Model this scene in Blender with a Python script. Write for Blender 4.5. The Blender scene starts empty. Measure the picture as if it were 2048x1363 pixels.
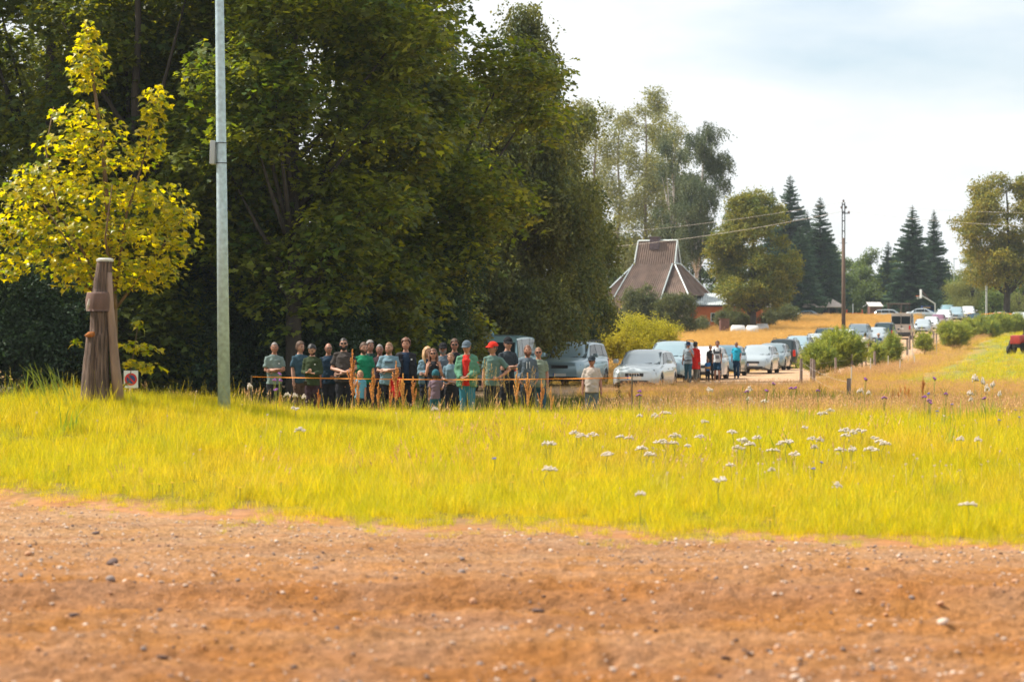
import bpy, bmesh, math, random
import numpy as np
from mathutils import Vector, Matrix, Euler

SC = bpy.context.scene
COL = SC.collection
R = math.radians
FPX = 2048 * 85.0 / 36.0
EYE = 1.75

# ------------------------------------------------------------ camera
cam_d = bpy.data.cameras.new('camera')
cam = bpy.data.objects.new('camera', cam_d)
COL.objects.link(cam)
cam.location = (0, 0, EYE)
cam.rotation_euler = (R(90), 0, 0)
cam_d.lens = 85.0
cam_d.sensor_width = 36.0
cam_d.clip_start = 0.1
cam_d.clip_end = 6000
cam_d.dof.use_dof = True
cam_d.dof.focus_distance = 52.0
cam_d.dof.aperture_fstop = 2.6
SC.camera = cam

# ------------------------------------------------------------ light
SUN_EL = 50.0
SUN_BACK = 15.0        # degrees behind the pure left
sd = Vector((-math.cos(R(SUN_EL)) * math.cos(R(SUN_BACK)),
             math.cos(R(SUN_EL)) * math.sin(R(SUN_BACK)), math.sin(R(SUN_EL))))
sun_d = bpy.data.lights.new('sun', 'SUN')
sun_d.energy = 5.0
sun_d.angle = R(0.5)
sun_d.color = (1.0, 0.93, 0.82)
sun = bpy.data.objects.new('sun', sun_d)
COL.objects.link(sun)
sun.rotation_euler = (-sd).to_track_quat('-Z', 'Y').to_euler()

world = bpy.data.worlds.new('World')
SC.world = world
world.use_nodes = True
wn, wl = world.node_tree.nodes, world.node_tree.links
wn.clear()
w_out = wn.new('ShaderNodeOutputWorld')
w_bg = wn.new('ShaderNodeBackground')
w_bg.inputs['Strength'].default_value = 0.075
sky = wn.new('ShaderNodeTexSky')
sky.sky_type = 'NISHITA'
sky.sun_disc = False
sky.sun_elevation = R(SUN_EL)
sky.sun_rotation = math.atan2(sd.x, sd.y)
sky.air_density = 1.0
sky.dust_density = 1.6
sky.ozone_density = 1.2
# thin high cloud over the whole dome, a few blue openings
w_tc = wn.new('ShaderNodeTexCoord')
w_map = wn.new('ShaderNodeMapping')
w_map.inputs['Scale'].default_value = (1.0, 1.0, 3.2)
w_map.inputs['Location'].default_value = (3.63, 2.04, 1.52)
w_n = wn.new('ShaderNodeTexNoise')
w_n.inputs['Scale'].default_value = 3.4
w_n.inputs['Detail'].default_value = 7
w_n.inputs['Roughness'].default_value = 0.52
w_r = wn.new('ShaderNodeValToRGB')
w_r.color_ramp.elements[0].position = 0.28
w_r.color_ramp.elements[0].color = (0.30, 0.30, 0.30, 1)
w_r.color_ramp.elements[1].position = 0.50
w_r.color_ramp.elements[1].color = (1, 1, 1, 1)
w_mix = wn.new('ShaderNodeMix')
w_mix.data_type = 'RGBA'
w_mix.inputs['B'].default_value = (9.3, 9.6, 9.7, 1)
wl.new(w_tc.outputs['Generated'], w_map.inputs['Vector'])
wl.new(w_map.outputs['Vector'], w_n.inputs['Vector'])
wl.new(w_n.outputs['Fac'], w_r.inputs['Fac'])
wl.new(w_r.outputs['Color'], w_mix.inputs['Factor'])
w_hs = wn.new('ShaderNodeHueSaturation'); w_hs.inputs['Saturation'].default_value = 1.5; w_hs.inputs['Value'].default_value = 1.45
wl.new(sky.outputs['Color'], w_hs.inputs['Color']); wl.new(w_hs.outputs['Color'], w_mix.inputs['A'])
wl.new(w_mix.outputs['Result'], w_bg.inputs['Color'])
wl.new(w_bg.outputs['Background'], w_out.inputs['Surface'])

SC.view_settings.view_transform = 'Standard'
SC.view_settings.look = 'None'
SC.view_settings.gamma = 1.0
SC.view_settings.use_curve_mapping = False
SC.view_settings.exposure = 0.60

SC.render.engine = 'CYCLES'
cy = SC.cycles
cy.use_denoising = True
cy.max_bounces = 5
cy.diffuse_bounces = 2
cy.glossy_bounces = 2
cy.transmission_bounces = 3
cy.transparent_max_bounces = 6
cy.volume_bounces = 0
cy.caustics_reflective = False
cy.caustics_refractive = False
cy.sample_clamp_indirect = 6

# ------------------------------------------------------------ helpers
rng = np.random.default_rng(7)
rnd = random.Random(11)


def WX(px, D):
    return (px - 1024.0) / FPX * D


def WZ(py, D):
    return EYE - (py - 681.5) / FPX * D


def sstep(a, b, x):
    t = np.clip((np.asarray(x, float) - a) / (b - a), 0, 1)
    return t * t * (3 - 2 * t)


def vnoise(x, y, seed=0):
    x = np.asarray(x, float); y = np.asarray(y, float)
    xi = np.floor(x).astype(np.int64); yi = np.floor(y).astype(np.int64)
    xf = x - xi; yf = y - yi
    u = xf * xf * (3 - 2 * xf); v = yf * yf * (3 - 2 * yf)

    def h(a, b):
        n = (a * 374761393 + b * 668265263 + seed * 1442695041) & 0xFFFFFFFF
        n = ((n ^ (n >> 13)) * 1274126177) & 0xFFFFFFFF
        n = n ^ (n >> 16)
        return (n & 0xFFFF) / 65535.0
    return ((h(xi, yi) * (1 - u) + h(xi + 1, yi) * u) * (1 - v) +
            (h(xi, yi + 1) * (1 - u) + h(xi + 1, yi + 1) * u) * v)


def fbm(x, y, seed=0, o=4):
    s = 0; a = 0.5; t = 0
    for i in range(o):
        s = s + a * vnoise(x * 2 ** i, y * 2 ** i, seed + i * 17); t += a; a *= 0.5
    return s / t


_py = [-100, 22, 26, 30, 34, 38, 42, 46, 49, 52, 110, 150, 165, 182, 224, 250, 280, 292, 330, 400, 600, 900, 3000]
_pz = [0, 0, .04, .16, .33, .44, .40, .15, 0.02, 0, 0, .10, .5, 1.2, 1.95, 2.9, 4.05, 4.42, 4.4, 4.6, 8, 12, 14]
_ys = np.arange(-100, 3000, 1.0)
_zs = np.interp(_ys, _py, _pz)
_k = np.hanning(9); _k /= _k.sum()
_zs = np.convolve(np.pad(_zs, 4, mode='edge'), _k, mode='valid')


def row_x(y):
    return 5.0 + (np.asarray(y, float) - 90) * 0.233


def edge_y(x):
    x = np.clip(np.asarray(x, float), -14, 14)
    return 22.0 - .35 * x + np.where(x < 0, .055 * x * x, 0) + (vnoise(x * .9 + 50, x * 0, 5) - .5) * 1.3 + (vnoise(x * 3.1, x * 0, 8) - .5) * .5


def gz(x, y):
    x = np.asarray(x, float); y = np.asarray(y, float)
    z = np.interp(y, _ys, _zs)
    # mound round the carved post
    z = z + 0.42 * np.exp(-(((x + 6.2) / 2.6) ** 2 + ((y - 36.5) / 3.2) ** 2))
    z = z - 0.10 * sstep(3, 9, x) * sstep(30, 36, y) * (1 - sstep(44, 48, y))
    # pasture on the right lies higher than the lane
    z = z + 1.0 * sstep(5, 17, x - row_x(y)) * sstep(105, 160, y) * (1 - sstep(220, 260, y))
    # low undulation
    z = z + (fbm(x * .13 + 9, y * .13, 31, 3) - .5) * .16 * sstep(24, 30, y) * (1 + sstep(100, 200, y))
    return z


def gz1(x, y):
    return float(gz(x, y))


def mesh_obj(name, verts, faces, mats=None, parent=None, smooth=False, mat_idx=None, link=True):
    me = bpy.data.meshes.new(name)
    me.from_pydata([tuple(v) for v in verts], [], [tuple(f) for f in faces])
    return fin(name, me, mats, parent, smooth, mat_idx, link)


def fin(name, me, mats=None, parent=None, smooth=False, mat_idx=None, link=True):
    if mats is not None:
        for m in (mats if isinstance(mats, (list, tuple)) else [mats]):
            me.materials.append(m)
    if mat_idx is not None:
        me.polygons.foreach_set('material_index', np.asarray(mat_idx, np.int32))
    if smooth:
        me.polygons.foreach_set('use_smooth', np.ones(len(me.polygons), bool))
        me.update()
        if smooth == 'angle':
            try:
                me.set_sharp_from_angle(angle=R(38))
            except Exception:
                pass
    me.update()
    o = bpy.data.objects.new(name, me)
    if link:
        COL.objects.link(o)
    if parent is not None:
        o.parent = parent
    return o


def fast_mesh(name, V, Fs):
    """V (n,3); Fs (m,k) all same k."""
    V = np.asarray(V, np.float32); Fs = np.asarray(Fs, np.int32)
    me = bpy.data.meshes.new(name)
    me.vertices.add(len(V)); me.vertices.foreach_set('co', V.ravel())
    m, k = Fs.shape
    me.loops.add(m * k); me.loops.foreach_set('vertex_index', Fs.ravel())
    me.polygons.add(m)
    me.polygons.foreach_set('loop_start', np.arange(0, m * k, k, dtype=np.int32))
    try:
        me.polygons.foreach_set('loop_total', np.full(m, k, np.int32))
    except Exception:
        pass
    me.update(calc_edges=True)
    return me


def empty(name, loc, rz=0):
    o = bpy.data.objects.new(name, None)
    COL.objects.link(o)
    o.location = loc
    o.rotation_euler = (0, 0, rz)
    o.empty_display_size = 0.2
    return o


def tag(o, label=None, cat=None, group=None, kind=None):
    if label: o['label'] = label
    if cat: o['category'] = cat
    if group: o['group'] = group
    if kind: o['kind'] = kind
    return o


class MB:
    """collects shapes for one mesh"""
    def __init__(s):
        s.v = []; s.f = []; s.m = []; s.cur = 0

    def add(s, vs, fs):
        n = len(s.v)
        s.v.extend([tuple(float(c) for c in v) for v in vs])
        for f in fs:
            s.f.append(tuple(i + n for i in f)); s.m.append(s.cur)
        return s

    def box(s, x0, x1, y0, y1, z0, z1, M=None):
        vs = [(x, y, z) for z in (z0, z1) for y in (y0, y1) for x in (x0, x1)]
        if M is not None: vs = [M @ Vector(v) for v in vs]
        return s.add(vs, [(0, 2, 3, 1), (4, 5, 7, 6), (0, 1, 5, 4), (2, 6, 7, 3), (0, 4, 6, 2), (1, 3, 7, 5)])

    def bbox(s, x0, x1, y0, y1, z0, z1, b=0.02, M=None):
        """chamfered box"""
        bm = bmesh.new()
        bmesh.ops.create_cube(bm, size=1)
        for v in bm.verts:
            v.co = Vector(((x0 + x1) / 2 + v.co.x * (x1 - x0), (y0 + y1) / 2 + v.co.y * (y1 - y0), (z0 + z1) / 2 + v.co.z * (z1 - z0)))
        bmesh.ops.bevel(bm, geom=list(bm.edges), offset=b, segments=2, profile=0.6, affect='EDGES')
        bm.verts.ensure_lookup_table()
        vs = [M @ v.co if M is not None else v.co.copy() for v in bm.verts]
        fs = [[v.index for v in f.verts] for f in bm.faces]
        bm.free()
        return s.add(vs, fs)

    def tube(s, pts, rad, n=8, cap=True, ry=None):
        pts = [Vector(p) for p in pts]
        if not hasattr(rad, '__len__'): rad = [rad] * len(pts)
        if ry is None: ry = rad
        elif not hasattr(ry, '__len__'): ry = [ry] * len(pts)
        t0 = (pts[1] - pts[0]).normalized()
        up = Vector((0, 0, 1)) if abs(t0.z) < .9 else Vector((0, 1, 0))
        a = up.cross(t0)
        if a.length < 1e-6: a = Vector((1, 0, 0))
        a.normalize()
        vs = []
        for i, p in enumerate(pts):
            t = ((pts[min(i + 1, len(pts) - 1)] - pts[max(i - 1, 0)])).normalized()
            a = (a - t * a.dot(t)); a.normalize()
            b = t.cross(a)
            for k in range(n):
                an = 2 * math.pi * k / n
                vs.append(p + a * math.cos(an) * rad[i] + b * math.sin(an) * ry[i])
        fs = []
        for i in range(len(pts) - 1):
            for k in range(n):
                k2 = (k + 1) % n
                fs.append((i * n + k, i * n + k2, (i + 1) * n + k2, (i + 1) * n + k))
        if cap:
            fs.append(tuple(range(n))[::-1])
            fs.append(tuple((len(pts) - 1) * n + k for k in range(n)))
        return s.add(vs, fs)

    def rings(s, rings, n=14, cap=True):
        """rings: (cx,cy,cz,rx,ry) horizontal ellipses stacked"""
        vs = []
        for (cx, cy, cz, rx, ry) in rings:
            for k in range(n):
                an = 2 * math.pi * k / n
                vs.append((cx + rx * math.cos(an), cy + ry * math.sin(an), cz))
        fs = []
        for i in range(len(rings) - 1):
            for k in range(n):
                k2 = (k + 1) % n
                fs.append((i * n + k, i * n + k2, (i + 1) * n + k2, (i + 1) * n + k))
        if cap:
            fs.append(tuple(range(n))[::-1])
            fs.append(tuple((len(rings) - 1) * n + k for k in range(n)))
        return s.add(vs, fs)

    def ellipsoid(s, c, r, nu=12, nv=8, M=None):
        vs = []; fs = []
        for j in range(nv + 1):
            ph = math.pi * j / nv
            for i in range(nu):
                th = 2 * math.pi * i / nu
                v = Vector((c[0] + r[0] * math.sin(ph) * math.cos(th), c[1] + r[1] * math.sin(ph) * math.sin(th), c[2] + r[2] * math.cos(ph)))
                vs.append(M @ v if M is not None else v)
        for j in range(nv):
            for i in range(nu):
                i2 = (i + 1) % nu
                fs.append((j * nu + i, (j + 1) * nu + i, (j + 1) * nu + i2, j * nu + i2))
        return s.add(vs, fs)

    def build(s, name, mats=None, parent=None, smooth=False, link=True):
        return mesh_obj(name, s.v, s.f, mats, parent, smooth, s.m if isinstance(mats, (list, tuple)) and len(mats) > 1 else None, link)


# ------------------------------------------------------------ materials
MATS = {}


def nt(m):
    m.use_nodes = True
    t = m.node_tree
    return t, t.nodes, t.links, t.nodes['Principled BSDF']


def mat(name, col=(.5,.5,.5), rough=0.6, metal=0.0, noise=0.0, nscale=8.0, bump=0.0, bscale=None, spec=0.5, ior=1.5, coat=0, space='Object', stretch=(1, 1, 1)):
    if name in MATS: return MATS[name]
    m = bpy.data.materials.new(name)
    t, n, l, b = nt(m)
    b.inputs['Base Color'].default_value = (*col, 1)
    b.inputs['Roughness'].default_value = rough
    b.inputs['Metallic'].default_value = metal
    b.inputs['IOR'].default_value = ior
    b.inputs['Specular IOR Level'].default_value = spec
    b.inputs['Coat Weight'].default_value = coat
    if noise or bump:
        tc = n.new('ShaderNodeTexCoord')
        mp = n.new('ShaderNodeMapping'); mp.inputs['Scale'].default_value = stretch
        l.new(tc.outputs[space], mp.inputs['Vector'])
        nz = n.new('ShaderNodeTexNoise'); nz.inputs['Scale'].default_value = nscale; nz.inputs['Detail'].default_value = 6
        l.new(mp.outputs['Vector'], nz.inputs['Vector'])
    if noise:
        mx = n.new('ShaderNodeMix'); mx.data_type = 'RGBA'
        mx.inputs['A'].default_value = (*[c * (1 - noise) for c in col], 1)
        mx.inputs['B'].default_value = (*[min(1, c * (1 + noise)) for c in col], 1)
        mr = n.new('ShaderNodeMapRange'); mr.inputs['From Min'].default_value = .3; mr.inputs['From Max'].default_value = .7
        l.new(nz.outputs['Fac'], mr.inputs['Value'])
        l.new(mr.outputs['Result'], mx.inputs['Factor'])
        l.new(mx.outputs['Result'], b.inputs['Base Color'])
    if bump:
        nb = n.new('ShaderNodeTexNoise'); nb.inputs['Scale'].default_value = bscale or nscale; nb.inputs['Detail'].default_value = 5
        l.new(mp.outputs['Vector'], nb.inputs['Vector'])
        bp = n.new('ShaderNodeBump'); bp.inputs['Strength'].default_value = bump; bp.inputs['Distance'].default_value = .05
        l.new(nb.outputs['Fac'], bp.inputs['Height']); l.new(bp.outputs['Normal'], b.inputs['Normal'])
    MATS[name] = m
    return m


def leaf_mat(name, c1, c2, trans=0.35, tcol=None, rough=0.55, vmin=.75, vmax=1.25, patch=0.0, pcol=None, pscale=.3):
    """foliage: colour varies per instance; light passes through the blades"""
    if name in MATS: return MATS[name]
    m = bpy.data.materials.new(name)
    t, n, l, b = nt(m)
    oi = n.new('ShaderNodeObjectInfo')
    mx = n.new('ShaderNodeMix'); mx.data_type = 'RGBA'
    mx.inputs['A'].default_value = (*c1, 1); mx.inputs['B'].default_value = (*c2, 1)
    l.new(oi.outputs['Random'], mx.inputs['Factor'])
    col = mx.outputs['Result']
    ge = n.new('ShaderNodeNewGeometry')
    if pcol is not None:
        nz = n.new('ShaderNodeTexNoise'); nz.inputs['Scale'].default_value = pscale; nz.inputs['Detail'].default_value = 4
        l.new(ge.outputs['Position'], nz.inputs['Vector'])
        mr = n.new('ShaderNodeMapRange'); mr.inputs['From Min'].default_value = .48; mr.inputs['From Max'].default_value = .66
        mr.inputs['To Max'].default_value = patch
        l.new(nz.outputs['Fac'], mr.inputs['Value'])
        m2 = n.new('ShaderNodeMix'); m2.data_type = 'RGBA'
        l.new(mr.outputs['Result'], m2.inputs['Factor']); l.new(col, m2.inputs['A']); m2.inputs['B'].default_value = (*pcol, 1)
        col = m2.outputs['Result']
    ri = n.new('ShaderNodeMapRange'); ri.inputs['To Min'].default_value = vmin; ri.inputs['To Max'].default_value = vmax
    l.new(ge.outputs['Random Per Island'], ri.inputs['Value'])
    hs = n.new('ShaderNodeHueSaturation'); l.new(col, hs.inputs['Color']); l.new(ri.outputs['Result'], hs.inputs['Value'])
    col = hs.outputs['Color']
    l.new(col, b.inputs['Base Color'])
    b.inputs['Roughness'].default_value = rough
    b.inputs['Specular IOR Level'].default_value = .35
    tr = n.new('ShaderNodeBsdfTranslucent')
    if tcol:
        h2 = n.new('ShaderNodeMix'); h2.data_type = 'RGBA'; h2.blend_type = 'MULTIPLY'; h2.inputs['Factor'].default_value = 1
        l.new(col, h2.inputs['A']); h2.inputs['B'].default_value = (*tcol, 1)
        l.new(h2.outputs['Result'], tr.inputs['Color'])
    else:
        l.new(col, tr.inputs['Color'])
    ms = n.new('ShaderNodeMixShader'); ms.inputs['Fac'].default_value = trans
    l.new(b.outputs['BSDF'], ms.inputs[1]); l.new(tr.outputs['BSDF'], ms.inputs[2])
    l.new(ms.outputs['Shader'], n['Material Output'].inputs['Surface'])
    MATS[name] = m
    return m


# ------------------------------------------------------------ scattering (real instances on points)
_GN = {}


def src_collection(name, objs):
    c = bpy.data.collections.new(name)
    for o in objs:
        c.objects.link(o)
    return c


def gn_group(coll):
    if coll.name in _GN: return _GN[coll.name]
    g = bpy.data.node_groups.new('scatter_' + coll.name, 'GeometryNodeTree')
    g.interface.new_socket('Geometry', in_out='INPUT', socket_type='NodeSocketGeometry')
    g.interface.new_socket('Geometry', in_out='OUTPUT', socket_type='NodeSocketGeometry')
    n, l = g.nodes, g.links
    gi = n.new('NodeGroupInput'); go = n.new('NodeGroupOutput')
    ip = n.new('GeometryNodeInstanceOnPoints')
    ci = n.new('GeometryNodeCollectionInfo')
    ci.inputs['Collection'].default_value = coll
    ci.inputs['Separate Children'].default_value = True
    ci.inputs['Reset Children'].default_value = True
    ip.inputs['Pick Instance'].default_value = True

    def attr(nm, ty):
        a = n.new('GeometryNodeInputNamedAttribute'); a.data_type = ty; a.inputs['Name'].default_value = nm
        return a.outputs['Attribute']
    l.new(gi.outputs[0], ip.inputs['Points'])
    l.new(ci.outputs[0], ip.inputs['Instance'])
    l.new(attr('idx', 'INT'), ip.inputs['Instance Index'])
    er = n.new('FunctionNodeEulerToRotation')
    l.new(attr('rot', 'FLOAT_VECTOR'), er.inputs[0])
    l.new(er.outputs[0], ip.inputs['Rotation'])
    l.new(attr('scl', 'FLOAT_VECTOR'), ip.inputs['Scale'])
    l.new(ip.outputs[0], go.inputs[0])
    _GN[coll.name] = g
    return g


def scatter_mesh(name, P, rot, scl, idx):
    me = bpy.data.meshes.new(name)
    P = np.asarray(P, np.float32); n = len(P)
    me.vertices.add(n); me.vertices.foreach_set('co', P.ravel())
    a = me.attributes.new('rot', 'FLOAT_VECTOR', 'POINT'); a.data.foreach_set('vector', np.asarray(rot, np.float32).ravel())
    scl = np.asarray(scl, np.float32)
    if scl.ndim == 1: scl = np.repeat(scl[:, None], 3, 1)
    a = me.attributes.new('scl', 'FLOAT_VECTOR', 'POINT'); a.data.foreach_set('vector', scl.ravel())
    a = me.attributes.new('idx', 'INT', 'POINT'); a.data.foreach_set('value', np.asarray(idx, np.int32))
    me.update()
    return me


def scatter(name, coll, P, rot, scl, idx, parent=None, me=None):
    me = me or scatter_mesh(name, P, rot, scl, idx)
    o = bpy.data.objects.new(name, me)
    COL.objects.link(o)
    if parent is not None: o.parent = parent
    md = o.modifiers.new('scatter', 'NODES')
    md.node_group = gn_group(coll)
    return o
# ============================================================ GROUND
def zones(x, y):
    """albedo of the ground by what it is made of"""
    n1 = fbm(x * .35, y * .35, 3, 4); n2 = fbm(x * 1.7, y * 1.7, 9, 3)
    rx = row_x(y)

    def C3(r, g, b): return np.array([r, g, b])[None, None, :]
    dirt = C3(.36, .17, .07); soil = C3(.15, .12, .02); dry = C3(.34, .21, .06); field = C3(.44, .265, .085)
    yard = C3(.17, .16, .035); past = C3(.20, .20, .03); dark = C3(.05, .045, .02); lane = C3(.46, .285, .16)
    c = np.zeros(x.shape + (3,)) + soil

    def lay(col, w):
        nonlocal c
        w = np.clip(w, 0, 1)[..., None]
        c = c * (1 - w) + col * w
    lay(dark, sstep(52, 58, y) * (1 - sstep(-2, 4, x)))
    lay(dry, sstep(46, 60, y) * sstep(-1, 4, x))
    lay(dry, sstep(100, 110, y))
    lay(field, sstep(104, 112, y) * (1 - sstep(-4, -2.4, x - rx)))
    lay(past, sstep(7.5, 10, x - rx + (n1 - .5) * 4) * sstep(88, 104, y + (n1 - .5) * 12))
    lay(yard, sstep(290, 297, y + (n1 - .5) * 3))
    # track: sandy, between the parked row and the fence, coming round in front of the vans
    e = (n1 - .5) * 1.6
    lay(lane, sstep(-2.2, -1.4, x - rx + e) * (1 - sstep(4.3, 5.4, x - rx + e)) * sstep(84, 96, y) * (1 - sstep(300, 320, y)))
    lay(lane, sstep(58, 61, y + e) * (1 - sstep(88, 98, y + e)) * (1 - sstep(6, 9, x)) * sstep(-12, -5, x))
    lay(dirt, 1 - sstep(.3, 2.2, y - edge_y(x) + (n2 - .5) * 3))
    v = .82 + .36 * n2 * (.6 + .8 * n1)
    return np.clip(c * v[..., None], 0, 1)


def grid_mesh(name, X, Y, Z, col=None):
    nr, nc = X.shape
    V = np.stack([X, Y, Z], -1).reshape(-1, 3)
    i = np.arange(nr * nc).reshape(nr, nc)
    F = np.stack([i[:-1, :-1], i[:-1, 1:], i[1:, 1:], i[1:, :-1]], -1).reshape(-1, 4)
    me = fast_mesh(name, V, F)
    me.polygons.foreach_set('use_smooth', np.ones(len(me.polygons), bool))
    if col is not None:
        a = me.color_attributes.new('soil', 'FLOAT_COLOR', 'POINT')
        cc = np.concatenate([col.reshape(-1, 3), np.ones((nr * nc, 1))], 1).astype(np.float32)
        a.data.foreach_set('color', cc.ravel())
    me.update()
    return me


def soil_mat(name, attr=True, col=(.4, .2, .09), fine=(30, 120), bump=.5, dark=.6, light=1.3):
    m = bpy.data.materials.new(name)
    t, n, l, b = nt(m)
    ge = n.new('ShaderNodeNewGeometry')
    if attr:
        a = n.new('ShaderNodeVertexColor'); a.layer_name = 'soil'; base = a.outputs['Color']
    else:
        a = n.new('ShaderNodeRGB'); a.outputs[0].default_value = (*col, 1); base = a.outputs[0]
    nz = n.new('ShaderNodeTexNoise'); nz.inputs['Scale'].default_value = fine[0]; nz.inputs['Detail'].default_value = 8
    nz.inputs['Roughness'].default_value = .65
    l.new(ge.outputs['Position'], nz.inputs['Vector'])
    mr = n.new('ShaderNodeMapRange'); mr.inputs['From Min'].default_value = .32; mr.inputs['From Max'].default_value = .68
    mr.inputs['To Min'].default_value = dark; mr.inputs['To Max'].default_value = light
    l.new(nz.outputs['Fac'], mr.inputs['Value'])
    n3 = n.new('ShaderNodeTexNoise'); n3.inputs['Scale'].default_value = 1.3; n3.inputs['Detail'].default_value = 4
    l.new(ge.outputs['Position'], n3.inputs['Vector'])
    mh = n.new('ShaderNodeMapRange'); mh.inputs['From Min'].default_value = .35; mh.inputs['From Max'].default_value = .65
    mh.inputs['To Min'].default_value = .88; mh.inputs['To Max'].default_value = 1.04
    l.new(n3.outputs['Fac'], mh.inputs['Value'])
    hs = n.new('ShaderNodeHueSaturation'); l.new(base, hs.inputs['Color']); l.new(mr.outputs['Result'], hs.inputs['Value'])
    l.new(mh.outputs['Result'], hs.inputs['Saturation'])
    l.new(hs.outputs['Color'], b.inputs['Base Color'])
    b.inputs['Roughness'].default_value = .95
    b.inputs['Specular IOR Level'].default_value = .15
    vo = n.new('ShaderNodeTexNoise'); vo.inputs['Scale'].default_value = fine[1]; vo.inputs['Detail'].default_value = 3
    l.new(ge.outputs['Position'], vo.inputs['Vector'])
    ad = n.new('ShaderNodeMath'); ad.operation = 'ADD'
    l.new(nz.outputs['Fac'], ad.inputs[0]); l.new(vo.outputs['Fac'], ad.inputs[1])
    bp = n.new('ShaderNodeBump'); bp.inputs['Strength'].default_value = bump; bp.inputs['Distance'].default_value = .03
    l.new(ad.outputs[0], bp.inputs['Height']); l.new(bp.outputs['Normal'], b.inputs['Normal'])
    return m


ys = np.concatenate([np.arange(-60, 19, 3.0), np.arange(19, 62, .35), np.arange(62, 130, .8), np.arange(130, 340, 1.6),
                     340 * 1.035 ** np.arange(0, 66)])
us = np.linspace(-1, 1, 300)
us = np.sign(us) * np.abs(us) ** 1.25
Y = np.repeat(ys[:, None], len(us), 1)
HW = 22 + .36 * np.maximum(Y, 0) + np.where(Y > 340, (Y - 340) * .5, 0)
X = us[None, :] * HW
Z = gz(X, Y)
Z = Z - .07 * (1 - sstep(-.3, .5, Y - edge_y(X)))        # lies a little under the gravel
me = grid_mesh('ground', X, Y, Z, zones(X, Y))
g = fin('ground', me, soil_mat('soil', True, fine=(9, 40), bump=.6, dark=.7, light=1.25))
tag(g, kind='structure')

# ---- gravel road in front: ruts and clods are relief in the mesh
xs = np.arange(-9, 9.001, .03)
ry = 6.5 * (26.6 / 6.5) ** np.linspace(0, 1, 760)
X, Y = np.meshgrid(xs, ry)


def road_h(x, y):
    wob = (vnoise(x * .25, x * 0 + 3, 2) - .5) * .8 + .04 * x
    yy = y + wob
    h = 0
    for c, w, a in ((11.4, .30, -.045), (12.25, .35, .05), (13.0, .22, -.03), (13.7, .4, .055), (14.7, .35, -.05),
                    (15.9, .30, -.075), (16.6, .28, .06), (18.2, .6, .03), (19.6, .5, -.015)):
        h = h + 1.15 * a * np.exp(-((yy - c) / w) ** 2)
    f = .45 + .55 * (1 - sstep(15, 20, y))
    h = h + (fbm(x * .45, y * 3.2, 41, 3) - .5) * .10 * f
    h = h + (fbm(x * 4, y * 7, 42, 4) - .5) * .07 * (.3 + 1.0 * fbm(x * .8, y * 2, 77, 2)) * f * .8
    l = vnoise(x * 11, y * 11, 43)
    h = h + np.maximum(0, l - .62) * .10 * (.4 + .6 * f)
    l2 = vnoise(x * 7 + 3, y * 9, 48)
    h = h - np.maximum(0, .28 - l2) * .10 * f
    h = h + (vnoise(x * 22, y * 22, 44) - .5) * .022
    return h


def road_z(x, y):
    h = road_h(x, y)
    e = y - edge_y(x)
    return h * (1 - sstep(-1.2, .2, e)) + .012 - .16 * sstep(.0, .9, e)


Z = road_z(X, Y)
col = np.zeros(X.shape + (3,))
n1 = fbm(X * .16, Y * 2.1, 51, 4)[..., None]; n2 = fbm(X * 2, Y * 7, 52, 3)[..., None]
ca = np.array([.38, .172, .058]); cb = np.array([.43, .235, .105])
wt = sstep(16.5, 21.5, Y + (n1[..., 0] - .5) * 3)[..., None]
col = ca * (1 - wt) + cb * wt
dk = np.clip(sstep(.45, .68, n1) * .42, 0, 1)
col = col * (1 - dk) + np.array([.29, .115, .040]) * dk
col = col * (.8 + .4 * n2)
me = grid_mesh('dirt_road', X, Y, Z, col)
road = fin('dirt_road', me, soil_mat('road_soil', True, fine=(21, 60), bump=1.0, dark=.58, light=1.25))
tag(road, kind='structure')

# ---- stones
stone_mats = [mat('stone_pale', (.55, .42, .33), .85, noise=.25, nscale=9), mat('stone_grey', (.24, .19, .17), .85, noise=.3, nscale=9),
              mat('stone_dark', (.10, .06, .05), .8, noise=.3, nscale=9), mat('stone_tan', (.5, .27, .15), .9, noise=.25, nscale=9)]


def stone_mesh(seed, mt):
    r = random.Random(seed)
    bm = bmesh.new(); bmesh.ops.create_icosphere(bm, subdivisions=2, radius=1)
    a = [r.uniform(.6, 1.2), r.uniform(.55, 1.0), r.uniform(.38, .7)]
    pl = [(Vector((r.gauss(0, 1), r.gauss(0, 1), r.gauss(0, 1))).normalized(), r.uniform(.6, .85)) for _ in range(6)]
    for v in bm.verts:
        for nn, d in pl:
            k = v.co.dot(nn)
            if k > d: v.co -= nn * (k - d) * .85
        v.co = Vector((v.co.x * a[0], v.co.y * a[1], v.co.z * a[2]))
    me = bpy.data.meshes.new('stone'); bm.to_mesh(me); bm.free()
    me.materials.append(mt)
    me.polygons.foreach_set('use_smooth', np.ones(len(me.polygons), bool))
    return me


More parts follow.
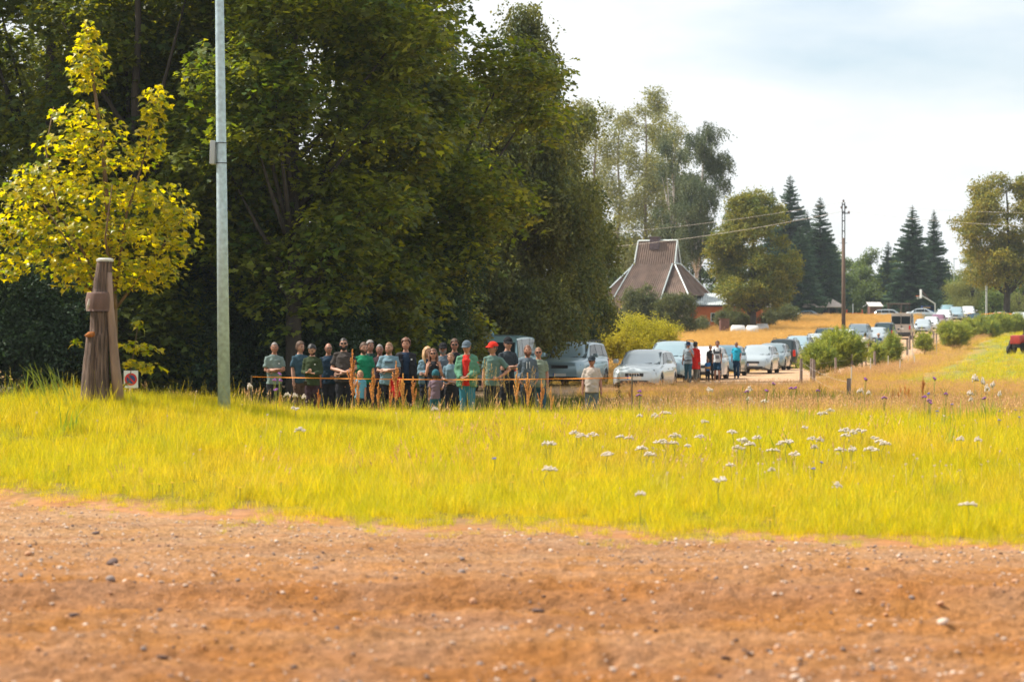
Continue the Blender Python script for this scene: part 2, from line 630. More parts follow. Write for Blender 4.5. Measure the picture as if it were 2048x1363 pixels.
smesh = [stone_mesh(i, stone_mats[i % 4]) for i in range(12)]
pt = [(225, 1140, 30, 2), (222, 1168, 24, 1), (497, 1118, 16, 0), (205, 1095, 10, 0), (330, 1306, 24, 0), (288, 1312, 16, 1),
      (1885, 1253, 26, 0), (1482, 1224, 15, 0), (505, 1098, 16, 1), (10, 1168, 15, 0), (12, 1155, 12, 2), (528, 1155, 20, 3),
      (1555, 1145, 14, 0), (1548, 1128, 11, 2), (670, 1192, 12, 0), (390, 1248, 12, 0), (1555, 1315, 18, 3), (1678, 1283, 15, 1),
      (170, 1215, 16, 1), (150, 1232, 24, 2), (1352, 1082, 15, 0), (445, 1100, 12, 2), (182, 1190, 12, 0), (2008, 1292, 15, 0),
      (1925, 1275, 13, 2), (1997, 1280, 14, 1), (1880, 1214, 20, 3), (325, 1320, 22, 2), (1060, 1085, 12, 1), (940, 1060, 14, 0),
      (840, 1290, 12, 0), (1140, 1260, 14, 2), (570, 1180, 12, 0), (1100, 1330, 16, 0), (520, 1355, 16, 0), (150, 1350, 14, 0), (1600, 1330, 13, 2), (1720, 1250, 13, 1)]
stones = []
for px, py, w, mi in pt:
    D = EYE * FPX / (py - 681.5)
    stones.append((WX(px, D), D, w / FPX * D * .5, mi))
while len(stones) < 298:
    D = 11.5 * (23.5 / 11.5) ** rng.random(); x = rng.uniform(-.23, .23) * D
    if D > edge_y(x) - .2: continue
    stones.append((x, D, float(np.clip(rng.lognormal(math.log(.016), .45), .009, .045)), int(rng.integers(0, 4))))
for x, y, s, mi in stones:
    m = smesh[mi + 4 * rnd.randrange(3)]
    o = bpy.data.objects.new('stone', m); COL.objects.link(o); o.parent = road
    z = float(road_z(x, y))
    o.location = (x, y, z + s * .25); o.scale = (s, s, s); o.rotation_euler = (rnd.uniform(-.3, .3), rnd.uniform(-.3, .3), rnd.uniform(0, 6.3))
# the small gravel between them
peb = src_collection('pebbles', [bpy.data.objects.new('pebble', stone_mesh(40 + i, stone_mats[(0, 3, 1, 3, 0, 2)[i]])) for i in range(6)])
N = 26000
D = 9 * (26 / 9) ** rng.random(N); x = rng.uniform(-.30, .30, N) * D
dens = .3 + .7 * sstep(16.5, 20.5, D + (fbm(x * .9, D * 1.5, 12, 2) - .5) * 6)
dens = np.maximum(dens, sstep(.55, .75, fbm(x * 1.3, D * 2.5, 15, 2)))
keep = (rng.random(N) < dens) & (D < edge_y(x) + .3)
x, D = x[keep], D[keep]
s = np.clip(rng.lognormal(math.log(.0095), .5, len(x)), .004, .024)
P = np.stack([x, D, road_z(x, D) + s * .2], 1)
o = scatter('gravel', peb, P, np.stack([rng.uniform(-.4, .4, len(x)), rng.uniform(-.4, .4, len(x)), rng.uniform(0, 6.28, len(x))], 1), s, rng.integers(0, 6, len(x)))
tag(o, 'loose gravel and grit strewn over the orange dirt road', 'gravel', kind='stuff')

# ============================================================ GRASSES
GREEN = leaf_mat('grass_green', (.76, .61, .010), (.44, .48, .010), .5, tcol=(1.25, 1.12, .5), vmin=.5, vmax=1.35, patch=.45, pcol=(.72, .50, .06), pscale=.45)
SEEDL = leaf_mat('seed_heads_pale', (.50, .42, .10), (.40, .36, .06), .35)
DRY = leaf_mat('grass_dry', (.84, .52, .10), (.62, .46, .07), .35, vmin=.6, vmax=1.3, patch=.55, pcol=(.50, .42, .03), pscale=.35)
STRAW = leaf_mat('straw', (.78, .50, .15), (.68, .43, .12), .3, vmin=.8, vmax=1.2)
SEED = leaf_mat('seed_heads', (.80, .48, .22), (.55, .32, .15), .25, vmin=.7, vmax=1.25)
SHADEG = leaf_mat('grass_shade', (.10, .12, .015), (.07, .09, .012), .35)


def blade(V, F, x, y, h, w, lean, an, segs=3, bend=.5, tipw=.1):
    dx, dy = math.cos(an), math.sin(an)
    ax, ay = -math.sin(an + rnd.uniform(-.9, .9)), math.cos(an + rnd.uniform(-.9, .9))
    n0 = len(V)
    for i in range(segs + 1):
        t = i / segs
        off = lean * (t ** 1.8)
        z = h * (t - bend * .45 * lean / max(h, .01) * t * t)
        ww = w * (1 - t) + w * tipw * t
        px, py = x + dx * off, y + dy * off
        V.append((px - ax * ww / 2, py - ay * ww / 2, z)); V.append((px + ax * ww / 2, py + ay * ww / 2, z))
    for i in range(segs):
        a = n0 + 2 * i
        F.append((a, a + 1, a + 3, a + 2))


def tuft(name, m, n, rad, h0, h1, w, lean=.5, heads=0, hm=None, hlen=.12, hw=.014, segs=3):
    V, F, MI = [], [], []
    for i in range(n):
        r = rad * math.sqrt(rnd.random()); a = rnd.uniform(0, 6.283)
        h = rnd.uniform(h0, h1)
        f0 = len(F)
        blade(V, F, r * math.cos(a), r * math.sin(a), h, w * rnd.uniform(.7, 1.2), h * lean * rnd.random(), rnd.uniform(0, 6.283), segs)
        MI += [0] * (len(F) - f0)
    for i in range(heads):
        r = rad * math.sqrt(rnd.random()); a = rnd.uniform(0, 6.283); h = rnd.uniform(h1 * .95, h1 * 1.35)
        x, y = r * math.cos(a), r * math.sin(a); lx, ly = rnd.uniform(-.2, .2) * h, rnd.uniform(-.2, .2) * h
        n0 = len(V)
        V += [(x - .002, y, 0), (x + .002, y, 0), (x + lx + .0015, y + ly, h), (x + lx - .0015, y + ly, h)]
        F.append((n0, n0 + 1, n0 + 2, n0 + 3)); MI.append(0)
        for q in range(5):
            t = q / 4; zz = h - hlen * .2 + hlen * t; ww = hw * (1 - abs(t - .4) * 1.2)
            an = rnd.uniform(0, 3.14); ex, ey = math.cos(an) * ww, math.sin(an) * ww
            cx = x + lx * (zz / h) ** 1.5; cy_ = y + ly * (zz / h) ** 1.5
            n0 = len(V)
            V += [(cx - ex, cy_ - ey, zz), (cx, cy_, zz - hlen * .16), (cx + ex, cy_ + ey, zz), (cx, cy_, zz + hlen * .2)]
            F.append((n0, n0 + 1, n0 + 2, n0 + 3)); MI.append(1)
    mats = [m, hm or m]
    return mesh_obj(name, V, F, mats, None, False, MI, link=False)


cg = src_collection('tufts_green', [tuft('t', GREEN, 60, .18, .07, .22, .006, .9) for _ in range(4)] +
                    [tuft('t', GREEN, 34, .17, .16, .36, .006, .6, heads=1, hm=SEEDL, hlen=.05, hw=.005) for _ in range(2)])
cd = src_collection('tufts_dry', [tuft('t', DRY, 40, .25, .14, .36, .006, .75, heads=7, hm=SEED, hlen=.09, hw=.011) for _ in range(5)])
cs = src_collection('tufts_straw', [tuft('t', STRAW, 60, .6, .25, .5, .022, .5, heads=20, hm=STRAW, hlen=.14, hw=.03, segs=2) for _ in range(4)])
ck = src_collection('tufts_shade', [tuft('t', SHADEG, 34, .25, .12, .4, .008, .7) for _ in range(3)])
cw = src_collection('tufts_weed', [tuft('t', leaf_mat('weed_leaf', (.34, .40, .02), (.20, .30, .02), .4), 16, .14, .15, .55, .028, .7) for _ in range(3)])


def spread(name, coll, n, samp, dens, ids, smin=.8, smax=1.25, sink=.0, tilt=.2, zfun=None, sfun=None, label=None, cat='grass'):
    x, y = samp(n)
    k = rng.random(len(x)) < dens(x, y)
    x, y = x[k], y[k]; m = len(x)
    P = np.stack([x, y, (zfun or gz)(x, y) - sink], 1)
    rot = np.stack([rng.normal(0, tilt, m), rng.normal(0, tilt, m), rng.uniform(0, 6.283, m)], 1)
    s = rng.uniform(smin, smax, m)
    if sfun is not None: s = s * sfun(x, y)
    o = scatter(name, coll, P, rot, s, rng.choice(ids, m))
    tag(o, label, cat, kind='stuff')
    return o


def fan(y0, y1, k0, k1, pad=0):
    def f(n):
        y = np.sqrt(rng.uniform(y0 * y0, y1 * y1, n)); x = rng.uniform(k0, k1, n) * y + rng.uniform(-pad, pad, n)
        return x, y
    return f


def d_green(x, y):
    e = y - edge_y(x)
    d = sstep(-1.8, 1.8, e + (fbm(x * 1.6, y * 1.6, 68, 3) - .5) * 3.2) * (.35 + .65 * sstep(0, 2.5, e))
    d = d * (.35 + .65 * sstep(.30, .50, fbm(x * 2.2, y * 1.1, 62, 2)))
    d = d * (1 - .9 * sstep(44, 49, y) * sstep(-3, 1, x)) * (1 - .35 * sstep(.5, .7, fbm(x * .6, y * .6, 61, 3)))
    # thin, trodden bank on the far left
    d = d * (1 - .5 * sstep(-4.5, -7.5, x) * (1 - sstep(30, 34, y)))
    return d * (1 - sstep(50, 53, y))


spread('meadow_grass', cg, 92000, fan(20, 53, -.36, .36, 1.2), d_green, [0, 1, 2, 3, 0, 1, 2, 3, 0, 1, 2, 3, 0, 1, 2, 3, 0, 1, 2, 3, 4, 5], .5, 1.2, sfun=lambda x, y: (.38 + .62 * sstep(-.5, 3.5, y - edge_y(x))) * (.7 + .6 * fbm(x * .7, y * .5, 66, 3)), label='bright yellow-green grass growing on the bank beyond the dirt road')
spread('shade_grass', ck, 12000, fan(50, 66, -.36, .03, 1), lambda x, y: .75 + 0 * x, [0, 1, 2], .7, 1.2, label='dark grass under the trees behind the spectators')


def d_dry(x, y):
    rx = row_x(np.maximum(y, 70))
    w = sstep(.6, 4.5, x + (fbm(x * .4, y * .25, 19, 2) - .5) * 3) * sstep(41, 47, y + (fbm(x * .5, y * .4, 20, 2) - .5) * 6)
    w = w * (1 - sstep(-2.8, -2.0, x - rx) * (1 - sstep(5.2, 6.2, x - rx)) * sstep(86, 95, y))
    w = w * (1 - .97 * sstep(3.0, 4.8, x - rx - 4) * sstep(86, 100, y))
    w = w * (1 - sstep(-3.2, -2.2, rx - 4 - x + 1) * sstep(60, 66, y) * (1 - sstep(92, 98, y)) * .95)
    return w * (1 - sstep(102, 112, y) * (1 - sstep(3, 5, x - rx)))


spread('dry_grass', cd, 38000, fan(42, 135, -.02, .35, .5), d_dry, [0, 1, 2, 3, 4], .6, 1.1, sfun=lambda x, y: 1 - .35 * sstep(54, 60, y) * (1 - sstep(92, 105, y)), label='tall dry grass with brown seed heads along the verge of the track')
spread('dry_grass_verge', cd, 2600, lambda n: (lambda y: (row_x(y) + rng.uniform(4.9, 8.6, n), y))(rng.uniform(100, 250, n)),
       lambda x, y: .8 + 0 * x, [0, 1, 2, 3, 4], .6, 1.15, label='rough dry grass growing along the fence up the slope')
spread('field_stubble', cs, 17000, lambda n: (lambda y: (rng.uniform(-.12, 1, n) * (row_x(y) - 2.6) + (1 - rng.random(n)) * 0, y))(np.sqrt(rng.uniform(104 ** 2, 293 ** 2, n))),
       lambda x, y: (.35 + .65 * sstep(.3, .6, fbm(x * .08, y * .2, 23, 3))), [0, 1, 2, 3], .6, 1.0, label='golden stubble and ripe grass covering the field below the house', cat='field')
spread('pasture_grass', cg, 15000, lambda n: (lambda y: (row_x(y) + 7.5 + rng.uniform(0, 52, n), y))(rng.uniform(92, 250, n)),
       lambda x, y: .9 * sstep(0, 4, x - row_x(y) - 8), [0, 1, 2, 3], 1.0, 2.0, label='short yellow-green pasture grass right of the fence')
spread('meadow_stalks', cd, 8500, fan(23, 46, -.34, .34, 1), lambda x, y: sstep(.42, .7, fbm(x * .35, y * .3, 81, 3)) * (.06 + .5 * sstep(0, 5, x) * sstep(30, 40, y)) * sstep(.5, 2, y - edge_y(x)), [0, 1, 2, 3, 4], .6, 1.1, label='brown seeding stalks scattered through the green bank', cat='grass')
spread('leafy_weeds', cw, 3200, fan(31, 70, -.30, .34), lambda x, y: sstep(.45, .7, fbm(x * .5, y * .35, 71, 3)) * (.15 + .85 * sstep(2, 5, x)) * (.15 + .85 * sstep(36, 44, y)) * sstep(0, 2, y - edge_y(x)),
       [0, 1, 2], .6, 1.1, label='broad leaved green weeds growing among the grass', cat='weeds')

FLW = mat('floret_pale', (.62, .50, .38), .8)


def floret(seed):
    r = random.Random(seed); mb = MB(); mb.tube([(0, 0, 0), (.02, 0, .9)], .003, 3)
    for k in range(7):
        a = r.uniform(0, 6.28); q = .03 * math.sqrt(r.random()); mb.ellipsoid((.02 + q * math.cos(a), q * math.sin(a), .92 + r.uniform(-.02, .02)), (.011, .011, .018), 5, 3)
    return mb.build('floret', FLW, link=False)


cf = src_collection('florets', [floret(i) for i in range(3)])
spread('small_florets', cf, 3000, fan(25, 66, -.24, .24), lambda x, y: sstep(.35, .7, fbm(x * .3, y * .2, 91, 3)) * (.12 + .88 * sstep(-1, 4, x)) * sstep(1, 4, y - edge_y(x)), [0, 1, 2], .22, .46, label='tiny pale seeding flower heads peppered through the meadow', cat='flowers')
# ============================================================ TREES
BARK = mat('bark', (.045, .036, .027), .95, noise=.35, nscale=6, bump=.8, bscale=14, stretch=(1, 1, .25))
BARK_BIRCH = mat('bark_birch', (.42, .38, .34), .85, noise=.55, nscale=3, bump=.3, stretch=(1, 1, 2))
BARK_ASPEN = mat('bark_aspen', (.20, .16, .12), .9, noise=.3, nscale=5, bump=.5, stretch=(1, 1, .3))

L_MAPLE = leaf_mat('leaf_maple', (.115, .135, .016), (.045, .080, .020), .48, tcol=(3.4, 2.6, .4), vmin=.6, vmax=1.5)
L_MAPLIT = leaf_mat('leaf_maple_sunlit', (.155, .175, .020), (.060, .110, .022), .5, tcol=(2.7, 2.2, .3), vmin=.5, vmax=1.5)  # lit copy of the maple leaf: sunlight put into a lighter colour
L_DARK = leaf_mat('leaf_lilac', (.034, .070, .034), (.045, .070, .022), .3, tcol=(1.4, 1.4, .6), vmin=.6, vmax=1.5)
L_BIRCH = leaf_mat('leaf_birch', (.16, .17, .04), (.075, .11, .04), .42, tcol=(1.5, 1.25, .6), vmin=.6, vmax=1.5)
L_ASPEN = leaf_mat('leaf_aspen', (.26, .26, .09), (.15, .18, .07), .4, tcol=(1.4, 1.2, .7), vmin=.6, vmax=1.5)
L_LIND = leaf_mat('leaf_linden', (.25, .25, .035), (.09, .14, .03), .4, tcol=(1.5, 1.2, .5), vmin=.6, vmax=1.5)
L_OAK = leaf_mat('leaf_oak', (.31, .28, .04), (.12, .16, .03), .4, tcol=(1.4, 1.1, .5), vmin=.6, vmax=1.5)
L_WILLOW = leaf_mat('leaf_willow', (.30, .30, .07), (.20, .23, .06), .4, vmin=.6, vmax=1.4)
L_FOR = leaf_mat('leaf_forest', (.14, .19, .03), (.06, .11, .03), .35, tcol=(1.5, 1.3, .6), vmin=.6, vmax=1.5)
L_APPLE = leaf_mat('leaf_apple', (.16, .17, .045), (.07, .10, .035), .35, vmin=.6, vmax=1.5)
L_CARA = leaf_mat('leaf_caragana', (.62, .52, .03), (.36, .36, .03), .5, vmin=.55, vmax=1.4)
L_SPRUCE = leaf_mat('needles_spruce', (.050, .105, .058), (.070, .120, .048), .18, vmin=.6, vmax=1.5)
L_PINE = leaf_mat('needles_pine', (.46, .46, .05), (.17, .24, .05), .4, vmin=.6, vmax=1.5)
L_YOUNG = leaf_mat('leaf_young_maple', (.48, .41, .010), (.11, .17, .014), .56, tcol=(2.1, 1.85, .18), rough=.34, vmin=.6, vmax=1.35)

# five lobed leaf outline (unit about 1 wide), stalk at the origin
MLEAF = [(0, 0), (.20, -.06), (.30, .02), (.48, .06), (.40, .20), (.56, .44), (.34, .42), (.24, .52), (.16, .50), (0, .88),
         (-.16, .50), (-.24, .52), (-.34, .42), (-.56, .44), (-.40, .20), (-.48, .06), (-.30, .02), (-.20, -.06)]


def add_mleaf(V, F, M, s, fold=.12, droop=.25):
    n0 = len(V)
    c = (0, .30, .0)
    V.append(tuple(M @ Vector((c[0] * s, c[1] * s, 0))))
    for x, y in MLEAF:
        z = abs(x) * fold - (y * y) * droop
        V.append(tuple(M @ Vector((x * s, y * s, z * s))))
    k = len(MLEAF)
    for i in range(k):
        F.append((n0, n0 + 1 + i, n0 + 1 + (i + 1) % k))


def add_leaf(V, F, M, s, w=.5):
    n0 = len(V)
    for x, y, z in ((0, 0, 0), (w * .5, .45, .06), (0, 1, -.15), (-w * .5, .45, .06)):
        V.append(tuple(M @ Vector((x * s, y * s, z * s))))
    F.append((n0, n0 + 1, n0 + 2)); F.append((n0, n0 + 2, n0 + 3))


def rotm(yaw, pitch, roll, loc):
    return Matrix.Translation(loc) @ Euler((pitch, roll, yaw), 'XYZ').to_matrix().to_4x4()


def spray_maple(m, n=13, R0=.42, s=.17, simple=True):
    V, F = [], []
    for i in range(n):
        a = rnd.uniform(0, 6.283); r = R0 * math.sqrt(rnd.random())
        M = rotm(a - 1.57 + rnd.gauss(0, .5), rnd.gauss(-.25, .3), rnd.gauss(0, .3), (r * math.cos(a), r * math.sin(a), rnd.gauss(0, .07) - r * .25))
        if simple:
            n0 = len(V); ss = s * rnd.uniform(.7, 1.2)
            for x, y in ((0, 0), (.5, .05), (.36, .2), (.52, .46), (.2, .5), (0, .9), (-.2, .5), (-.52, .46), (-.36, .2), (-.5, .05)):
                V.append(tuple(M @ Vector((x * ss, y * ss, (abs(x) * .1 - y * y * .2) * ss))))
            F.append(tuple(range(n0, n0 + 10)))
        else:
            add_mleaf(V, F, M, s * rnd.uniform(.7, 1.2))
    return mesh_obj('spray', V, F, m, link=False)


def spray_leaf(m, n=26, R0=.45, s=.11, flat=.45, w=.6, hang=0):
    V, F = [], []
    for i in range(n):
        v = Vector((rnd.gauss(0, 1), rnd.gauss(0, 1), rnd.gauss(0, flat))); v.normalize()
        v *= R0 * rnd.random() ** .45
        M = rotm(rnd.uniform(0, 6.283), rnd.gauss(-.3 - hang, .55), rnd.gauss(0, .5), (v.x, v.y, v.z * (1 + 0) - hang * R0 * rnd.random()))
        add_leaf(V, F, M, s * rnd.uniform(.7, 1.25), w)
    return mesh_obj('spray', V, F, m, link=False)


def spray_hang(m, L=1.2, n=7, s=.13, k=14):
    """drooping birch twigs"""
    V, F = [], []
    for j in range(n):
        x, y = rnd.gauss(0, .22), rnd.gauss(0, .22); bx, by = rnd.gauss(0, .12), rnd.gauss(0, .12)
        l = L * rnd.uniform(.6, 1.1)
        for i in range(k):
            t = (i + rnd.random()) / k
            M = rotm(rnd.uniform(0, 6.283), rnd.gauss(-.9, .4), rnd.gauss(0, .4), (x + bx * t + rnd.gauss(0, .05), y + by * t + rnd.gauss(0, .05), -l * t))
            add_leaf(V, F, M, s * rnd.uniform(.7, 1.2), .75)
    return mesh_obj('spray', V, F, m, link=False)


def branch_spruce(m, L=1.0):
    """flat drooping bough, pointing along +x, unit length"""
    V, F = [], []
    for i in range(26):
        t = (i + .5) / 26
        for sgn in (-1, 1):
            l = .34 * (1 - t) ** .7 * rnd.uniform(.7, 1.2) + .05
            x0 = t; z0 = -.18 * t + .10 * t * t
            n0 = len(V)
            an = rnd.uniform(.5, .95)
            tx, ty, tz = x0 + l * math.cos(an), sgn * l * math.sin(an), z0 - rnd.uniform(.04, .2) * l * 2
            V += [(x0 - .012, 0, z0 + .01), (x0 + .03, 0, z0 + .015), (tx + .012, ty, tz), (x0 + l * .3, ty * .55, z0 - .09)]
            F.append((n0, n0 + 1, n0 + 2)); F.append((n0, n0 + 2, n0 + 3))
    for i in range(10):
        t = i / 10; n0 = len(V)
        V += [(t, -.02, -.18 * t + .1 * t * t), (t + .13, .02, -.18 * t + .1 * t * t - .01), (t + .08, rnd.uniform(-.03, .03), -.18 * t - .16 * (1 - t * .4))]
        F.append((n0, n0 + 1, n0 + 2))
    return mesh_obj('bough', V, F, m, link=False)


def tuft_pine(m):
    V, F = [], []
    for j in range(5):
        v = Vector((rnd.gauss(0, .6), rnd.gauss(0, .6), abs(rnd.gauss(.6, .4)))).normalized()
        base = v * .02; ax = v * rnd.uniform(.14, .24)
        for i in range(26):
            t = rnd.random(); p = base + ax * t
            d = (v * .8 + Vector((rnd.gauss(0, .6), rnd.gauss(0, .6), rnd.gauss(0, .6)))).normalized() * .075
            s = d.cross(Vector((rnd.random(), rnd.random(), rnd.random()))).normalized() * .0045
            n0 = len(V); V += [p - s, p + s, p + d]
            F.append((n0, n0 + 1, n0 + 2))
    return mesh_obj('tuft', V, F, m, link=False)


SP = {
    'maple': src_collection('s_maple', [spray_maple(L_MAPLE) for _ in range(4)]),
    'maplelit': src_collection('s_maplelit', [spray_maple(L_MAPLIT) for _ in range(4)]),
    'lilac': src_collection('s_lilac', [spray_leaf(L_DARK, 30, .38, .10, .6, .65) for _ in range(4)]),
    'birch': src_collection('s_birch', [spray_hang(L_BIRCH) for _ in range(4)]),
    'birchfar': src_collection('s_birchfar', [spray_hang(leaf_mat('leaf_birch_far', (.13, .155, .06), (.075, .11, .05), .35), 1.6, 6, .19, 10) for _ in range(3)]),
    'aspen': src_collection('s_aspen', [spray_leaf(L_ASPEN, 22, .75, .20, .8, .8) for _ in range(4)]),
    'linden': src_collection('s_linden', [spray_leaf(L_LIND, 28, .55, .17, .45, .8) for _ in range(4)]),
    'oak': src_collection('s_oak', [spray_leaf(L_OAK, 26, .6, .19, .4, .8) for _ in range(4)]),
    'willow': src_collection('s_willow', [spray_leaf(L_WILLOW, 34, .6, .2, .6, .35, .5) for _ in range(3)]),
    'forest': src_collection('s_forest', [spray_leaf(L_FOR, 22, .9, .27, .6, .8) for _ in range(4)]),
    'apple': src_collection('s_apple', [spray_leaf(L_APPLE, 26, .4, .14, .6, .7) for _ in range(3)]),
    'caragana': src_collection('s_cara', [spray_leaf(L_CARA, 30, .26, .075, 1.6, .5) for _ in range(3)]),
    'spruce': src_collection('s_spruce', [branch_spruce(L_SPRUCE) for _ in range(4)]),
    'pine': src_collection('s_pine', [tuft_pine(L_PINE) for _ in range(4)]),
}


def crown_points(lobes, dens, shell=.55, top=.35, seed=0, gaps=0.25):
    """lobes: (x,y,z,rx,ry,rz). Points near the surface of each lobe, fewer inside."""
    g = np.random.default_rng(seed)
    P, Nn = [], []
    for (x, y, z, rx, ry, rz) in lobes:
        area = 4 * math.pi * ((rx * ry) ** 1.6 / 3 + (rx * rz) ** 1.6 / 3 + (ry * rz) ** 1.6 / 3) ** (1 / 1.6)
        n = max(6, int(area * dens))
        d = g.normal(0, 1, (n, 3)); d /= np.linalg.norm(d, axis=1)[:, None]
        r = (1 - shell * g.random(n) ** 1.6)
        r = r * (1 + .12 * g.normal(0, 1, n))
        p = d * r[:, None]
        k = (d[:, 2] > -.55) | (g.random(n) < .35)
        lump = fbm(d[:, 0] * 2.2 + x, d[:, 1] * 2.2 + d[:, 2] * 2.2 + z, seed, 2)
        k &= (g.random(n) > gaps * sstep(.45, .25, lump) * 2)
        p = p[k]; d = d[k]
        P.append(p * np.array([rx, ry, rz]) + np.array([x, y, z])); Nn.append(d)
    return np.concatenate(P), np.concatenate(Nn)


def lobes_tree(r, z0, z1, n, g, asp=1.0, spread_top=.55):
    small = 1.0 if n < 60 else .72
    """cluster of lobes filling a crown of radius r from z0 to z1"""
    out = []
    h = z1 - z0
    for i in range(n):
        t = (i + g.random()) / n
        env = math.sin(math.pi * min(max(.12 + .80 * t, 0), 1)) ** .6
        rr = r * env
        a = g.uniform(0, 6.283); d = rr * .62 * math.sqrt(g.random())
        if i % 3: d = rr * g.uniform(.52, .80)
        lr = small * r * g.uniform(.32, .50) * (1 - .30 * t)
        out.append((d * math.cos(a), d * math.sin(a), z0 + t * h, lr * asp, lr * asp, lr * g.uniform(.55, .85)))
    return out


def trunk_mb(h, r, lean=(0, 0), limbs=(), seed=0, n=9):
    g = random.Random(seed)
    mb = MB()
    pts = []; rad = []
    for i in range(9):
        t = i / 8
        pts.append((lean[0] * t * t + g.gauss(0, r * .25), lean[1] * t * t + g.gauss(0, r * .25), -.3 + (h + .3) * t))
        rad.append(r * (1.0 - .82 * t) * (1.35 if i == 0 else 1))
    mb.tube(pts, rad, n)
    for (p, rr) in limbs:
        mb.tube(p, rr, 6)
    return mb


def tree(name, label, x, y, r, h, z0, kind, dens, bark, seed, nl=14, tr=.22, group=None, scale=(.8, 1.3), shell=.55, asp=1.0, lobes=None, gaps=.25, lean=(0, 0), cat='tree', limbs=True, base=None, flat=.25):
    g = np.random.default_rng(seed)
    zb = gz1(x, y) if base is None else base
    root = empty(name, (x, y, zb))
    tag(root, label, cat, group)
    lb = lobes or lobes_tree(r, z0, h, nl, g, asp)
    lb = [(a + lean[0] * (c / h) ** 2, b + lean[1] * (c / h) ** 2, c, d, e, f) for a, b, c, d, e, f in lb]
    P, N = crown_points(lb, dens, shell, seed=seed, gaps=gaps)
    m = len(P)
    yaw = g.uniform(0, 6.283, m)
    # sprays tip outwards
    rot = np.stack([-flat * N[:, 1] + g.normal(0, .25, m), flat * N[:, 0] + g.normal(0, .25, m), yaw], 1)
    coll = SP[kind]
    idx = g.integers(0, len(coll.objects), m)
    s = g.uniform(scale[0], scale[1], m)
    scatter('crown', coll, P, rot, s, idx, parent=root)['kind'] = 'stuff'
    lm = []
    if limbs:
        rg = random.Random(seed)
        for (a, b, c, d, e, f) in lb[:16]:
            zs = max(z0 * .55, c * rg.uniform(.45, .7)) + .1
            zs = min(zs, h * .8)
            q = zs / h
            p0 = (lean[0] * q * q, lean[1] * q * q, zs)
            mid = (p0[0] + (a - p0[0]) * .5, p0[1] + (b - p0[1]) * .5, zs + (c - zs) * .45)
            lm.append(([p0, mid, (a, b, c)], [tr * .42 * (1 - q * .5), tr * .24, tr * .07]))
    trunk_mb(h * .93, tr, lean, lm, seed).build('trunk', bark, root, smooth=True)
    return root


def bush(name, label, x, y, w, d, h, kind, dens, seed, group=None, scale=(.8, 1.2), nl=9, cat='bush', stem=True, base=None):
    g = np.random.default_rng(seed)
    lb = []
    for i in range(nl):
        a = g.uniform(0, 6.283); q = math.sqrt(g.random()) * .62
        zz = h * 1.1 * g.uniform(.22, .74) * (1 - .35 * q)
        lb.append((math.cos(a) * q * w / 2, math.sin(a) * q * d / 2, zz, w * g.uniform(.20, .30), d * g.uniform(.20, .30), h * g.uniform(.2, .3)))
    return tree(name, label, x, y, w / 2, h * .8, h * .1, kind, dens, BARK, seed, lobes=lb, tr=.05, group=group, scale=scale, cat=cat, shell=.5, limbs=stem, base=base)


def spruce(label, x, y, h, r, seed, group=None, dens=1.0, base=None, top=0.0, name='spruce_tree'):
    g = np.random.default_rng(seed)
    zb = gz1(x, y) if base is None else base
    root = empty(name, (x, y, zb)); tag(root, label, 'tree', group)
    P, Rr, S = [], [], []
    z = h * .06
    while z < h * .985:
        t = z / h
        rr = r * ((1 - t) ** .82) * g.uniform(.82, 1.12) + .12
        n = int(max(5, (9 if t < .7 else 7) * dens))
        a0 = g.uniform(0, 6.28)
        for i in range(n):
            if g.random() < .10: continue
            a = a0 + i * 6.283 / n + g.normal(0, .2)
            P.append((0, 0, z + g.normal(0, .12))); Rr.append((g.normal(0, .15), .16 - .5 * t + g.normal(0, .1), a))
            s = rr * g.uniform(.7, 1.15); S.append((s, s * 1.0, s))
        z += max(.22, h * .028 * (1 - .5 * t)) / dens
    scatter('crown', SP['spruce'], P, Rr, S, g.integers(0, 4, len(P)), parent=root)['kind'] = 'stuff'
    MB().tube([(0, 0, -.3), (0, 0, h * .5), (0, 0, h)], [r * .07 + .06, r * .045 + .04, .02], 8).build('trunk', BARK, root, smooth=True)
    return root


def tree_px(name, label, px, D, rpx, ytop, ybot, kind, dens, bark, seed, **k):
    x = WX(px, D); zb = gz1(x, D); s = D / FPX
    return tree(name, label, x, D, rpx * s, WZ(ytop, D) - zb, max(.3, WZ(ybot, D) - zb), kind, dens, bark, seed, **k)


# ---- the dark wall of trees on the left. sun gets in only from above and from the left
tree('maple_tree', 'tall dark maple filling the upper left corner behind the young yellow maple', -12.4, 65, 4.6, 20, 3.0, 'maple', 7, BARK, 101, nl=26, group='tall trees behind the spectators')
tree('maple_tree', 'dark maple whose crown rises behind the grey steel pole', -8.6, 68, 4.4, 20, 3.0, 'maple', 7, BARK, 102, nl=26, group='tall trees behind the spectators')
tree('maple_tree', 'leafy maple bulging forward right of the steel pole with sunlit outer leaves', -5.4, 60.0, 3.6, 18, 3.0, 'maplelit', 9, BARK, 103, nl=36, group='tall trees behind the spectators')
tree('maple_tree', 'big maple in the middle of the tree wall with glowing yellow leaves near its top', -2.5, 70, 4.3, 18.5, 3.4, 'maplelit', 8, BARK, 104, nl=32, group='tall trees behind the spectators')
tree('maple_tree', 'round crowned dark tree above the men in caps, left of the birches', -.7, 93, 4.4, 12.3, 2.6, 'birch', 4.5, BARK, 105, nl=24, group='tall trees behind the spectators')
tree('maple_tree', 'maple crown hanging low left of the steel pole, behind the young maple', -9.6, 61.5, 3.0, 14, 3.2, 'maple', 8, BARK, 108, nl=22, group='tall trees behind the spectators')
tree('maple_tree', 'maple filling the gap between the forward maple and the middle one', -3.9, 65, 3.0, 15.5, 2.4, 'maple', 8, BARK, 109, nl=24, group='tall trees behind the spectators')
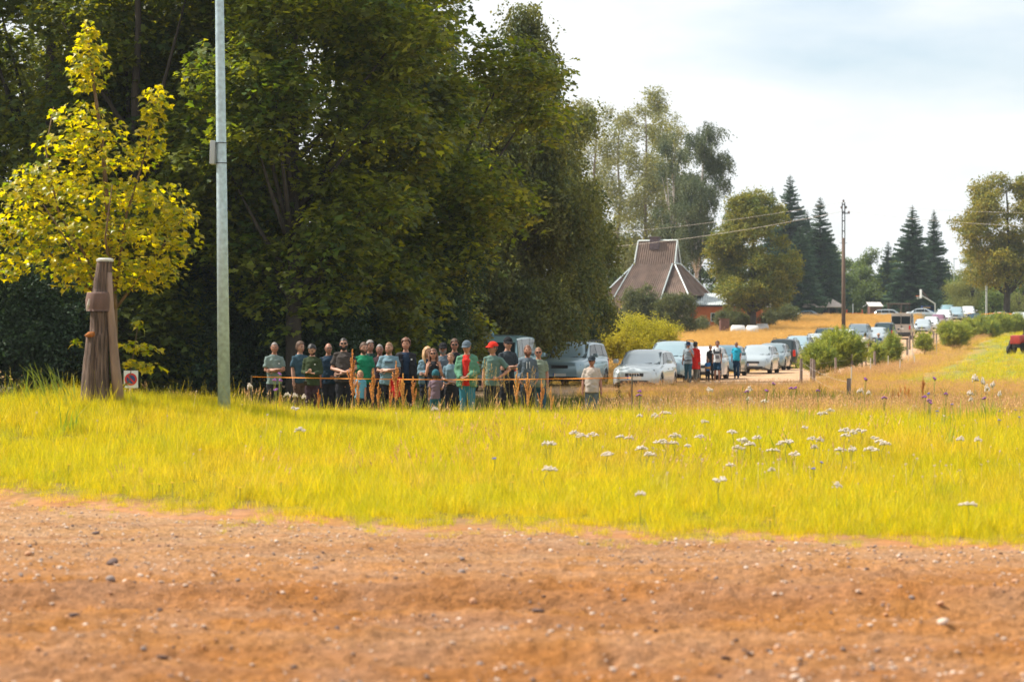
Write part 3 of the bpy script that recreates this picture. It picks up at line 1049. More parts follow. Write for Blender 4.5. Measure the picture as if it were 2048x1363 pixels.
tree('maple_tree', 'maple right behind the steel pole, its crown reaching down to the bushes', -7.4, 63, 2.6, 12.5, 2.6, 'maple', 8, BARK, 110, nl=20, group='tall trees behind the spectators')
tree('maple_tree', 'maple just outside the left edge of the picture', -19, 63, 4.6, 17, 2.5, 'maple', 4, BARK, 106, nl=20)
tree('maple_tree', 'second maple outside the left edge of the picture', -25, 62, 4.6, 17, 2.5, 'maple', 4, BARK, 107, nl=18)
for i, (px, D, r, h) in enumerate(((60, 82, 4.5, 17), (420, 84, 4.5, 18), (700, 86, 4.5, 17.5), (300, 90, 5, 19))):
    tree('maple_tree', ['dim tree behind the upper left maples, seen through their gaps', 'dim tree behind the maple right of the pole',
                        'dim tree deep in the wood behind the middle maple', 'dim tall tree deepest in the wood behind the steel pole'][i],
         WX(px, D), D, r, h, 1.2, 'maple', 6, BARK, 120 + i, nl=20, group='trees deeper in the wood')
# hanging birches at the right end of the wall
tree_px('birch_tree', 'tall birch with drooping twigs at the right end of the tree wall', 1060, 100, 66, -6, 500, 'birch', 5.5, BARK_BIRCH, 131, nl=30, tr=.2, scale=(.8, 1.3), group='birches at the end of the tree wall', gaps=.3)
tree_px('birch_tree', 'broad lower birch with a hanging crown touching the yellow bush', 1128, 106, 100, 200, 615, 'birch', 5, BARK_BIRCH, 132, nl=24, tr=.18, group='birches at the end of the tree wall')
tree_px('birch_tree', 'shaggy birch between the middle maple and the tall birch', 985, 96, 90, 190, 610, 'birch', 5, BARK_BIRCH, 133, nl=22, tr=.18, group='birches at the end of the tree wall')
tree_px('birch_tree', 'lowest drooping birch behind the parked vans', 1165, 114, 70, 400, 650, 'birch', 5.5, BARK_BIRCH, 134, nl=16, tr=.14, group='birches at the end of the tree wall')
tree_px('fir_tree', 'small dark conifer tip showing above the middle maple', 905, 110, 40, 6, 300, 'lilac', 2.5, BARK, 135, nl=10)
# undergrowth along the foot of the wall
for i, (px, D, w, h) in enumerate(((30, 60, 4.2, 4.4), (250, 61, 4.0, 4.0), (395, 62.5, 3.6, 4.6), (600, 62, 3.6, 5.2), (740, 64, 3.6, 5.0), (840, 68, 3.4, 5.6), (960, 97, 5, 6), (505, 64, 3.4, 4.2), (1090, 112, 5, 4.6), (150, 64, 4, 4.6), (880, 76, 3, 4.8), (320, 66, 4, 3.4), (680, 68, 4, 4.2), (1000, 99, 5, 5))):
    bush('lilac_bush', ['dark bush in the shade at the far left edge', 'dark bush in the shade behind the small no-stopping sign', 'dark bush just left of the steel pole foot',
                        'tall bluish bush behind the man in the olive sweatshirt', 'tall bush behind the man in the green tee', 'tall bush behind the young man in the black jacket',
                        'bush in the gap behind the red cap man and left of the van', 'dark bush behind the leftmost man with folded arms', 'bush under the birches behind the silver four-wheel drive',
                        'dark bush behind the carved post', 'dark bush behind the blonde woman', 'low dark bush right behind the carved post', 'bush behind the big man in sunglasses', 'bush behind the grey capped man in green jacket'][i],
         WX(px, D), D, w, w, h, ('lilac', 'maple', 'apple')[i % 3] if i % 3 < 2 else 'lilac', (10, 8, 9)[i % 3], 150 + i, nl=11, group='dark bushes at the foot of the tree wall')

# ---- trees round the house
ASG = 'tall pale aspens behind the house'
for i, (px, D, rp, yt, yb) in enumerate(((1190, 285, 74, 205, 620), (1290, 292, 82, 184, 600), (1238, 300, 66, 235, 620), (1350, 300, 56, 255, 600), (1160, 295, 50, 215, 600), (1325, 305, 60, 215, 600))):
    tree_px('aspen_tree', ['tall airy aspen left of the house roof', 'tallest airy aspen above the chimney', 'thinner aspen between the two tallest ones', 'short aspen right behind the roof ridge', 'aspen at the far left half hidden by the birches', 'aspen behind, right of the tallest one'][i],
            px, D, rp, yt, yb, 'aspen', 1.7, BARK_ASPEN, 170 + i, nl=75, tr=.34, group=ASG, gaps=.4, shell=.8, scale=(.8, 1.4))
tree_px('birch_tree', 'tall weeping birch with a white trunk right behind the house', 1392, 270, 58, 246, 500, 'birchfar', 2.2, BARK_BIRCH, 180, nl=44, tr=.28, gaps=.6, scale=(.7, 1.1), lean=(1.2, 0))
tree_px('birch_tree', 'dark birch crown between the aspens and the weeping birch', 1345, 276, 36, 262, 520, 'birchfar', 2.4, BARK_BIRCH, 181, nl=20, tr=.24, gaps=.5)
for i, (px, D, rp, yt) in enumerate(((1200, 280, 60, 520), (1265, 310, 60, 480), (1330, 312, 60, 470), (1400, 300, 50, 440), (1440, 310, 60, 470), (1180, 240, 50, 560), (1475, 330, 40, 400))):
    tree_px('hazel_tree', ['dark bushy tree left of the house', 'green tree behind the left part of the roof', 'green tree behind the chimney', 'dark green tree behind the birch trunk',
                           'dark tree between the birch and the round linden', 'dark low tree between birches and house', 'slender dark tree peeping over the linden'][i],
            px, D, rp, yt, 655, 'forest', 1.8, BARK, 190 + i, nl=14, tr=.2, group='undergrowth trees behind the house')
tree_px('linden_tree', 'large round sunlit linden right of the house', 1506, 236, 98, 392, 610, 'linden', 4.5, BARK, 200, nl=66, tr=.34, asp=1.0)
for i, (px, D, w, yt) in enumerate(((1283, 228, 84, 568), (1352, 226, 84, 578), (1215, 232, 60, 590))):
    bush('apple_tree', ['leafy apple tree before the left half of the roof', 'leafy apple tree with a dark trunk before the orange annex', 'low apple tree at the left corner of the house'][i],
         WX(px, D), D, w * D / FPX, 3.6, WZ(yt, D) - gz1(WX(px, D), D), 'apple', 7, 210 + i, nl=12, cat='tree', group='apple trees in front of the house')
for i, (px, D, w, yt) in enumerate(((1452, 242, 50, 612), (1480, 240, 60, 618), (1574, 262, 62, 600), (1534, 246, 40, 615), (1405, 236, 26, 628))):
    bush('garden_bush', ['bush right of the annex window', 'dark bush under the linden', 'rounded bush left of the gazebo', 'small bush at the linden foot', 'small bush below the annex window'][i],
         WX(px, D), D, w * D / FPX, 3, WZ(yt, D) - gz1(WX(px, D), D), 'apple', 7, 220 + i, nl=9, group='bushes in the garden')
# broad yellow-green bush by the track
x, D = WX(1236, 126), 126
bush('yellow_bush', 'large rounded yellow-green bush at the end of the tree wall', x, D, 6.4, 4.6, WZ(628, D) - gz1(x, D), 'caragana', 17, 230, nl=16, scale=(.8, 1.3))
bush('yellow_bush', 'small yellow-green bush at the right foot of the large yellow bush', WX(1325, 124), 124, 2.4, 2, 1.2, 'caragana', 14, 231, nl=6)
# spruces and the wood beyond the field
SG = 'dark spruces behind the field'
for px, D, yt, rp, lb_ in ((1580, 352, 348, 52, 'tall dark spruce just right of the linden'), (1640, 346, 392, 42, 'pointed dark spruce left of the utility pole'),
                           (1614, 372, 420, 40, 'shorter spruce between the two tall spruces'), (1825, 352, 410, 44, 'tallest spruce of the pair right of the utility pole'),
                           (1868, 362, 418, 34, 'narrower spruce beside the tallest one on the right'), (1776, 372, 482, 26, 'small pale spruce left of the pair'),
                           (1545, 372, 372, 34, 'spruce tip rising over the linden'), (1600, 330, 452, 42, 'low dark spruce behind the gazebo'), (1660, 350, 470, 34, 'low spruce right beside the utility pole')):
    x = WX(px, D); spruce(lb_, x, D, WZ(yt, D) - gz1(x, D), rp * 1.5 * D / FPX, int(px), group=SG, dens=1.25)
FG = 'leafy trees at the edge of the far wood'
for i, (px, D, rp, yt) in enumerate(((1700, 400, 34, 512), (1740, 395, 36, 498), (1790, 392, 40, 520), (1835, 388, 40, 500), (1880, 380, 34, 530), (1655, 385, 40, 505), (1720, 375, 40, 540), (1765, 372, 36, 548), (1905, 372, 28, 550), (1600, 380, 44, 510), (1690, 368, 36, 550), (1850, 372, 36, 545))):
    tree_px('wood_tree', ['rounded green tree right of the utility pole', 'sunlit rounded tree above the brown shed', 'green tree between shed and spruce pair', 'dark tree at the foot of the spruce pair',
                          'green tree behind the basketball hoop', 'dark tree left of the utility pole', 'lower tree behind the red swing', 'lower tree behind the log frame', 'low tree behind the far lamp post',
                          'dark tree over the gazebo roof', 'low green tree right of the pole foot', 'low dark tree behind the hoop'][i],
            px, D, rp, yt, 650, 'forest', 3.2, BARK, 240 + i, nl=14, tr=.22, group=FG, scale=(.9, 1.4))
tree_px('oak_tree', 'large spreading tree with ochre leaves at the right edge', 2015, 262, 118, 362, 560, 'oak', 2.8, BARK, 260, nl=64, tr=.42, gaps=.5, scale=(.8, 1.3), asp=.85)
tree_px('willow_tree', 'pale rounded willow under the large right tree', 1945, 290, 56, 512, 640, 'willow', 3.2, BARK, 261, nl=20, tr=.25, group='trees at the right edge')
for i, (px, D, rp, yt, k) in enumerate(((2000, 300, 50, 560, 'forest'), (2048, 295, 50, 545, 'forest'), (2038, 285, 26, 588, 'willow'), (1985, 285, 28, 585, 'forest'), (2085, 300, 60, 500, 'forest'), (1920, 330, 30, 560, 'forest'))):
    tree_px('wood_tree', ['dark tree right of the willow', 'dark tree under the large tree at the right edge', 'small pointed green tree beside the white pickup', 'dark low tree under the stork nest', 'tree beyond the right edge', 'small tree left of the willow'][i],
            px, D, rp, yt, 650, k, 1.6, BARK, 270 + i, nl=12, tr=.18, group='trees at the right edge')
# distant wooded hill, one mass
hx = np.linspace(-60, 330, 900)
P = []
for yy in (880, 900, 925):
    P.append(np.stack([hx + rng.normal(0, 2, 900), np.full(900, yy) + rng.normal(0, 5, 900), 15 + (yy - 880) * .12 + rng.normal(0, 1.5, 900) + rng.uniform(-8, 2, 900)], 1))
P = np.concatenate(P)
far = scatter('far_wood', SP['forest'], P, rng.uniform(-.4, .4, (len(P), 3)), rng.uniform(5, 8, len(P)), rng.integers(0, 4, len(P)))
tag(far, 'distant wooded ridge showing low between the nearer trees', 'wood', kind='stuff')

# small pines along the fence
PG = 'young pines along the fence'
for i, (px, yb, yt, D, w) in enumerate(((1672, 745, 668, 122, 104), (1640, 742, 700, 120, 60), (1785, 720, 676, 150, 26), (1755, 728, 692, 146, 22), (1850, 702, 668, 172, 26), (1905, 702, 644, 176, 62),
                                        (1918, 690, 650, 184, 40), (1966, 668, 634, 215, 44), (2000, 662, 630, 222, 44), (2030, 664, 634, 226, 40), (1940, 672, 640, 206, 30), (1985, 668, 640, 214, 34))):
    x = WX(px, D); b = gz1(x, D)
    bush('young_pine', ['widest bushy pine behind the wooden posts', 'pine lobe on the left flank of the widest pine', 'thin small pine left of the striped man in the lane', 'smallest pine near the two men walking away',
                        'little pine beside the beige van', 'rounded pine before the row of white cars', 'pine right behind the rounded one', 'pine below the dark car with the red tail light', 'pine in the middle of the far hedge',
                        'pine at the right edge above the red tractor', 'pine left in the far hedge', 'low pine in the far hedge'][i], x, D, w * D / FPX, w * D / FPX * .8, max(.9, WZ(yt, D) - b), 'pine', 15 if i > 1 else 18, 300 + i,
         group=PG, nl=16, scale=(1.4, 3.4), cat='pine')
# hero: young maple beside the carved post
mx_, my_ = -6.15, 37.4
mb_ = gz1(mx_, my_)
root = empty('young_maple', (mx_, my_, mb_)); tag(root, 'young maple with glowing yellow-green leaves behind the carved wooden post', 'tree')
g = np.random.default_rng(5)
s = 37.4 / FPX
HX = lambda px: WX(px, my_) - mx_
HZ = lambda py: WZ(py, my_) - mb_
stems = [[(0, 0, -.2), (0, 0, 1.5), (HX(205), .05, HZ(300)), (HX(185), 0, HZ(150)), (HX(172), 0, HZ(52))],
         [(0, 0, 1.6), (HX(255), -.1, HZ(430)), (HX(295), -.1, HZ(300)), (HX(318), -.1, HZ(185))],
         [(0, 0, 1.5), (HX(120), -.2, HZ(420)), (HX(95), -.15, HZ(300)), (HX(110), -.1, HZ(215))],
         [(0, 0, 1.4), (HX(90), .1, HZ(500)), (HX(15), .2, HZ(400))], [(0, 0, 1.4), (HX(300), .2, HZ(520)), (HX(375), .1, HZ(420))],
         [(0, 0, 1.4), (HX(230), -.9, HZ(480)), (HX(250), -1.2, HZ(380))], [(0, 0, 1.4), (HX(160), -.7, HZ(500)), (HX(120), -1.3, HZ(420))]]
tb = MB()
for i, st in enumerate(stems):
    tb.tube(st, [(.055 if i == 0 else .022) * (1 - .85 * k / (len(st) - 1)) + .003 for k in range(len(st))], 7)
lv = []


def addlv(c, r, n, hang=0):
    for _ in range(n):
        d = g.normal(0, 1, 3); d /= np.linalg.norm(d); q = g.random() ** .40
        p = np.array(c) + d * np.array(r) * q
        lv.append((p[0], p[1], p[2], math.atan2(d[1], d[0])))


for py, w in ((55, 14), (72, 26), (95, 40), (120, 48), (145, 50), (168, 36)):
    addlv((HX(178 - (py - 60) * .05), 0, HZ(py)), (w * s, w * s, .13), int(w * 1.5))
for py, w in ((190, 28), (215, 34), (240, 30), (270, 34), (300, 44)):
    addlv((HX(312 - (py - 190) * .12), -.1, HZ(py)), (w * s, w * s, .14), int(w * 1.5))
for (px, py, wx, wz, n) in ((160, 230, 60, 26, 110), (200, 265, 70, 30, 130), (130, 290, 70, 30, 140), (225, 320, 90, 34, 200), (110, 350, 85, 34, 200), (60, 385, 70, 36, 170), (180, 390, 120, 40, 330), (290, 390, 85, 38, 220),
                            (340, 430, 62, 32, 150), (45, 440, 70, 34, 170), (150, 460, 130, 42, 380), (270, 470, 110, 42, 320), (355, 480, 50, 36, 110), (40, 500, 60, 30, 130), (130, 525, 110, 34, 260), (240, 535, 120, 34, 280), (330, 535, 60, 28, 110), (190, 565, 90, 22, 130), (10, 545, 40, 18, 50), (290, 570, 50, 18, 50), (-20, 460, 40, 40, 70)):
    addlv((HX(px), 0, HZ(py)), (wx * s, min(1.3, wx * s * 1.1), wz * s), int(n * 1.0))
for (px, py, w, n) in ((285, 650, 14, 10), (270, 690, 30, 26), (300, 700, 30, 26), (275, 728, 34, 34), (310, 735, 26, 16), (160, 685, 14, 8), (250, 770, 18, 10)):
    addlv((HX(px), -.3, HZ(py)), (w * s, .25, .08), n)
tb.tube([(.05, -.1, .1), (HX(265), -.3, HZ(760)), (HX(282), -.3, HZ(650))], [.012, .008, .004], 5)
tb.build('trunk', mat('bark_young', (.16, .10, .05), .8, noise=.3), root, smooth=True)
lm_ = []
for i in range(4):
    V, F = [], []
    add_mleaf(V, F, Matrix.Identity(4), .108, .10 + .06 * i, .2 + .12 * i)
    lm_.append(mesh_obj('leaf', V, F, L_YOUNG, link=False))
lv.sort(key=lambda q: q[1])
LR = [(g.normal(-.35, .35), g.normal(0, .32), q[3] - math.pi / 2 + g.normal(0, .7), g.uniform(.7, 1.25)) for q in lv]
for i in range(300):
    o = bpy.data.objects.new('leaf', lm_[i % 4].data); COL.objects.link(o); o.parent = root
    o.location = lv[i][:3]; o.rotation_euler = LR[i][:3]; o.scale = (LR[i][3],) * 3
P = [q[:3] for q in lv[300:]]
cr = scatter('leaves', src_collection('s_young', lm_), P, [q[:3] for q in LR[300:]], [q[3] for q in LR[300:]], g.integers(0, 4, len(P)), parent=root)
cr['kind'] = 'stuff'
# ============================================================ VEHICLES
PAINT = {}


def paint(name, c=None, metal=.35, rough=.28):
    if name not in PAINT:
        m = mat('paint_' + name, c, rough, metal, noise=.05, nscale=1.5, coat=.6)
        PAINT[name] = m
    return PAINT[name]


GLASS = mat('car_glass', (.03, .045, .05), .04, 0, ior=2.0, spec=.9)
GLASS_L = mat('windscreen_glass', (.13, .19, .21), .08, .15, ior=2.1, noise=.45, nscale=2.6)
GLASS_D = mat('tinted_glass', (.012, .02, .024), .12, 0, spec=.3)
PLASTIC = mat('black_plastic', (.02, .02, .022), .5)
TYRE = mat('tyre_rubber', (.022, .021, .02), .85, noise=.3, nscale=30)
RIM = mat('alloy_rim', (.45, .46, .47), .3, .8)
LAMP = mat('headlamp', (.16, .18, .18), .12, .5, spec=.9, noise=.8, nscale=12)
TAIL = mat('tail_lamp', (.55, .03, .015), .2)
PLATE = mat('number_plate', (.75, .75, .72), .5)
PBLUE = mat('plate_blue', (.02, .08, .45), .5)
CHROME = mat('chrome', (.6, .62, .63), .15, 1.0)

# side profile, front at y=0 going back; units: metres
CARS = {
    'sedan': dict(L=4.6, W=1.78, bon=(0.72, 0.86, .93), ws=(1.25, 2.05), roof=1.43, rw=(3.35, 4.0), boot=.98, gr=.60),
    'wagon': dict(L=4.7, W=1.80, bon=(0.74, 0.88, .95), ws=(1.28, 2.08), roof=1.47, rw=(4.2, 4.62), boot=1.0, gr=.62),
    'hatch': dict(L=4.1, W=1.74, bon=(0.76, 0.90, .97), ws=(1.05, 1.85), roof=1.49, rw=(3.6, 4.02), boot=1.0, gr=.60),
    'suv': dict(L=4.65, W=1.88, bon=(0.95, 1.06, 1.12), ws=(1.2, 1.9), roof=1.76, rw=(4.15, 4.58), boot=1.12, gr=.64),
    'mpv': dict(L=4.7, W=1.86, bon=(0.86, 1.0, 1.08), ws=(.95, 1.95), roof=1.72, rw=(4.3, 4.64), boot=1.08, gr=.64),
    'van': dict(L=5.3, W=2.02, bon=(1.0, 1.14, 1.25), ws=(.72, 1.5), roof=2.38, rw=(5.18, 5.28), boot=1.25, gr=.80),
    'lowvan': dict(L=5.0, W=1.95, bon=(.95, 1.08, 1.18), ws=(.85, 1.65), roof=1.95, rw=(4.85, 4.97), boot=1.12, gr=.76),
}


def car_body(p, wheels, wr):
    """lower body with real wheel arches; returns verts/faces"""
    L, W = p['L'], p['W'] / 2
    zs = .22 if p['roof'] < 1.6 else .30
    st = sorted(set([0, .04, .12, .25, .45, .7] + list(np.round(np.arange(.9, L - .4, .12), 3)) + [L - .4, L - .22, L - .1, L - .03, L]))
    for w in wheels:
        st += [w - wr - .06, w + wr + .06]
    st = sorted(set(st))
    b0, b1, b2 = p['bon']
    ws0 = p['ws'][0]; rw1 = p['rw'][1]

    def top(y):
        if y < ws0: return float(np.interp(y, [0, .05, .25, ws0], [b0 - .1, b0 - .02, b0 + (b1 - b0) * .5, b2]))
        if y < rw1: return float(np.interp(y, [ws0, rw1], [b2, p['boot'] if rw1 < L - .35 else p['boot']]))
        return float(np.interp(y, [rw1, L - .12, L], [p['boot'], p['boot'] - .02, p['boot'] - .14]))
    rows = []
    for y in st:
        e = min(y, L - y)
        tap = 1 - .22 * (1 - min(1, e / .55)) ** 2.2 - (.05 * (1 - min(1, e / 1.4)))
        w = W * tap
        zt = top(y)
        zb = zs + (.10 * (1 - min(1, e / .3)))
        arch = 0
        for yw in wheels:
            d = abs(y - yw)
            if d < wr + .055:
                zb = max(zb, wr * .93 + math.sqrt(max(0, (wr + .055) ** 2 - d * d))); arch = 1
        bul = [(0, zt + .035), (w * .55, zt + .03), (w * .86, zt + .005), (w * .95, zt - .05), (w * .985, zt - .14)]
        zm = (zt - .14)
        for q in (0.3, .62, .85, 1.0):
            z = zm + (zb - zm) * q
            xx = w * (1.0 if q < .7 else (.985 if q < .95 else (.965 if not arch else 1.0)))
            bul.append((xx, z))
        bul.append((w * .84, zb + (.0 if not arch else .0)))
        rows.append((y, bul))
    V = []; F = []
    k = len(rows[0][1])
    for y, bul in rows:
        V += [(-x, y, z) for x, z in bul[::-1]] + [(x, y, z) for x, z in bul[1:]]
    m = 2 * k - 1
    for i in range(len(rows) - 1):
        for j in range(m - 1):
            F.append((i * m + j, i * m + j + 1, (i + 1) * m + j + 1, (i + 1) * m + j))
    F.append(tuple(range(m))[::-1]); n0 = (len(rows) - 1) * m; F.append(tuple(n0 + j for j in range(m)))
    return V, F, top


def wheel_parts(root, x, y, r, side):
    M = Matrix.Translation((x, y, r))
    mb = MB()
    prof = [(-.10, r * .70), (-.105, r * .93), (-.07, r), (.07, r), (.105, r * .93), (.10, r * .70)]
    n = 22; V = []; F = []
    for (dx, rr) in prof:
        for k in range(n):
            a = 6.2832 * k / n; V.append(M @ Vector((dx, rr * math.cos(a), rr * math.sin(a))))
    for i in range(len(prof) - 1):
        for k in range(n):
            F.append((i * n + k, i * n + (k + 1) % n, (i + 1) * n + (k + 1) % n, (i + 1) * n + k))
    t = mb.add(V, F).build('tyre', TYRE, root, smooth=True)
    mb = MB()
    ox = .06 * side
    mb.tube([(x + ox - .02 * side, y, r), (x + ox, y, r)], [r * .70, r * .70], 20)
    for k in range(6):
        a = k * math.pi / 3
        Mx = Matrix.Translation((x + ox + .012 * side, y, r)) @ Matrix.Rotation(a, 4, 'X')
        mb.box(-.012, .012, -.028, .028, .03, r * .66, Mx)
    rm = mb.build('rim', RIM, t)


def quad_on(mb, a, b, c, d, off, n=1):
    """pane lying just proud of the plane a,b,c,d (counter clockwise from outside)"""
    a, b, c, d = map(Vector, (a, b, c, d))
    nn = (b - a).cross(d - a).normalized()
    th = .012
    vs = [v + nn * off for v in (a, b, c, d)] + [v + nn * (off - th) for v in (a, b, c, d)]
    mb.add(vs, [(0, 1, 2, 3), (7, 6, 5, 4), (0, 4, 5, 1), (1, 5, 6, 2), (2, 6, 7, 3), (3, 7, 4, 0)])


def lerp(a, b, t):
    return Vector(a) * (1 - t) + Vector(b) * t


def pane(root, a, b, c, d, mi, off=.012, ins=.05, name='window'):
    """inset glass in the quad (a,b lower; c,d upper)"""
    a, b, c, d = map(Vector, (a, b, c, d))
    w = (b - a).length; h = (d - a).length
    iu, iv = min(.4, ins / max(w, .01)), min(.4, ins * .9 / max(h, .01))

    def P(u, v): return lerp(lerp(a, b, u), lerp(d, c, u), v)
    if name != 'side_window':
        sb = MB(); ku, kv = iu * .35, iv * .35
        quad_on(sb, P(ku, kv), P(1 - ku, kv), P(1 - ku, 1 - kv), P(ku, 1 - kv), off - .006)
        sb.build('window_seal', PLASTIC, root)
    mb = MB()
    quad_on(mb, P(iu, iv), P(1 - iu, iv), P(1 - iu * 1.1, 1 - iv), P(iu * 1.1, 1 - iv), off)
    return mb.build(name, mi, root)


def make_car(kind, label, px, D, pm, heading, rails=False, dark_low=False, base=None, group='cars parked along the track', cat='car', glass=None, rear=False, x=None, detail=True, rglass=None, name='parked_car', logo=False):
    p = CARS[kind]
    L, W = p['L'], p['W'] / 2
    wr = .32 if kind in ('sedan', 'wagon', 'hatch') else .35
    wheels = (.82 if kind not in ('van', 'lowvan') else .95, L - .85 - (.15 if kind in ('van', 'lowvan') else 0))
    x = WX(px, D) if x is None else x
    z = gz1(x, D) if base is None else base
    root = empty(name, (x, D, z), heading)
    tag(root, label, cat, group)
    V, F, top = car_body(p, wheels, wr)
    off = L / 2
    # greenhouse
    zr = p['roof']; ws0, ws1 = p['ws']; rw0, rw1 = p['rw']
    g0 = W * .93; g1 = W * (.76 if kind not in ('van', 'lowvan') else .86)
    belt = lambda y: top(y) - .0
    st = [(ws0, belt(ws0) - .03, 1.0, 0), ]
    G = []

    def gsec(y, zb, zt, wb, wt):
        cr = .045
        return [(-wb, y, zb), (-wt, y, zt - .03), (-wt * .93, y, zt), (-wt * .6, y, zt + cr * .8), (0, y, zt + cr), (wt * .6, y, zt + cr * .8), (wt * .93, y, zt), (wt, y, zt - .03), (wb, y, zb)]
    secs = []
    secs.append(gsec(ws0, belt(ws0) - .05, belt(ws0) - .02, g0 * .93, g0 * .90))
    zfr = zr - .06
    for q in (.33, .66, 1.0):
        y = ws0 + (ws1 - ws0) * q
        zt = belt(ws0) + (zfr - belt(ws0)) * q
        wt = g0 * .93 + (g1 - g0 * .93) * q
        secs.append(gsec(y, belt(y) - .05, zt, g0 * (.93 + .07 * q), wt))
    for q in (.15, .4, .7, 1.0):
        y = ws1 + (rw0 - ws1) * q
        zt = zfr + .06 * math.sin(math.pi * min(1, q * .8 + .1)) - .03 * q
        secs.append(gsec(y, belt(y) - .05, zt, g0, g1))
    for q in (.5, 1.0):
        y = rw0 + (rw1 - rw0) * q
        zt0 = zfr - .03 + .06 * math.sin(math.pi * .9)
        zt = zt0 + (belt(rw1) - .02 - zt0) * q
        secs.append(gsec(y, belt(y) - .05, zt, g0 * (1 - .04 * q), g1 + (g0 * .92 - g1) * q))
    n0 = len(V); m = 9
    for s_ in secs: V += s_
    for i in range(len(secs) - 1):
        for j in range(m - 1):
            F.append((n0 + i * m + j, n0 + i * m + j + 1, n0 + (i + 1) * m + j + 1, n0 + (i + 1) * m + j))
    V = [(a, b - off, c) for a, b, c in V]
    body = mesh_obj('body', V, F, [pm], root, smooth='angle')
    S = [[(a, b - off, c) for a, b, c in s_] for s_ in secs]
    gl = glass or GLASS_D
    # windscreen over sections 0..3 ; rear over last three
    pane(root, S[0][1], S[0][7], S[3][7], S[3][1], GLASS_L if not rear else GLASS, .02 + .02, .07, 'windscreen')
    n = len(S) - 1
    if kind not in ('van', 'lowvan'):
        pane(root, S[n][7], S[n][1], S[n - 2][1], S[n - 2][7], rglass or GLASS_D, .03, .08, 'rear_window')
    # side windows
    def side(sgn):
        j0, j1 = (0, 1) if sgn < 0 else (8, 7)

        def at(y, t):
            yy = y - off
            for i in range(len(S) - 1):
                if S[i][0][1] <= yy <= S[i + 1][0][1] + 1e-6:
                    q = (yy - S[i][0][1]) / max(1e-6, S[i + 1][0][1] - S[i][0][1])
                    return lerp(lerp(S[i][j0], S[i + 1][j0], q), lerp(S[i][j1], S[i + 1][j1], q), t)
            return Vector(S[-1][j0])
        sp = [ws0 + .30, ws0 + (rw0 - ws0) * .46, ws0 + (rw0 - ws0) * .80, rw0 + (rw1 - rw0) * .55]
        if kind == 'sedan': sp[2] = rw0 - .02
        for i in range(3):
            y0, y1 = sp[i] + .03, sp[i + 1] - .03
            ya = max(y0, ws1 + .02) if i == 0 else y0
            yb = min(y1, rw0 - .02)
            t0, t1 = .20, .93
            if yb - ya < .12: yb = ya + .12 if i == 2 else yb
            if i == 2 and y1 - y0 < .25: continue
            q = [at(y0, t0), at(y1, t0), at(min(yb, y1), t1), at(ya, t1)]
            if sgn < 0: q = [q[1], q[0], q[3], q[2]]
            mb = MB(); quad_on(mb, q[0], q[1], q[2], q[3], .016)
            mb.build('side_window', gl, root)
    side(-1); side(1)
    # lamps, grille, bumper, plates
    zf = top(.05)
    ft = W * (1 - .22 - .05)
    for sg in (-1, 1):
        mb = MB(); mb.bbox(sg * (ft - .06) - .19, sg * (ft - .06) + .19, -off - .015, -off + .30, zf - .19, zf - .045, .03,
                           Matrix.Translation((sg * .02, -off, 0)) @ Matrix.Rotation(sg * .25, 4, 'Z') @ Matrix.Translation((0, off, 0)))
        mb.build('headlight', LAMP, root, smooth='angle')
        zt_ = top(L - .1)
        mb = MB()
        if kind in ('van', 'lowvan', 'suv', 'mpv', 'wagon'):
            mb.bbox(sg * (W * .78) - .08, sg * (W * .78) + .08, off - .16, off + .015, zt_ - .40, zt_ - .02, .02)
        else:
            mb.bbox(sg * (W * .70) - .15, sg * (W * .70) + .15, off - .16, off + .015, zt_ - .26, zt_ - .10, .02)
        mb.build('tail_light', TAIL, root)
        mb = MB(); ym = ws0 + .42 - off; zm_ = top(ws0 + .4) + .10
        mb.bbox(sg * (W + .10) - .10, sg * (W + .10) + .10, ym - .05, ym + .06, zm_ - .07, zm_ + .08, .03)
        mb.build('wing_mirror', pm if not dark_low else PLASTIC, root, smooth='angle')
    MB().bbox(-.34, .34, -off - .02, -off + .10, zf - .20, zf - .08, .02).build('grille', PLASTIC, root)
    MB().bbox(-ft * .8, ft * .8, -off - .012, -off + .2, .24, .38, .03).build('air_intake', PLASTIC, root)
    pl = MB(); pl.cur = 0; pl.box(-.26, .26, -off - .035, -off - .015, .42, .53); pl.cur = 1; pl.box(-.26, -.21, -off - .039, -off - .030, .42, .53)
    pl.build('number_plate', [PLATE, PBLUE], root)
    pl = MB(); zp = .78 if kind not in ('van',) else .9; pl.box(-.26, .26, off + .004, off + .02, zp, zp + .11)
    pl.build('number_plate', PLATE, root)
    if dark_low:
        MB().bbox(-W * .86, W * .86, off - .25, off + .03, .34, .62, .05).build('bumper', PLASTIC, root, smooth='angle')
    # under body and wheel wells
    MB().box(-W * .80, W * .80, -off + .15, off - .15, .22, top(L / 2) - .2).build('underbody', PLASTIC, root)
    for yw in wheels:
        for sg in (-1, 1):
            wheel_parts(root, sg * (W - .12), yw - off, wr, sg)
    if rails:
        for sg in (-1, 1):
            MB().tube([(sg * g1 * .86, ws1 + .2 - off, zr - .01), (sg * g1 * .86, ws1 + .3 - off, zr + .06), (sg * g1 * .86, rw0 - .2 - off, zr + .05), (sg * g1 * .86, rw0 - .1 - off, zr - .02)], .018, 6).build('roof_rail', PLASTIC, root)
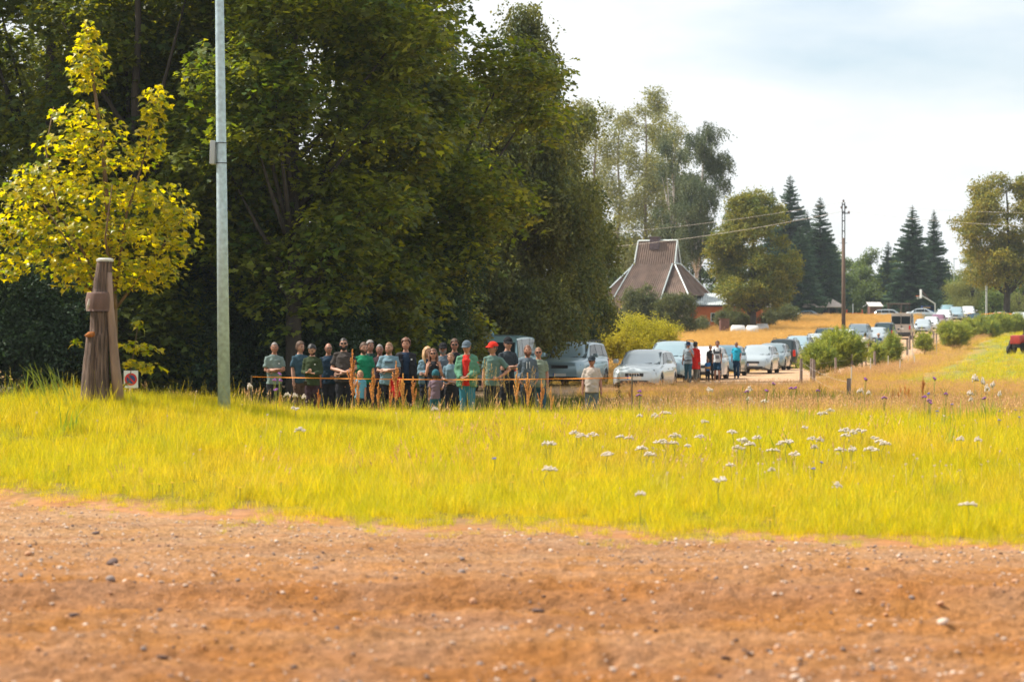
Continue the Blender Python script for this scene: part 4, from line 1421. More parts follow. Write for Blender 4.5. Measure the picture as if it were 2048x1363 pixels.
    if detail:
        for q in (-.2, .35):
            a = lerp(S[0][1], S[0][7], .5 + q * .6 - .05); b = lerp(lerp(S[0][1], S[0][7], .85 + q * .35), lerp(S[3][1], S[3][7], .8), .10)
            MB().tube([a + Vector((0, -.03, .03)), b + Vector((0, -.06, .05))], .012, 5).build('wiper', PLASTIC, root)
        for sg in (-1, 1):
            for yy in (ws0 + .95, ws0 + 1.9):
                MB().bbox(sg * (W + .004) - .012, sg * (W + .004) + .012, yy - off - .09, yy - off + .09, top(yy) - .2, top(yy) - .165, .008).build('door_handle', pm, root)
    if logo:
        mb = MB()
        for k in range(4):
            cx = -.135 + .09 * k
            pts = [(cx + .058 * math.cos(t), -off - .045, zf - .14 + .058 * math.sin(t)) for t in np.linspace(0, 6.2832, 17)]
            mb.tube(pts, .010, 5, cap=False)
        mb.build('badge_rings', CHROME, root)
    return root


HD = math.atan(.233)          # the row runs to the right as it goes back: +y turned to +x
FR, RE = -HD, math.pi - HD    # nose towards us / tail towards us
PB = paint
rows = [
    # kind, label, px, D, paint, heading, opts
    ('wagon', 'silver-white estate car with black grille and four rings, nearest in the parked row', 1291, 90, PB('silver_white', (.50, .56, .58)), FR, dict(logo=True, base=-.06)),
    ('mpv', 'pale blue-grey people carrier just behind the nearest silver-white estate car', 1346, 102, PB('ice_blue', (.30, .42, .47)), FR, dict(rails=True)),
    ('hatch', 'white car hidden behind the woman in black and the youth in the white shirt', 1412, 111, PB('white', (.64, .67, .68), .0), FR, {}),
    ('hatch', 'pale blue car between the youth in white and the person in turquoise', 1452, 120, PB('slate_blue', (.10, .20, .26)), FR, {}),
    ('wagon', 'silver estate car with black mirrors right of the person in turquoise', 1517, 127, PB('silver', (.40, .46, .49)), FR, dict(dark_low=False)),
    ('hatch', 'small grey hatchback tucked behind the silver estate car, left of the black off-roader', 1546, 137, PB('grey_blue', (.20, .27, .30)), FR, {}),
    ('suv', 'black off-roader seen from behind with red tail lights', 1573, 148, PB('black_green', (.015, .03, .035), .2), RE, dict(rails=True, rear=True)),
    ('mpv', 'blue-silver people carrier right behind the black off-roader', 1597, 158, PB('ice_blue', (.30, .42, .47)), FR, dict(rails=True)),
    ('hatch', 'white car peeping out left of the large pine', 1612, 166, PB('white', (.64, .67, .68), .0), FR, {}),
    ('wagon', 'silver car half hidden by the left flank of the large pine', 1634, 173, PB('silver', (.40, .46, .49)), FR, dict(rails=True)),
    ('wagon', 'dark roofed car behind the top of the large pine', 1655, 184, PB('dark_teal', (.03, .06, .07)), RE, dict(rear=True, rails=True)),
    ('hatch', 'white hatchback seen from behind below the utility pole', 1691, 180, PB('white', (.64, .67, .68), .0), RE, dict(rear=True)),
    ('suv', 'grey off-roader with dark front left of the man in the patterned shirt', 1718, 187, PB('grey', (.17, .22, .25)), FR, dict(rails=True)),
    ('wagon', 'silver car above the man in the striped shirt', 1753, 193, PB('silver', (.40, .46, .49)), FR, {}),
    ('suv', 'dark teal off-roader with roof rails left of the beige van', 1771, 203, PB('dark_teal', (.03, .06, .07)), RE, dict(rails=True, rear=True)),
    ('van', 'beige passenger van seen from behind with tinted rear windows', 1806, 224, PB('beige', (.42, .36, .29), .1), RE, dict(rear=True, dark_low=True, name='parked_van')),
    ('hatch', 'silver car with a dark bumper just right of the beige van', 1846, 238, PB('silver', (.40, .46, .49)), FR, dict(dark_low=True)),
    ('hatch', 'white car second to the right of the beige van', 1862, 247, PB('white', (.64, .67, .68), .0), FR, {}),
    ('hatch', 'pinkish-purple car in the far part of the row', 1876, 256, PB('mauve', (.22, .09, .15)), FR, {}),
    ('mpv', 'white people carrier behind the pinkish-purple car', 1888, 265, PB('white', (.64, .67, .68), .0), FR, {}),
    ('suv', 'pale blue off-roader, leftmost of the cluster at the top of the track', 1895, 290, PB('pale_blue', (.26, .42, .48)), FR, {}),
    ('mpv', 'silver people carrier in the middle of the cluster at the top of the track', 1912, 278, PB('ice_blue', (.30, .42, .47)), FR, {}),
    ('mpv', 'silver car with a roof box, highest of the cluster', 1922, 300, PB('silver', (.40, .46, .49)), FR, dict(rails=True)),
    ('mpv', 'white people carrier at the right end of the cluster', 1936, 284, PB('white', (.64, .67, .68), .0), FR, {}),
    ('wagon', 'dark blue car with a red tail light showing over the pines', 1950, 258, PB('navy', (.03, .07, .10)), RE, dict(rear=True)),
]
van = None
for k, lab, px, D, pm, hd, kw in rows:
    kw = dict(kw)
    r_ = make_car(k, lab, px, D, pm, hd, detail=D < 200, cat='van' if k == 'van' else 'car', **kw)
    if k == 'van':
        for sg in (-1, 1): MB().box(min(sg * .04, sg * .84), max(sg * .04, sg * .84), 2.62, 2.672, 1.36, 2.08).build('rear_door_glass', GLASS_D, r_)
        MB().box(-.012, .012, 2.668, 2.69, .6, 2.3).build('door_seam', PLASTIC, r_)
        MB().bbox(-.12, -.02, 2.67, 2.71, 1.08, 1.20, .01).build('door_handle', PLASTIC, r_)
    if 'roof box' in lab:
        MB().bbox(-.4, .4, -.9, .9, 1.78, 2.08, .1).build('roof_box', PB('silver', ()), r_, smooth='angle')
# vehicles away from the row
v = make_car('lowvan', 'light blue van seen from behind, parked right of the spectators', 1013, 86, PB('van_blue', (.20, .36, .42)), RE + .03, rear=True, base=-.02, name='parked_van', cat='van', group=None)
MB().box(-.80, .80, 2.40, 2.50, 1.12, 1.72).build('rear_door_glass', GLASS_D, v)
MB().tube([(.2, 1.5, 2.0), (.2, 1.75, 2.14), (.2, 1.8, 1.98)], [.07, .02, .01], 6).build('roof_aerial', PB('van_blue', ()), v)
MB().bbox(-.70, -.60, 2.48, 2.51, 1.0, 1.05, .01).build('door_handle', PLASTIC, v)
make_car('suv', 'blue-grey four-wheel drive with roof bars behind the man in the beige polo shirt', 1150, 97, PB('steel_blue', (.27, .38, .43)), FR - .06, rails=True, base=-.05, group=None)
make_car('sedan', 'dark sedan seen from the side left of the thatched gazebo', 1621, 322, PB('navy', (.03, .07, .10)), R(70), group='cars in the yard', detail=False)
make_car('wagon', 'silver car roof showing over the field between shed and log frame', 1783, 318, PB('silver', ()), R(78), group='cars in the yard', detail=False)
make_car('sedan', 'silver sedan seen from the side under the basketball hoop', 1849, 306, PB('silver', ()), R(75), group='cars in the yard', detail=False)
make_car('suv', 'white four-wheel drive at the right edge of the picture', 2040, 250, PB('white', ()), RE, rear=True, group='white vehicles at the right edge', detail=False)
make_car('sedan', 'low white car left of the white four-wheel drive at the right edge', 2008, 262, PB('white', ()), R(75), group='white vehicles at the right edge', detail=False)
# red tractor
tx, ty = WX(2030, 156), 156
tz = gz1(tx, ty)
RED = mat('tractor_red', (.35, .03, .02), .45, noise=.25, nscale=4)
t = empty('tractor', (tx + .15, ty, tz), R(-38)); tag(t, 'old red tractor with black tyres at the right edge of the pasture', 'tractor')
mb = MB(); mb.bbox(-.33, .33, -.2, 1.7, .75, 1.25, .08); mb.build('bonnet', RED, t, smooth='angle')
MB().bbox(-.36, .36, -.32, -.18, .68, 1.22, .04).build('grille', RED, t, smooth='angle')
MB().bbox(-.2, .2, -.1, 2.8, .42, .78, .03).build('chassis', PLASTIC, t)
MB().bbox(-.55, .55, 2.0, 3.2, 1.0, 1.25, .05).build('mudguard', RED, t)
MB().tube([(.0, .9, 1.2), (.0, .9, 1.75)], .04, 8).build('exhaust', PLASTIC, t)
for sg in (-1, 1):
    for (yy, rr, ww) in ((.25, .30, .20), (.75, .52, .16), (2.7, .68, .38)):
        tb_ = MB(); n = 24; V = []; F = []
        for dx, q in ((-ww / 2, .55), (-ww / 2, .92), (-ww * .3, 1), (ww * .3, 1), (ww / 2, .92), (ww / 2, .55)):
            for k in range(n):
                a = 6.2832 * k / n; q2 = q * (1 + (.03 if k % 2 and q > .9 else 0))
                V.append((sg * .68 + dx, yy + rr * q2 * math.cos(a), rr + rr * q2 * math.sin(a)))
        for i in range(5):
            for k in range(n): F.append((i * n + k, i * n + (k + 1) % n, (i + 1) * n + (k + 1) % n, (i + 1) * n + k))
        o = tb_.add(V, F).build('tyre', TYRE, t)
        MB().tube([(sg * .68 - ww * .3, yy, rr), (sg * .68 + ww * .3, yy, rr)], rr * .54, 18).build('rim', RIM, o)
# ============================================================ BUILDINGS AND STREET FURNITURE
ROOF = mat('roof_sheet', (.17, .115, .088), .8, noise=.3, nscale=1.2, bump=.2)
TRIM = mat('trim_pale', (.62, .70, .70), .6)
ORANGE = mat('plaster_orange', (.55, .17, .05), .9, noise=.12, nscale=2, bump=.15)
GREYR = mat('roof_grey', (.42, .46, .46), .7, noise=.2, nscale=1.5)
WOOD = mat('weathered_wood', (.11, .072, .054), .9, noise=.8, nscale=17, bump=1.0, bscale=14, stretch=(2.5, 2.5, .16))
WOODP = mat('grey_post_wood', (.22, .17, .145), .9, noise=.3, nscale=8, bump=.5, stretch=(1, 1, .3))
BROWN = mat('brown_boards', (.15, .07, .05), .85, noise=.3, nscale=6)
DARKIN = mat('recess_shade', (.02, .02, .025), .9)  # shade of a recess put into near-black colour on solid faces


def corr(name, a, b, c, d, m, parent, period=.24, amp=.05, th=.02, nv=1):
    """corrugated sheet on the quad a-b (bottom), c-d (top, c above b)"""
    a, b, c, d = map(Vector, (a, b, c, d))
    w = max((b - a).length, (c - d).length); n = max(4, int(w / period) * 4)
    nn = (b - a).cross(d - a).normalized(); V = []; F = []
    nv = max(nv, 1)
    for j in range(nv + 1):
        for i in range(n + 1):
            u = i / n
            p = lerp(lerp(a, b, u), lerp(d, c, u), j / nv)
            V.append(p + nn * amp * math.sin(2 * math.pi * u * w / period))
    for j in range(nv):
        for i in range(n):
            q = j * (n + 1) + i
            F.append((q, q + 1, q + n + 2, q + n + 1))
    return mesh_obj(name, V, F, m, parent, smooth=False)


def bar(mb, a, b, r=.07, n=4):
    return mb.tube([a, b], r, n)


HD_ = 250.0
hx0 = WX(1316, HD_); hz0 = gz1(hx0, HD_)
H = empty('farmhouse', (hx0, HD_, hz0), R(-21))
tag(H, 'old house with a very steep brown corrugated roof and pale edge boards', 'house')
zb = hz0
k_ = HD_ / FPX
ztop = WZ(482, HD_) - zb; zkn = WZ(529, HD_) - zb; zbt = WZ(592, HD_) - zb; zwall = zbt
# upper gable roof: ridge along local x
rl = 2.12; kn_y = 1.05
A = (-rl - .1, -kn_y, zkn); B = (rl + .05, -kn_y, zkn); Cc = (rl, 0, ztop); Dd = (-rl, 0, ztop)
up = corr('roof', A, B, Cc, Dd, ROOF, H)
corr('roof_back', (rl + .05, kn_y, zkn), (-rl - .1, kn_y, zkn), Dd, Cc, ROOF, H)
GAB = mat('gable_grey', (.33, .35, .38), .8)
for sg in (-1, 1):
    mesh_obj('gable', [(sg * (rl - .15), -kn_y + .1, zkn), (sg * (rl - .15), kn_y - .1, zkn), (sg * (rl - .15), 0, ztop - .1)], [(0, 1, 2) if sg > 0 else (2, 1, 0)], GAB, H)
# lower flared skirt
bx, by = 4.6, 4.3
lo = zbt
top4 = [(-rl - .15, -kn_y - .1, zkn - .1), (rl + .1, -kn_y - .1, zkn - .1), (rl + .1, kn_y + .1, zkn - .1), (-rl - .15, kn_y + .1, zkn - .1)]
bot4 = [(-bx, -by, lo), (bx, -by, lo), (bx, by, lo), (-bx, by, lo)]
nm = ['roof', 'roof', 'roof', 'roof']
for i in range(4):
    j = (i + 1) % 4
    corr('roof_slope', bot4[i], bot4[j], top4[j], top4[i], ROOF, H)
# projecting front slope with its dark cheek
fa = (-rl - 1.15, -by - .75, lo - .5); fb = (rl - .25, -by - .75, lo - .5); fc = (rl - .1, -kn_y - .35, zkn - .02); fd = (-rl - .12, -kn_y - .35, zkn - .02)
corr('roof_slope', fa, fb, fc, fd, ROOF, H, nv=1)
mesh_obj('cheek', [fb, (fb[0], -by + .4, lo), (fc[0], -kn_y - .1, zkn - .1), fc], [(0, 1, 2, 3)], DARKIN, H)
mesh_obj('cheek', [fa, (fa[0], -by + .4, lo), (fd[0], -kn_y - .1, zkn - .1), fd], [(3, 2, 1, 0)], DARKIN, H)
tr = MB()
for a_, b_ in ((A, Dd), (B, Cc), (Dd, Cc), (Cc, (rl + .05, kn_y, zkn)), (B, (rl + .1, kn_y, zkn)), (fa, fd), (fb, fc), (top4[0], bot4[0]), (top4[1], bot4[1]), (top4[2], bot4[2]), (top4[3], bot4[3])):
    p1, p2 = Vector(a_), Vector(b_)
    q = Vector((0, -.06, .06)); bar(tr, p1 + q, p2 + q, .075)
tr.build('edge_board', TRIM, H)
ld = MB()
lp0, lp1 = Vector((rl + .35, -by + .6, lo + .3)), Vector((rl + .12, -kn_y - .35, zkn - .9))
for sg in (-1, 1): bar(ld, lp0 + Vector((sg * .22, 0, 0)), lp1 + Vector((sg * .22, 0, 0)), .03)
for i in range(9):
    p = lerp(lp0, lp1, (i + .5) / 9); bar(ld, p - Vector((.22, 0, 0)), p + Vector((.22, 0, 0)), .035)
ld.build('ladder', mat('ladder_pale', (.6, .45, .38), .7), H)
ch = MB(); ch.bbox(-.75, .25, -.50, .15, ztop - .9, ztop + .36, .03); ch.bbox(-.80, .30, -.55, .20, ztop + .36, ztop + .45, .02)
ch.build('chimney', mat('chimney_brick', (.10, .075, .085), .9, noise=.3, nscale=5), H)
MB().box(-bx + .7, bx - .7, -by + .5, by - .5, -.5, lo + .1).build('wall', mat('wall_pale', (.42, .36, .30), .9, noise=.15, nscale=2), H)
for xx in (-2.4, 1.2):
    MB().box(xx - .5, xx + .5, -by + .46, -by + .5, .9, 2.1).build('window', GLASS_D, H)
# orange annex
ax0, axd = WX(1432, 247), 247
AN = empty('annex', (ax0, axd, gz1(ax0, axd)), R(-6)); zb = gz1(ax0, axd)
tag(AN, 'low orange walled outbuilding with a pale grey roof right of the steep roofed house', 'outbuilding')
wt_ = WZ(610, axd) - zb; rt_ = WZ(586, axd + 3) - zb
MB().box(-2.9, 4.6, 0, 5.5, -.3, wt_).build('wall', ORANGE, AN)
MB().box(-2.92, -.6, -.03, 0, -.3, .85).build('plinth', mat('plinth_grey', (.3, .28, .26), .9), AN)
corr('roof', (-3.3, -.5, wt_ + .02), (4.9, -.5, wt_ + .02), (4.9, 3.2, rt_), (-3.3, 3.2, rt_), GREYR, AN, amp=.03)
MB().box(-3.3, 4.9, -.54, -.50, wt_ - .16, wt_ + .02).build('fascia', mat('fascia_dark', (.06, .06, .06), .8), AN)
w_ = MB().box(-.55, .55, -.05, .02, .85, 1.75).build('window', TRIM, AN)
MB().box(-.46, .46, -.07, -.052, .93, 1.68).build('pane', GLASS_D, w_)
# second roof behind the linden
x = WX(1500, 262); zb = gz1(x, 262)
S2 = empty('barn', (x, 262, zb)); tag(S2, 'small barn with orange wall and blue-grey roof half hidden by the linden', 'barn')
MB().box(-2.2, 2.2, 0, 4, -.3, 2.1).build('wall', ORANGE, S2)
corr('roof', (-2.6, -.4, 2.1), (2.6, -.4, 2.1), (2.6, 2.2, 3.6), (-2.6, 2.2, 3.6), GREYR, S2)
# brown booth, each board its own
x = WX(1448, 232); zb = gz1(x, 232)
bt = empty('board_booth', (x, 232, zb), R(8)); tag(bt, 'narrow rusty brown booth of upright boards beside the white bales', 'booth')
for i in range(5):
    MB().box(-.42 + i * .17, -.265 + i * .17, -.42 + .01 * (i % 2), -.38 + .01 * (i % 2), 0, 1.55 + .03 * (i % 3)).build('board', BROWN, bt)
MB().box(-.40, .40, -.36, .36, 0, 1.5).build('frame', mat('booth_frame', (.12, .055, .04), .9), bt)
MB().box(-.48, .48, -.48, .42, 1.6, 1.65).build('roof', BROWN, bt)
# wrapped bales
BALE = mat('white_film', (.66, .64, .62), .35, noise=.08, nscale=4, bump=.2)
for i, (px, D, w, rz) in enumerate(((1476, 230, 1.35, 5), (1505, 229, 1.15, -8), (1524, 236, 1.2, 10))):
    x = WX(px, D); o = MB(); o.tube([(-w / 2, 0, .52), (-w * .42, 0, .52), (w * .42, 0, .52), (w / 2, 0, .52)], [.38, .54, .54, .38], 16)
    q = o.build('wrapped_bale', BALE, smooth=True); q.location = (x, D, gz1(x, D)); q.rotation_euler = (0, 0, R(rz))
    tag(q, ['white wrapped hay bale right beside the brown booth', 'middle one of the three white wrapped bales', 'white wrapped bale farthest right from the brown booth'][i], 'bale', 'white wrapped bales at the field edge')

# gazebo with shingled hip roof
GD = 330; x = WX(1642, GD); zb = gz1(x, GD)
G = empty('gazebo', (x, GD, zb), R(4)); tag(G, 'open timber gazebo with a broad grey hip roof', 'gazebo')
ez = WZ(613, GD) - zb; tz_ = WZ(597, GD) - zb
THATCH = mat('grey_shingle', (.46, .38, .33), .95, noise=.25, nscale=6, bump=.5)
ro = MB(); V = [(-2.95, -2.2, ez), (2.95, -2.2, ez), (2.95, 2.2, ez), (-2.95, 2.2, ez), (-1.5, 0, tz_), (1.5, 0, tz_), (-2.95, -2.2, ez - .12), (2.95, -2.2, ez - .12), (2.95, 2.2, ez - .12), (-2.95, 2.2, ez - .12)]
ro.add(V, [(0, 1, 5, 4), (1, 2, 5), (2, 3, 4, 5), (3, 0, 4), (6, 7, 1, 0), (7, 8, 2, 1), (8, 9, 3, 2), (9, 6, 0, 3), (9, 8, 7, 6)])
ro.build('roof', THATCH, G)
for xx in (-2.6, -.9, .7, 2.6):
    for yy in (-1.9, 1.9): MB().tube([(xx, yy, -.2), (xx, yy, ez)], .09, 8).build('post', WOOD, G)
MB().box(-.8, 2.3, 1.7, 1.8, 0, ez - .05).build('back_wall', DARKIN, G)
MB().box(-2.5, -.95, 1.0, 1.1, .5, 1.7).build('notice_board', mat('board_pink', (.5, .33, .28), .8), G)

# utility pole and wires
PD = 190; x = WX(1687, PD); zb = gz1(x, PD); zt = WZ(402, PD) - zb
U = empty('utility_pole', (x, PD, zb)); tag(U, 'tall dark wooden utility pole rising above the parked cars', 'utility pole')
MB().tube([(0, 0, -.5), (0, 0, zt * .4), (0, 0, zt - 2.9)], [.17, .15, .13], 10).build('pole', mat('pole_wood', (.11, .075, .055), .9, noise=.3, nscale=4, stretch=(1, 1, .2)), U, smooth=True)
for sx in (-.10, .10): MB().box(sx - .035, sx + .035, -.05, .05, zt - 3.4, zt - .1).build('top_strut', PLASTIC, U)
for zz in (zt - 2.4, zt - 1.6, zt - .9, zt - .3): MB().box(-.12, .12, -.04, .04, zz, zz + .08).build('spacer', PLASTIC, U)
MB().box(-.12, .5, -.05, .05, zt - 1.0, zt - .92).build('crossarm', PLASTIC, U)
for (sx, zz) in ((0, zt), (.42, zt - .9), (-.15, zt - .5), (.2, zt - .5)): MB().rings([(sx, 0, zz - .1, .05, .05), (sx, 0, zz + .02, .09, .09), (sx, 0, zz + .12, .05, .05)], 8).build('insulator', mat('insulator', (.12, .10, .1), .3), U)
for zz in (zt - 3.3,): MB().tube([(-.3, 0, zz), (.3, 0, zz)], .02, 6).build('bracket', PLASTIC, U)


def wire(label, pts, r, m, n=24, sag=0, name='overhead_wire', group='overhead wires'):
    a, b = Vector(pts[0]), Vector(pts[1])
    P = [lerp(a, b, i / n) - Vector((0, 0, sag * 4 * (i / n) * (1 - i / n))) for i in range(n + 1)]
    o = MB().tube(P, r, 5).build(name, m)
    return tag(o, label, 'wire', group)


WIRE = mat('wire_grey', (.42, .38, .34), .5)
T = lambda px, py, D: (WX(px, D), D, WZ(py, D))
wire('lower overhead wire running left from the pole past the linden', [T(1687, 422, 190), T(1120, 500, 228)], .014, WIRE, sag=.5)
wire('upper overhead wire running left from the pole top', [T(1687, 404, 190), T(1120, 472, 228)], .009, WIRE, sag=.4)
wire('lower overhead wire running right from the pole', [T(1690, 422, 190), T(2200, 455, 170)], .011, WIRE, sag=.3)
wire('upper overhead wire running right from the pole top', [T(1687, 404, 190), T(2200, 425, 170)], .008, WIRE, sag=.3)

# playground
x = WX(1709, 318); zb = gz1(x, 318)
RS = mat('red_tube', (.6, .06, .02), .5)
s_ = empty('swing_frame', (x, 318, zb)); tag(s_, 'low red metal frame right of the utility pole', 'swing')
for sg in (-1, 1): MB().tube([(sg * 1.1, 0, -.1), (sg * 1.0, 0, 1.5)], .05, 6).build('leg', RS, s_)
MB().tube([(-1.1, 0, .95), (1.0, 0, .95)], .05, 6).build('crossbar', RS, s_)
WT = mat('white_tube', (.6, .63, .62), .5)
x = WX(1721, 325); zb = gz1(x, 325)
s_ = empty('goal_frame', (x, 325, zb)); tag(s_, 'white goal posts between the red frame and the brown shed', 'goal')
for sg in (-1, 1): MB().tube([(sg * 1.02, 0, -.1), (sg * 1.02, 0, 2.35)], .05, 6).build('post', WT, s_)
MB().tube([(1.02, 0, 2.35), (.3, .2, 1.9)], .03, 6).build('net_bar', WT, s_)
x = WX(1750, 322); zb = gz1(x, 322)
s_ = empty('shed', (x, 322, zb), R(5)); tag(s_, 'small brown shed with a pale sloping roof', 'shed')
for i in range(8): MB().box(-.82 + i * .206, -.625 + i * .206, -.60 - .01 * (i % 2), -.56 - .01 * (i % 2), 0, 1.9).build('board', BROWN, s_)
MB().box(-.8, .8, -.55, .9, 0, 1.88).build('wall', BROWN, s_)
mb = MB(); mb.add([(-.95, -.75, 1.85), (.95, -.75, 1.85), (.95, 1.0, 2.4), (-.95, 1.0, 2.4), (-.95, -.75, 1.93), (.95, -.75, 1.93), (.95, 1.0, 2.48), (-.95, 1.0, 2.48)], [(3, 2, 1, 0), (4, 5, 6, 7), (0, 1, 5, 4), (1, 2, 6, 5), (2, 3, 7, 6), (3, 0, 4, 7)])
mb.build('roof', mat('shed_roof', (.6, .55, .52), .7), s_)
x = WX(1797, 326); zb = gz1(x, 326)
s_ = empty('log_climbing_frame', (x, 326, zb)); tag(s_, 'climbing frame of round logs left of the basketball hoop', 'climbing frame')
for xx in (-1.35, .35): MB().tube([(xx, 0, -.1), (xx, 0, 2.35)], .13, 8).build('post', WOOD, s_)
MB().tube([(-1.6, 0, 2.3), (1.6, 0, 2.3)], .10, 8).build('beam', WOOD, s_)
for xx, sg in ((-1.35, 1), (.35, -1)): MB().tube([(xx, 0, 1.4), (xx + sg * .5, 0, 2.25)], .06, 6).build('brace', WOOD, s_)
for sg in (1.0, 1.5): MB().tube([(sg, 0, 0), (sg, 0, 2.2)], .03, 6).build('ladder_rail', WOOD, s_)
for i in range(5): MB().tube([(1.0, 0, .5 + i * .38), (1.5, 0, .5 + i * .38)], .035, 6).build('rung', WOOD, s_)
x = WX(1758, 316); zb = gz1(x, 316)
s_ = empty('white_table', (WX(1768, 312), 312, gz1(WX(1768, 312), 312))); tag(s_, 'white outdoor table tennis table below the log frame', 'table')
MB().box(-1.35, 1.35, -.7, .7, .74, .80).build('table_top', WT, s_)
for sg in (-1, 1): MB().box(sg * 1.0 - .05, sg * 1.0 + .05, -.5, .5, 0, .74).build('leg', WT, s_)
x = WX(1870, 315); zb = gz1(x, 315)
s_ = empty('basketball_hoop', (x, 315, zb)); tag(s_, 'basketball hoop on a bent white pole above the cars', 'basketball hoop')
zt = WZ(607, 315) - zb; ax = WX(1842, 315) - x; az = WZ(590, 315) - zb
MB().tube([(0, 0, -.2), (0, 0, zt), (ax, 0, az)], .09, 8).build('pole', mat('hoop_white', (.66, .68, .68), .5), s_)
MB().tube([(ax * .35, 0, zt + (az - zt) * .35), (ax, 0, az + .7)], .04, 6).build('stay', mat('stay_rust', (.3, .18, .13), .7), s_)
MB().box(ax - .05, ax + .03, -.7, .7, az - .4, az + .75).build('backboard', mat('backboard', (.5, .52, .52), .6), s_)
pts = [(ax - .38 + .23 * math.cos(a), .23 * math.sin(a), az - .1) for a in np.linspace(0, 6.2832, 15)]
rg_ = MB().tube(pts, .035, 5, cap=False).build('rim', mat('hoop_orange', (.75, .18, .04), .5), s_)
mb = MB()
for i in range(10):
    a = i * .628; mb.tube([(ax - .38 + .22 * math.cos(a), .22 * math.sin(a), az - .12), (ax - .38 + .13 * math.cos(a + .3), .13 * math.sin(a + .3), az - .5)], .012, 4)
mb.build('net', WT, rg_)
x = WX(1857, 322); zb = gz1(x, 322)
BL = mat('blue_paint', (.02, .10, .30), .5)
s_ = empty('blue_booth', (x, 322, zb)); tag(s_, 'blue play house with a yellow strip behind the basketball pole', 'play house')
MB().box(.15, .75, -.3, .5, 0, 2.0).build('wall', BL, s_)
MB().box(-.9, .75, -.3, .6, 1.45, 2.05).build('canopy', mat('blue_dark', (.015, .05, .16), .6), s_)
MB().box(-.75, .2, -.34, -.305, 1.75, 1.85).build('strip', mat('yellow_strip', (.6, .35, .03), .5), s_)
x = WX(1908, 330); zb = gz1(x, 330)
s_ = empty('street_lamp', (x, 330, zb)); tag(s_, 'thin grey lamp post rising behind the far cars', 'street lamp')
MB().tube([(0, 0, -.2), (0, 0, WZ(518, 330) - zb)], [.09, .05], 8).build('pole', mat('galv_far', (.42, .47, .48), .5), s_)
MB().bbox(-.1, .5, -.12, .12, WZ(518, 330) - zb, WZ(518, 330) - zb + .12, .03).build('lamp_head', mat('galv_far', ()), s_)
x = WX(1973, 270); zb = gz1(x, 270)
s_ = empty('stork_nest_pole', (x, 270, zb)); tag(s_, 'grey pole carrying a wide stork nest in front of the willow', 'nest pole')
nz = WZ(523, 270) - zb
MB().tube([(0, 0, -.2), (0, 0, nz)], [.13, .09], 8).build('pole', mat('galv_far', ()), s_)
mb = MB()
for i in range(150):
    a = rnd.uniform(0, 6.28); r = .62 * math.sqrt(rnd.random()); zz = nz + rnd.uniform(0, .38) * (.4 + r)
    b = a + rnd.uniform(1.2, 1.9); p = Vector((r * math.cos(a), r * math.sin(a), zz)); d = Vector((math.cos(b), math.sin(b), rnd.uniform(-.2, .2))) * .32
    mb.tube([p - d, p + d], .018, 3, cap=False)
mb.build('nest', mat('nest_twigs', (.19, .12, .09), .9), s_)
st = empty('stork', (x - .1, 270, zb + nz + .25)); tag(st, 'white stork standing in the nest on the pole', 'stork')
SW = mat('stork_white', (.7, .68, .64), .8); SR = mat('stork_red', (.5, .08, .03), .5)
mb = MB(); mb.tube([(.38, 0, .52), (.2, 0, .60), (0, 0, .66), (-.2, 0, .72), (-.26, 0, .86), (-.24, 0, 1.0), (-.28, 0, 1.08), (-.33, 0, 1.07)], [.03, .10, .14, .10, .05, .035, .05, .03], 8)
mb.build('body', SW, st, smooth=True)
MB().tube([(-.33, 0, 1.07), (-.52, 0, 1.02)], [.022, .004], 6).build('beak', SR, st)
MB().tube([(.05, 0, .62), (.3, 0, .55), (.48, 0, .47)], [.10, .11, .02], 6).build('wing', PLASTIC, st)
for sg in (-1, 1): MB().tube([(.02, sg * .05, .58), (.04, sg * .05, .3), (.0, sg * .05, -.05)], .012, 5).build('leg', SR, st)

# orange tape round the far car park
TAPE = mat('orange_tape', (.85, .28, .02), .5)
tp = MB()
a, b = Vector(T(1935, 626, 262)), Vector(T(2200, 624, 235))
for i in range(30):
    p, q = lerp(a, b, i / 30), lerp(a, b, (i + 1) / 30)
    s1 = -.15 * math.sin(math.pi * ((i / 30 * 4) % 1)); s2 = -.15 * math.sin(math.pi * (((i + 1) / 30 * 4) % 1)) if (i + 1) / 30 * 4 % 1 else 0
    tp.add([p + Vector((0, 0, s1)), q + Vector((0, 0, s2)), q + Vector((0, .01, s2 + .07)), p + Vector((0, .01, s1 + .07))], [(0, 1, 2, 3)])
tag(tp.build('barrier_tape', TAPE), 'orange barrier tape stretched behind the pines at the right edge', 'tape')

# fence up the slope: posts, stakes and wires
F0 = empty('fence', (0, 0, 0)); tag(F0, 'sagging fence of weathered posts and thin wires along the right side of the track', 'fence')
fx = [9.75, 11.95, 12.6, 13.0, 15.8, 17.0, 17.9, 19.1, 20.2, 21.6, 22.8, 23.9, 25.3, 26.6, 28.1, 29.6, 31.2, 34.4, 35.4, 38.0, 40.3, 42.2, 46]
fy = [70, 100, 101, 105, 118, 121, 126, 132, 138, 144, 150, 155, 160, 166, 172, 180, 188, 196, 203, 208, 214, 222, 240]
tops = []
for i, (x, y) in enumerate(zip(fx, fy)):
    z = gz1(x, y); h = .92 + .2 * rnd.random(); r = rnd.uniform(.06, .085)
    if i == 0: h = .62; r = .065
    lx, ly = rnd.gauss(0, .03), rnd.gauss(0, .03)
    mb = MB(); mb.tube([(x, y, z - .3), (x + lx * .5, y, z + h * .5), (x + lx, y + ly, z + h)], [r * 1.05, r, r * .92], 9)
    mb.build('post', WOODP, F0, smooth='angle'); tops.append(Vector((x + lx, y + ly, z + h)))
WST = mat('pale_stake', (.55, .52, .47), .7)
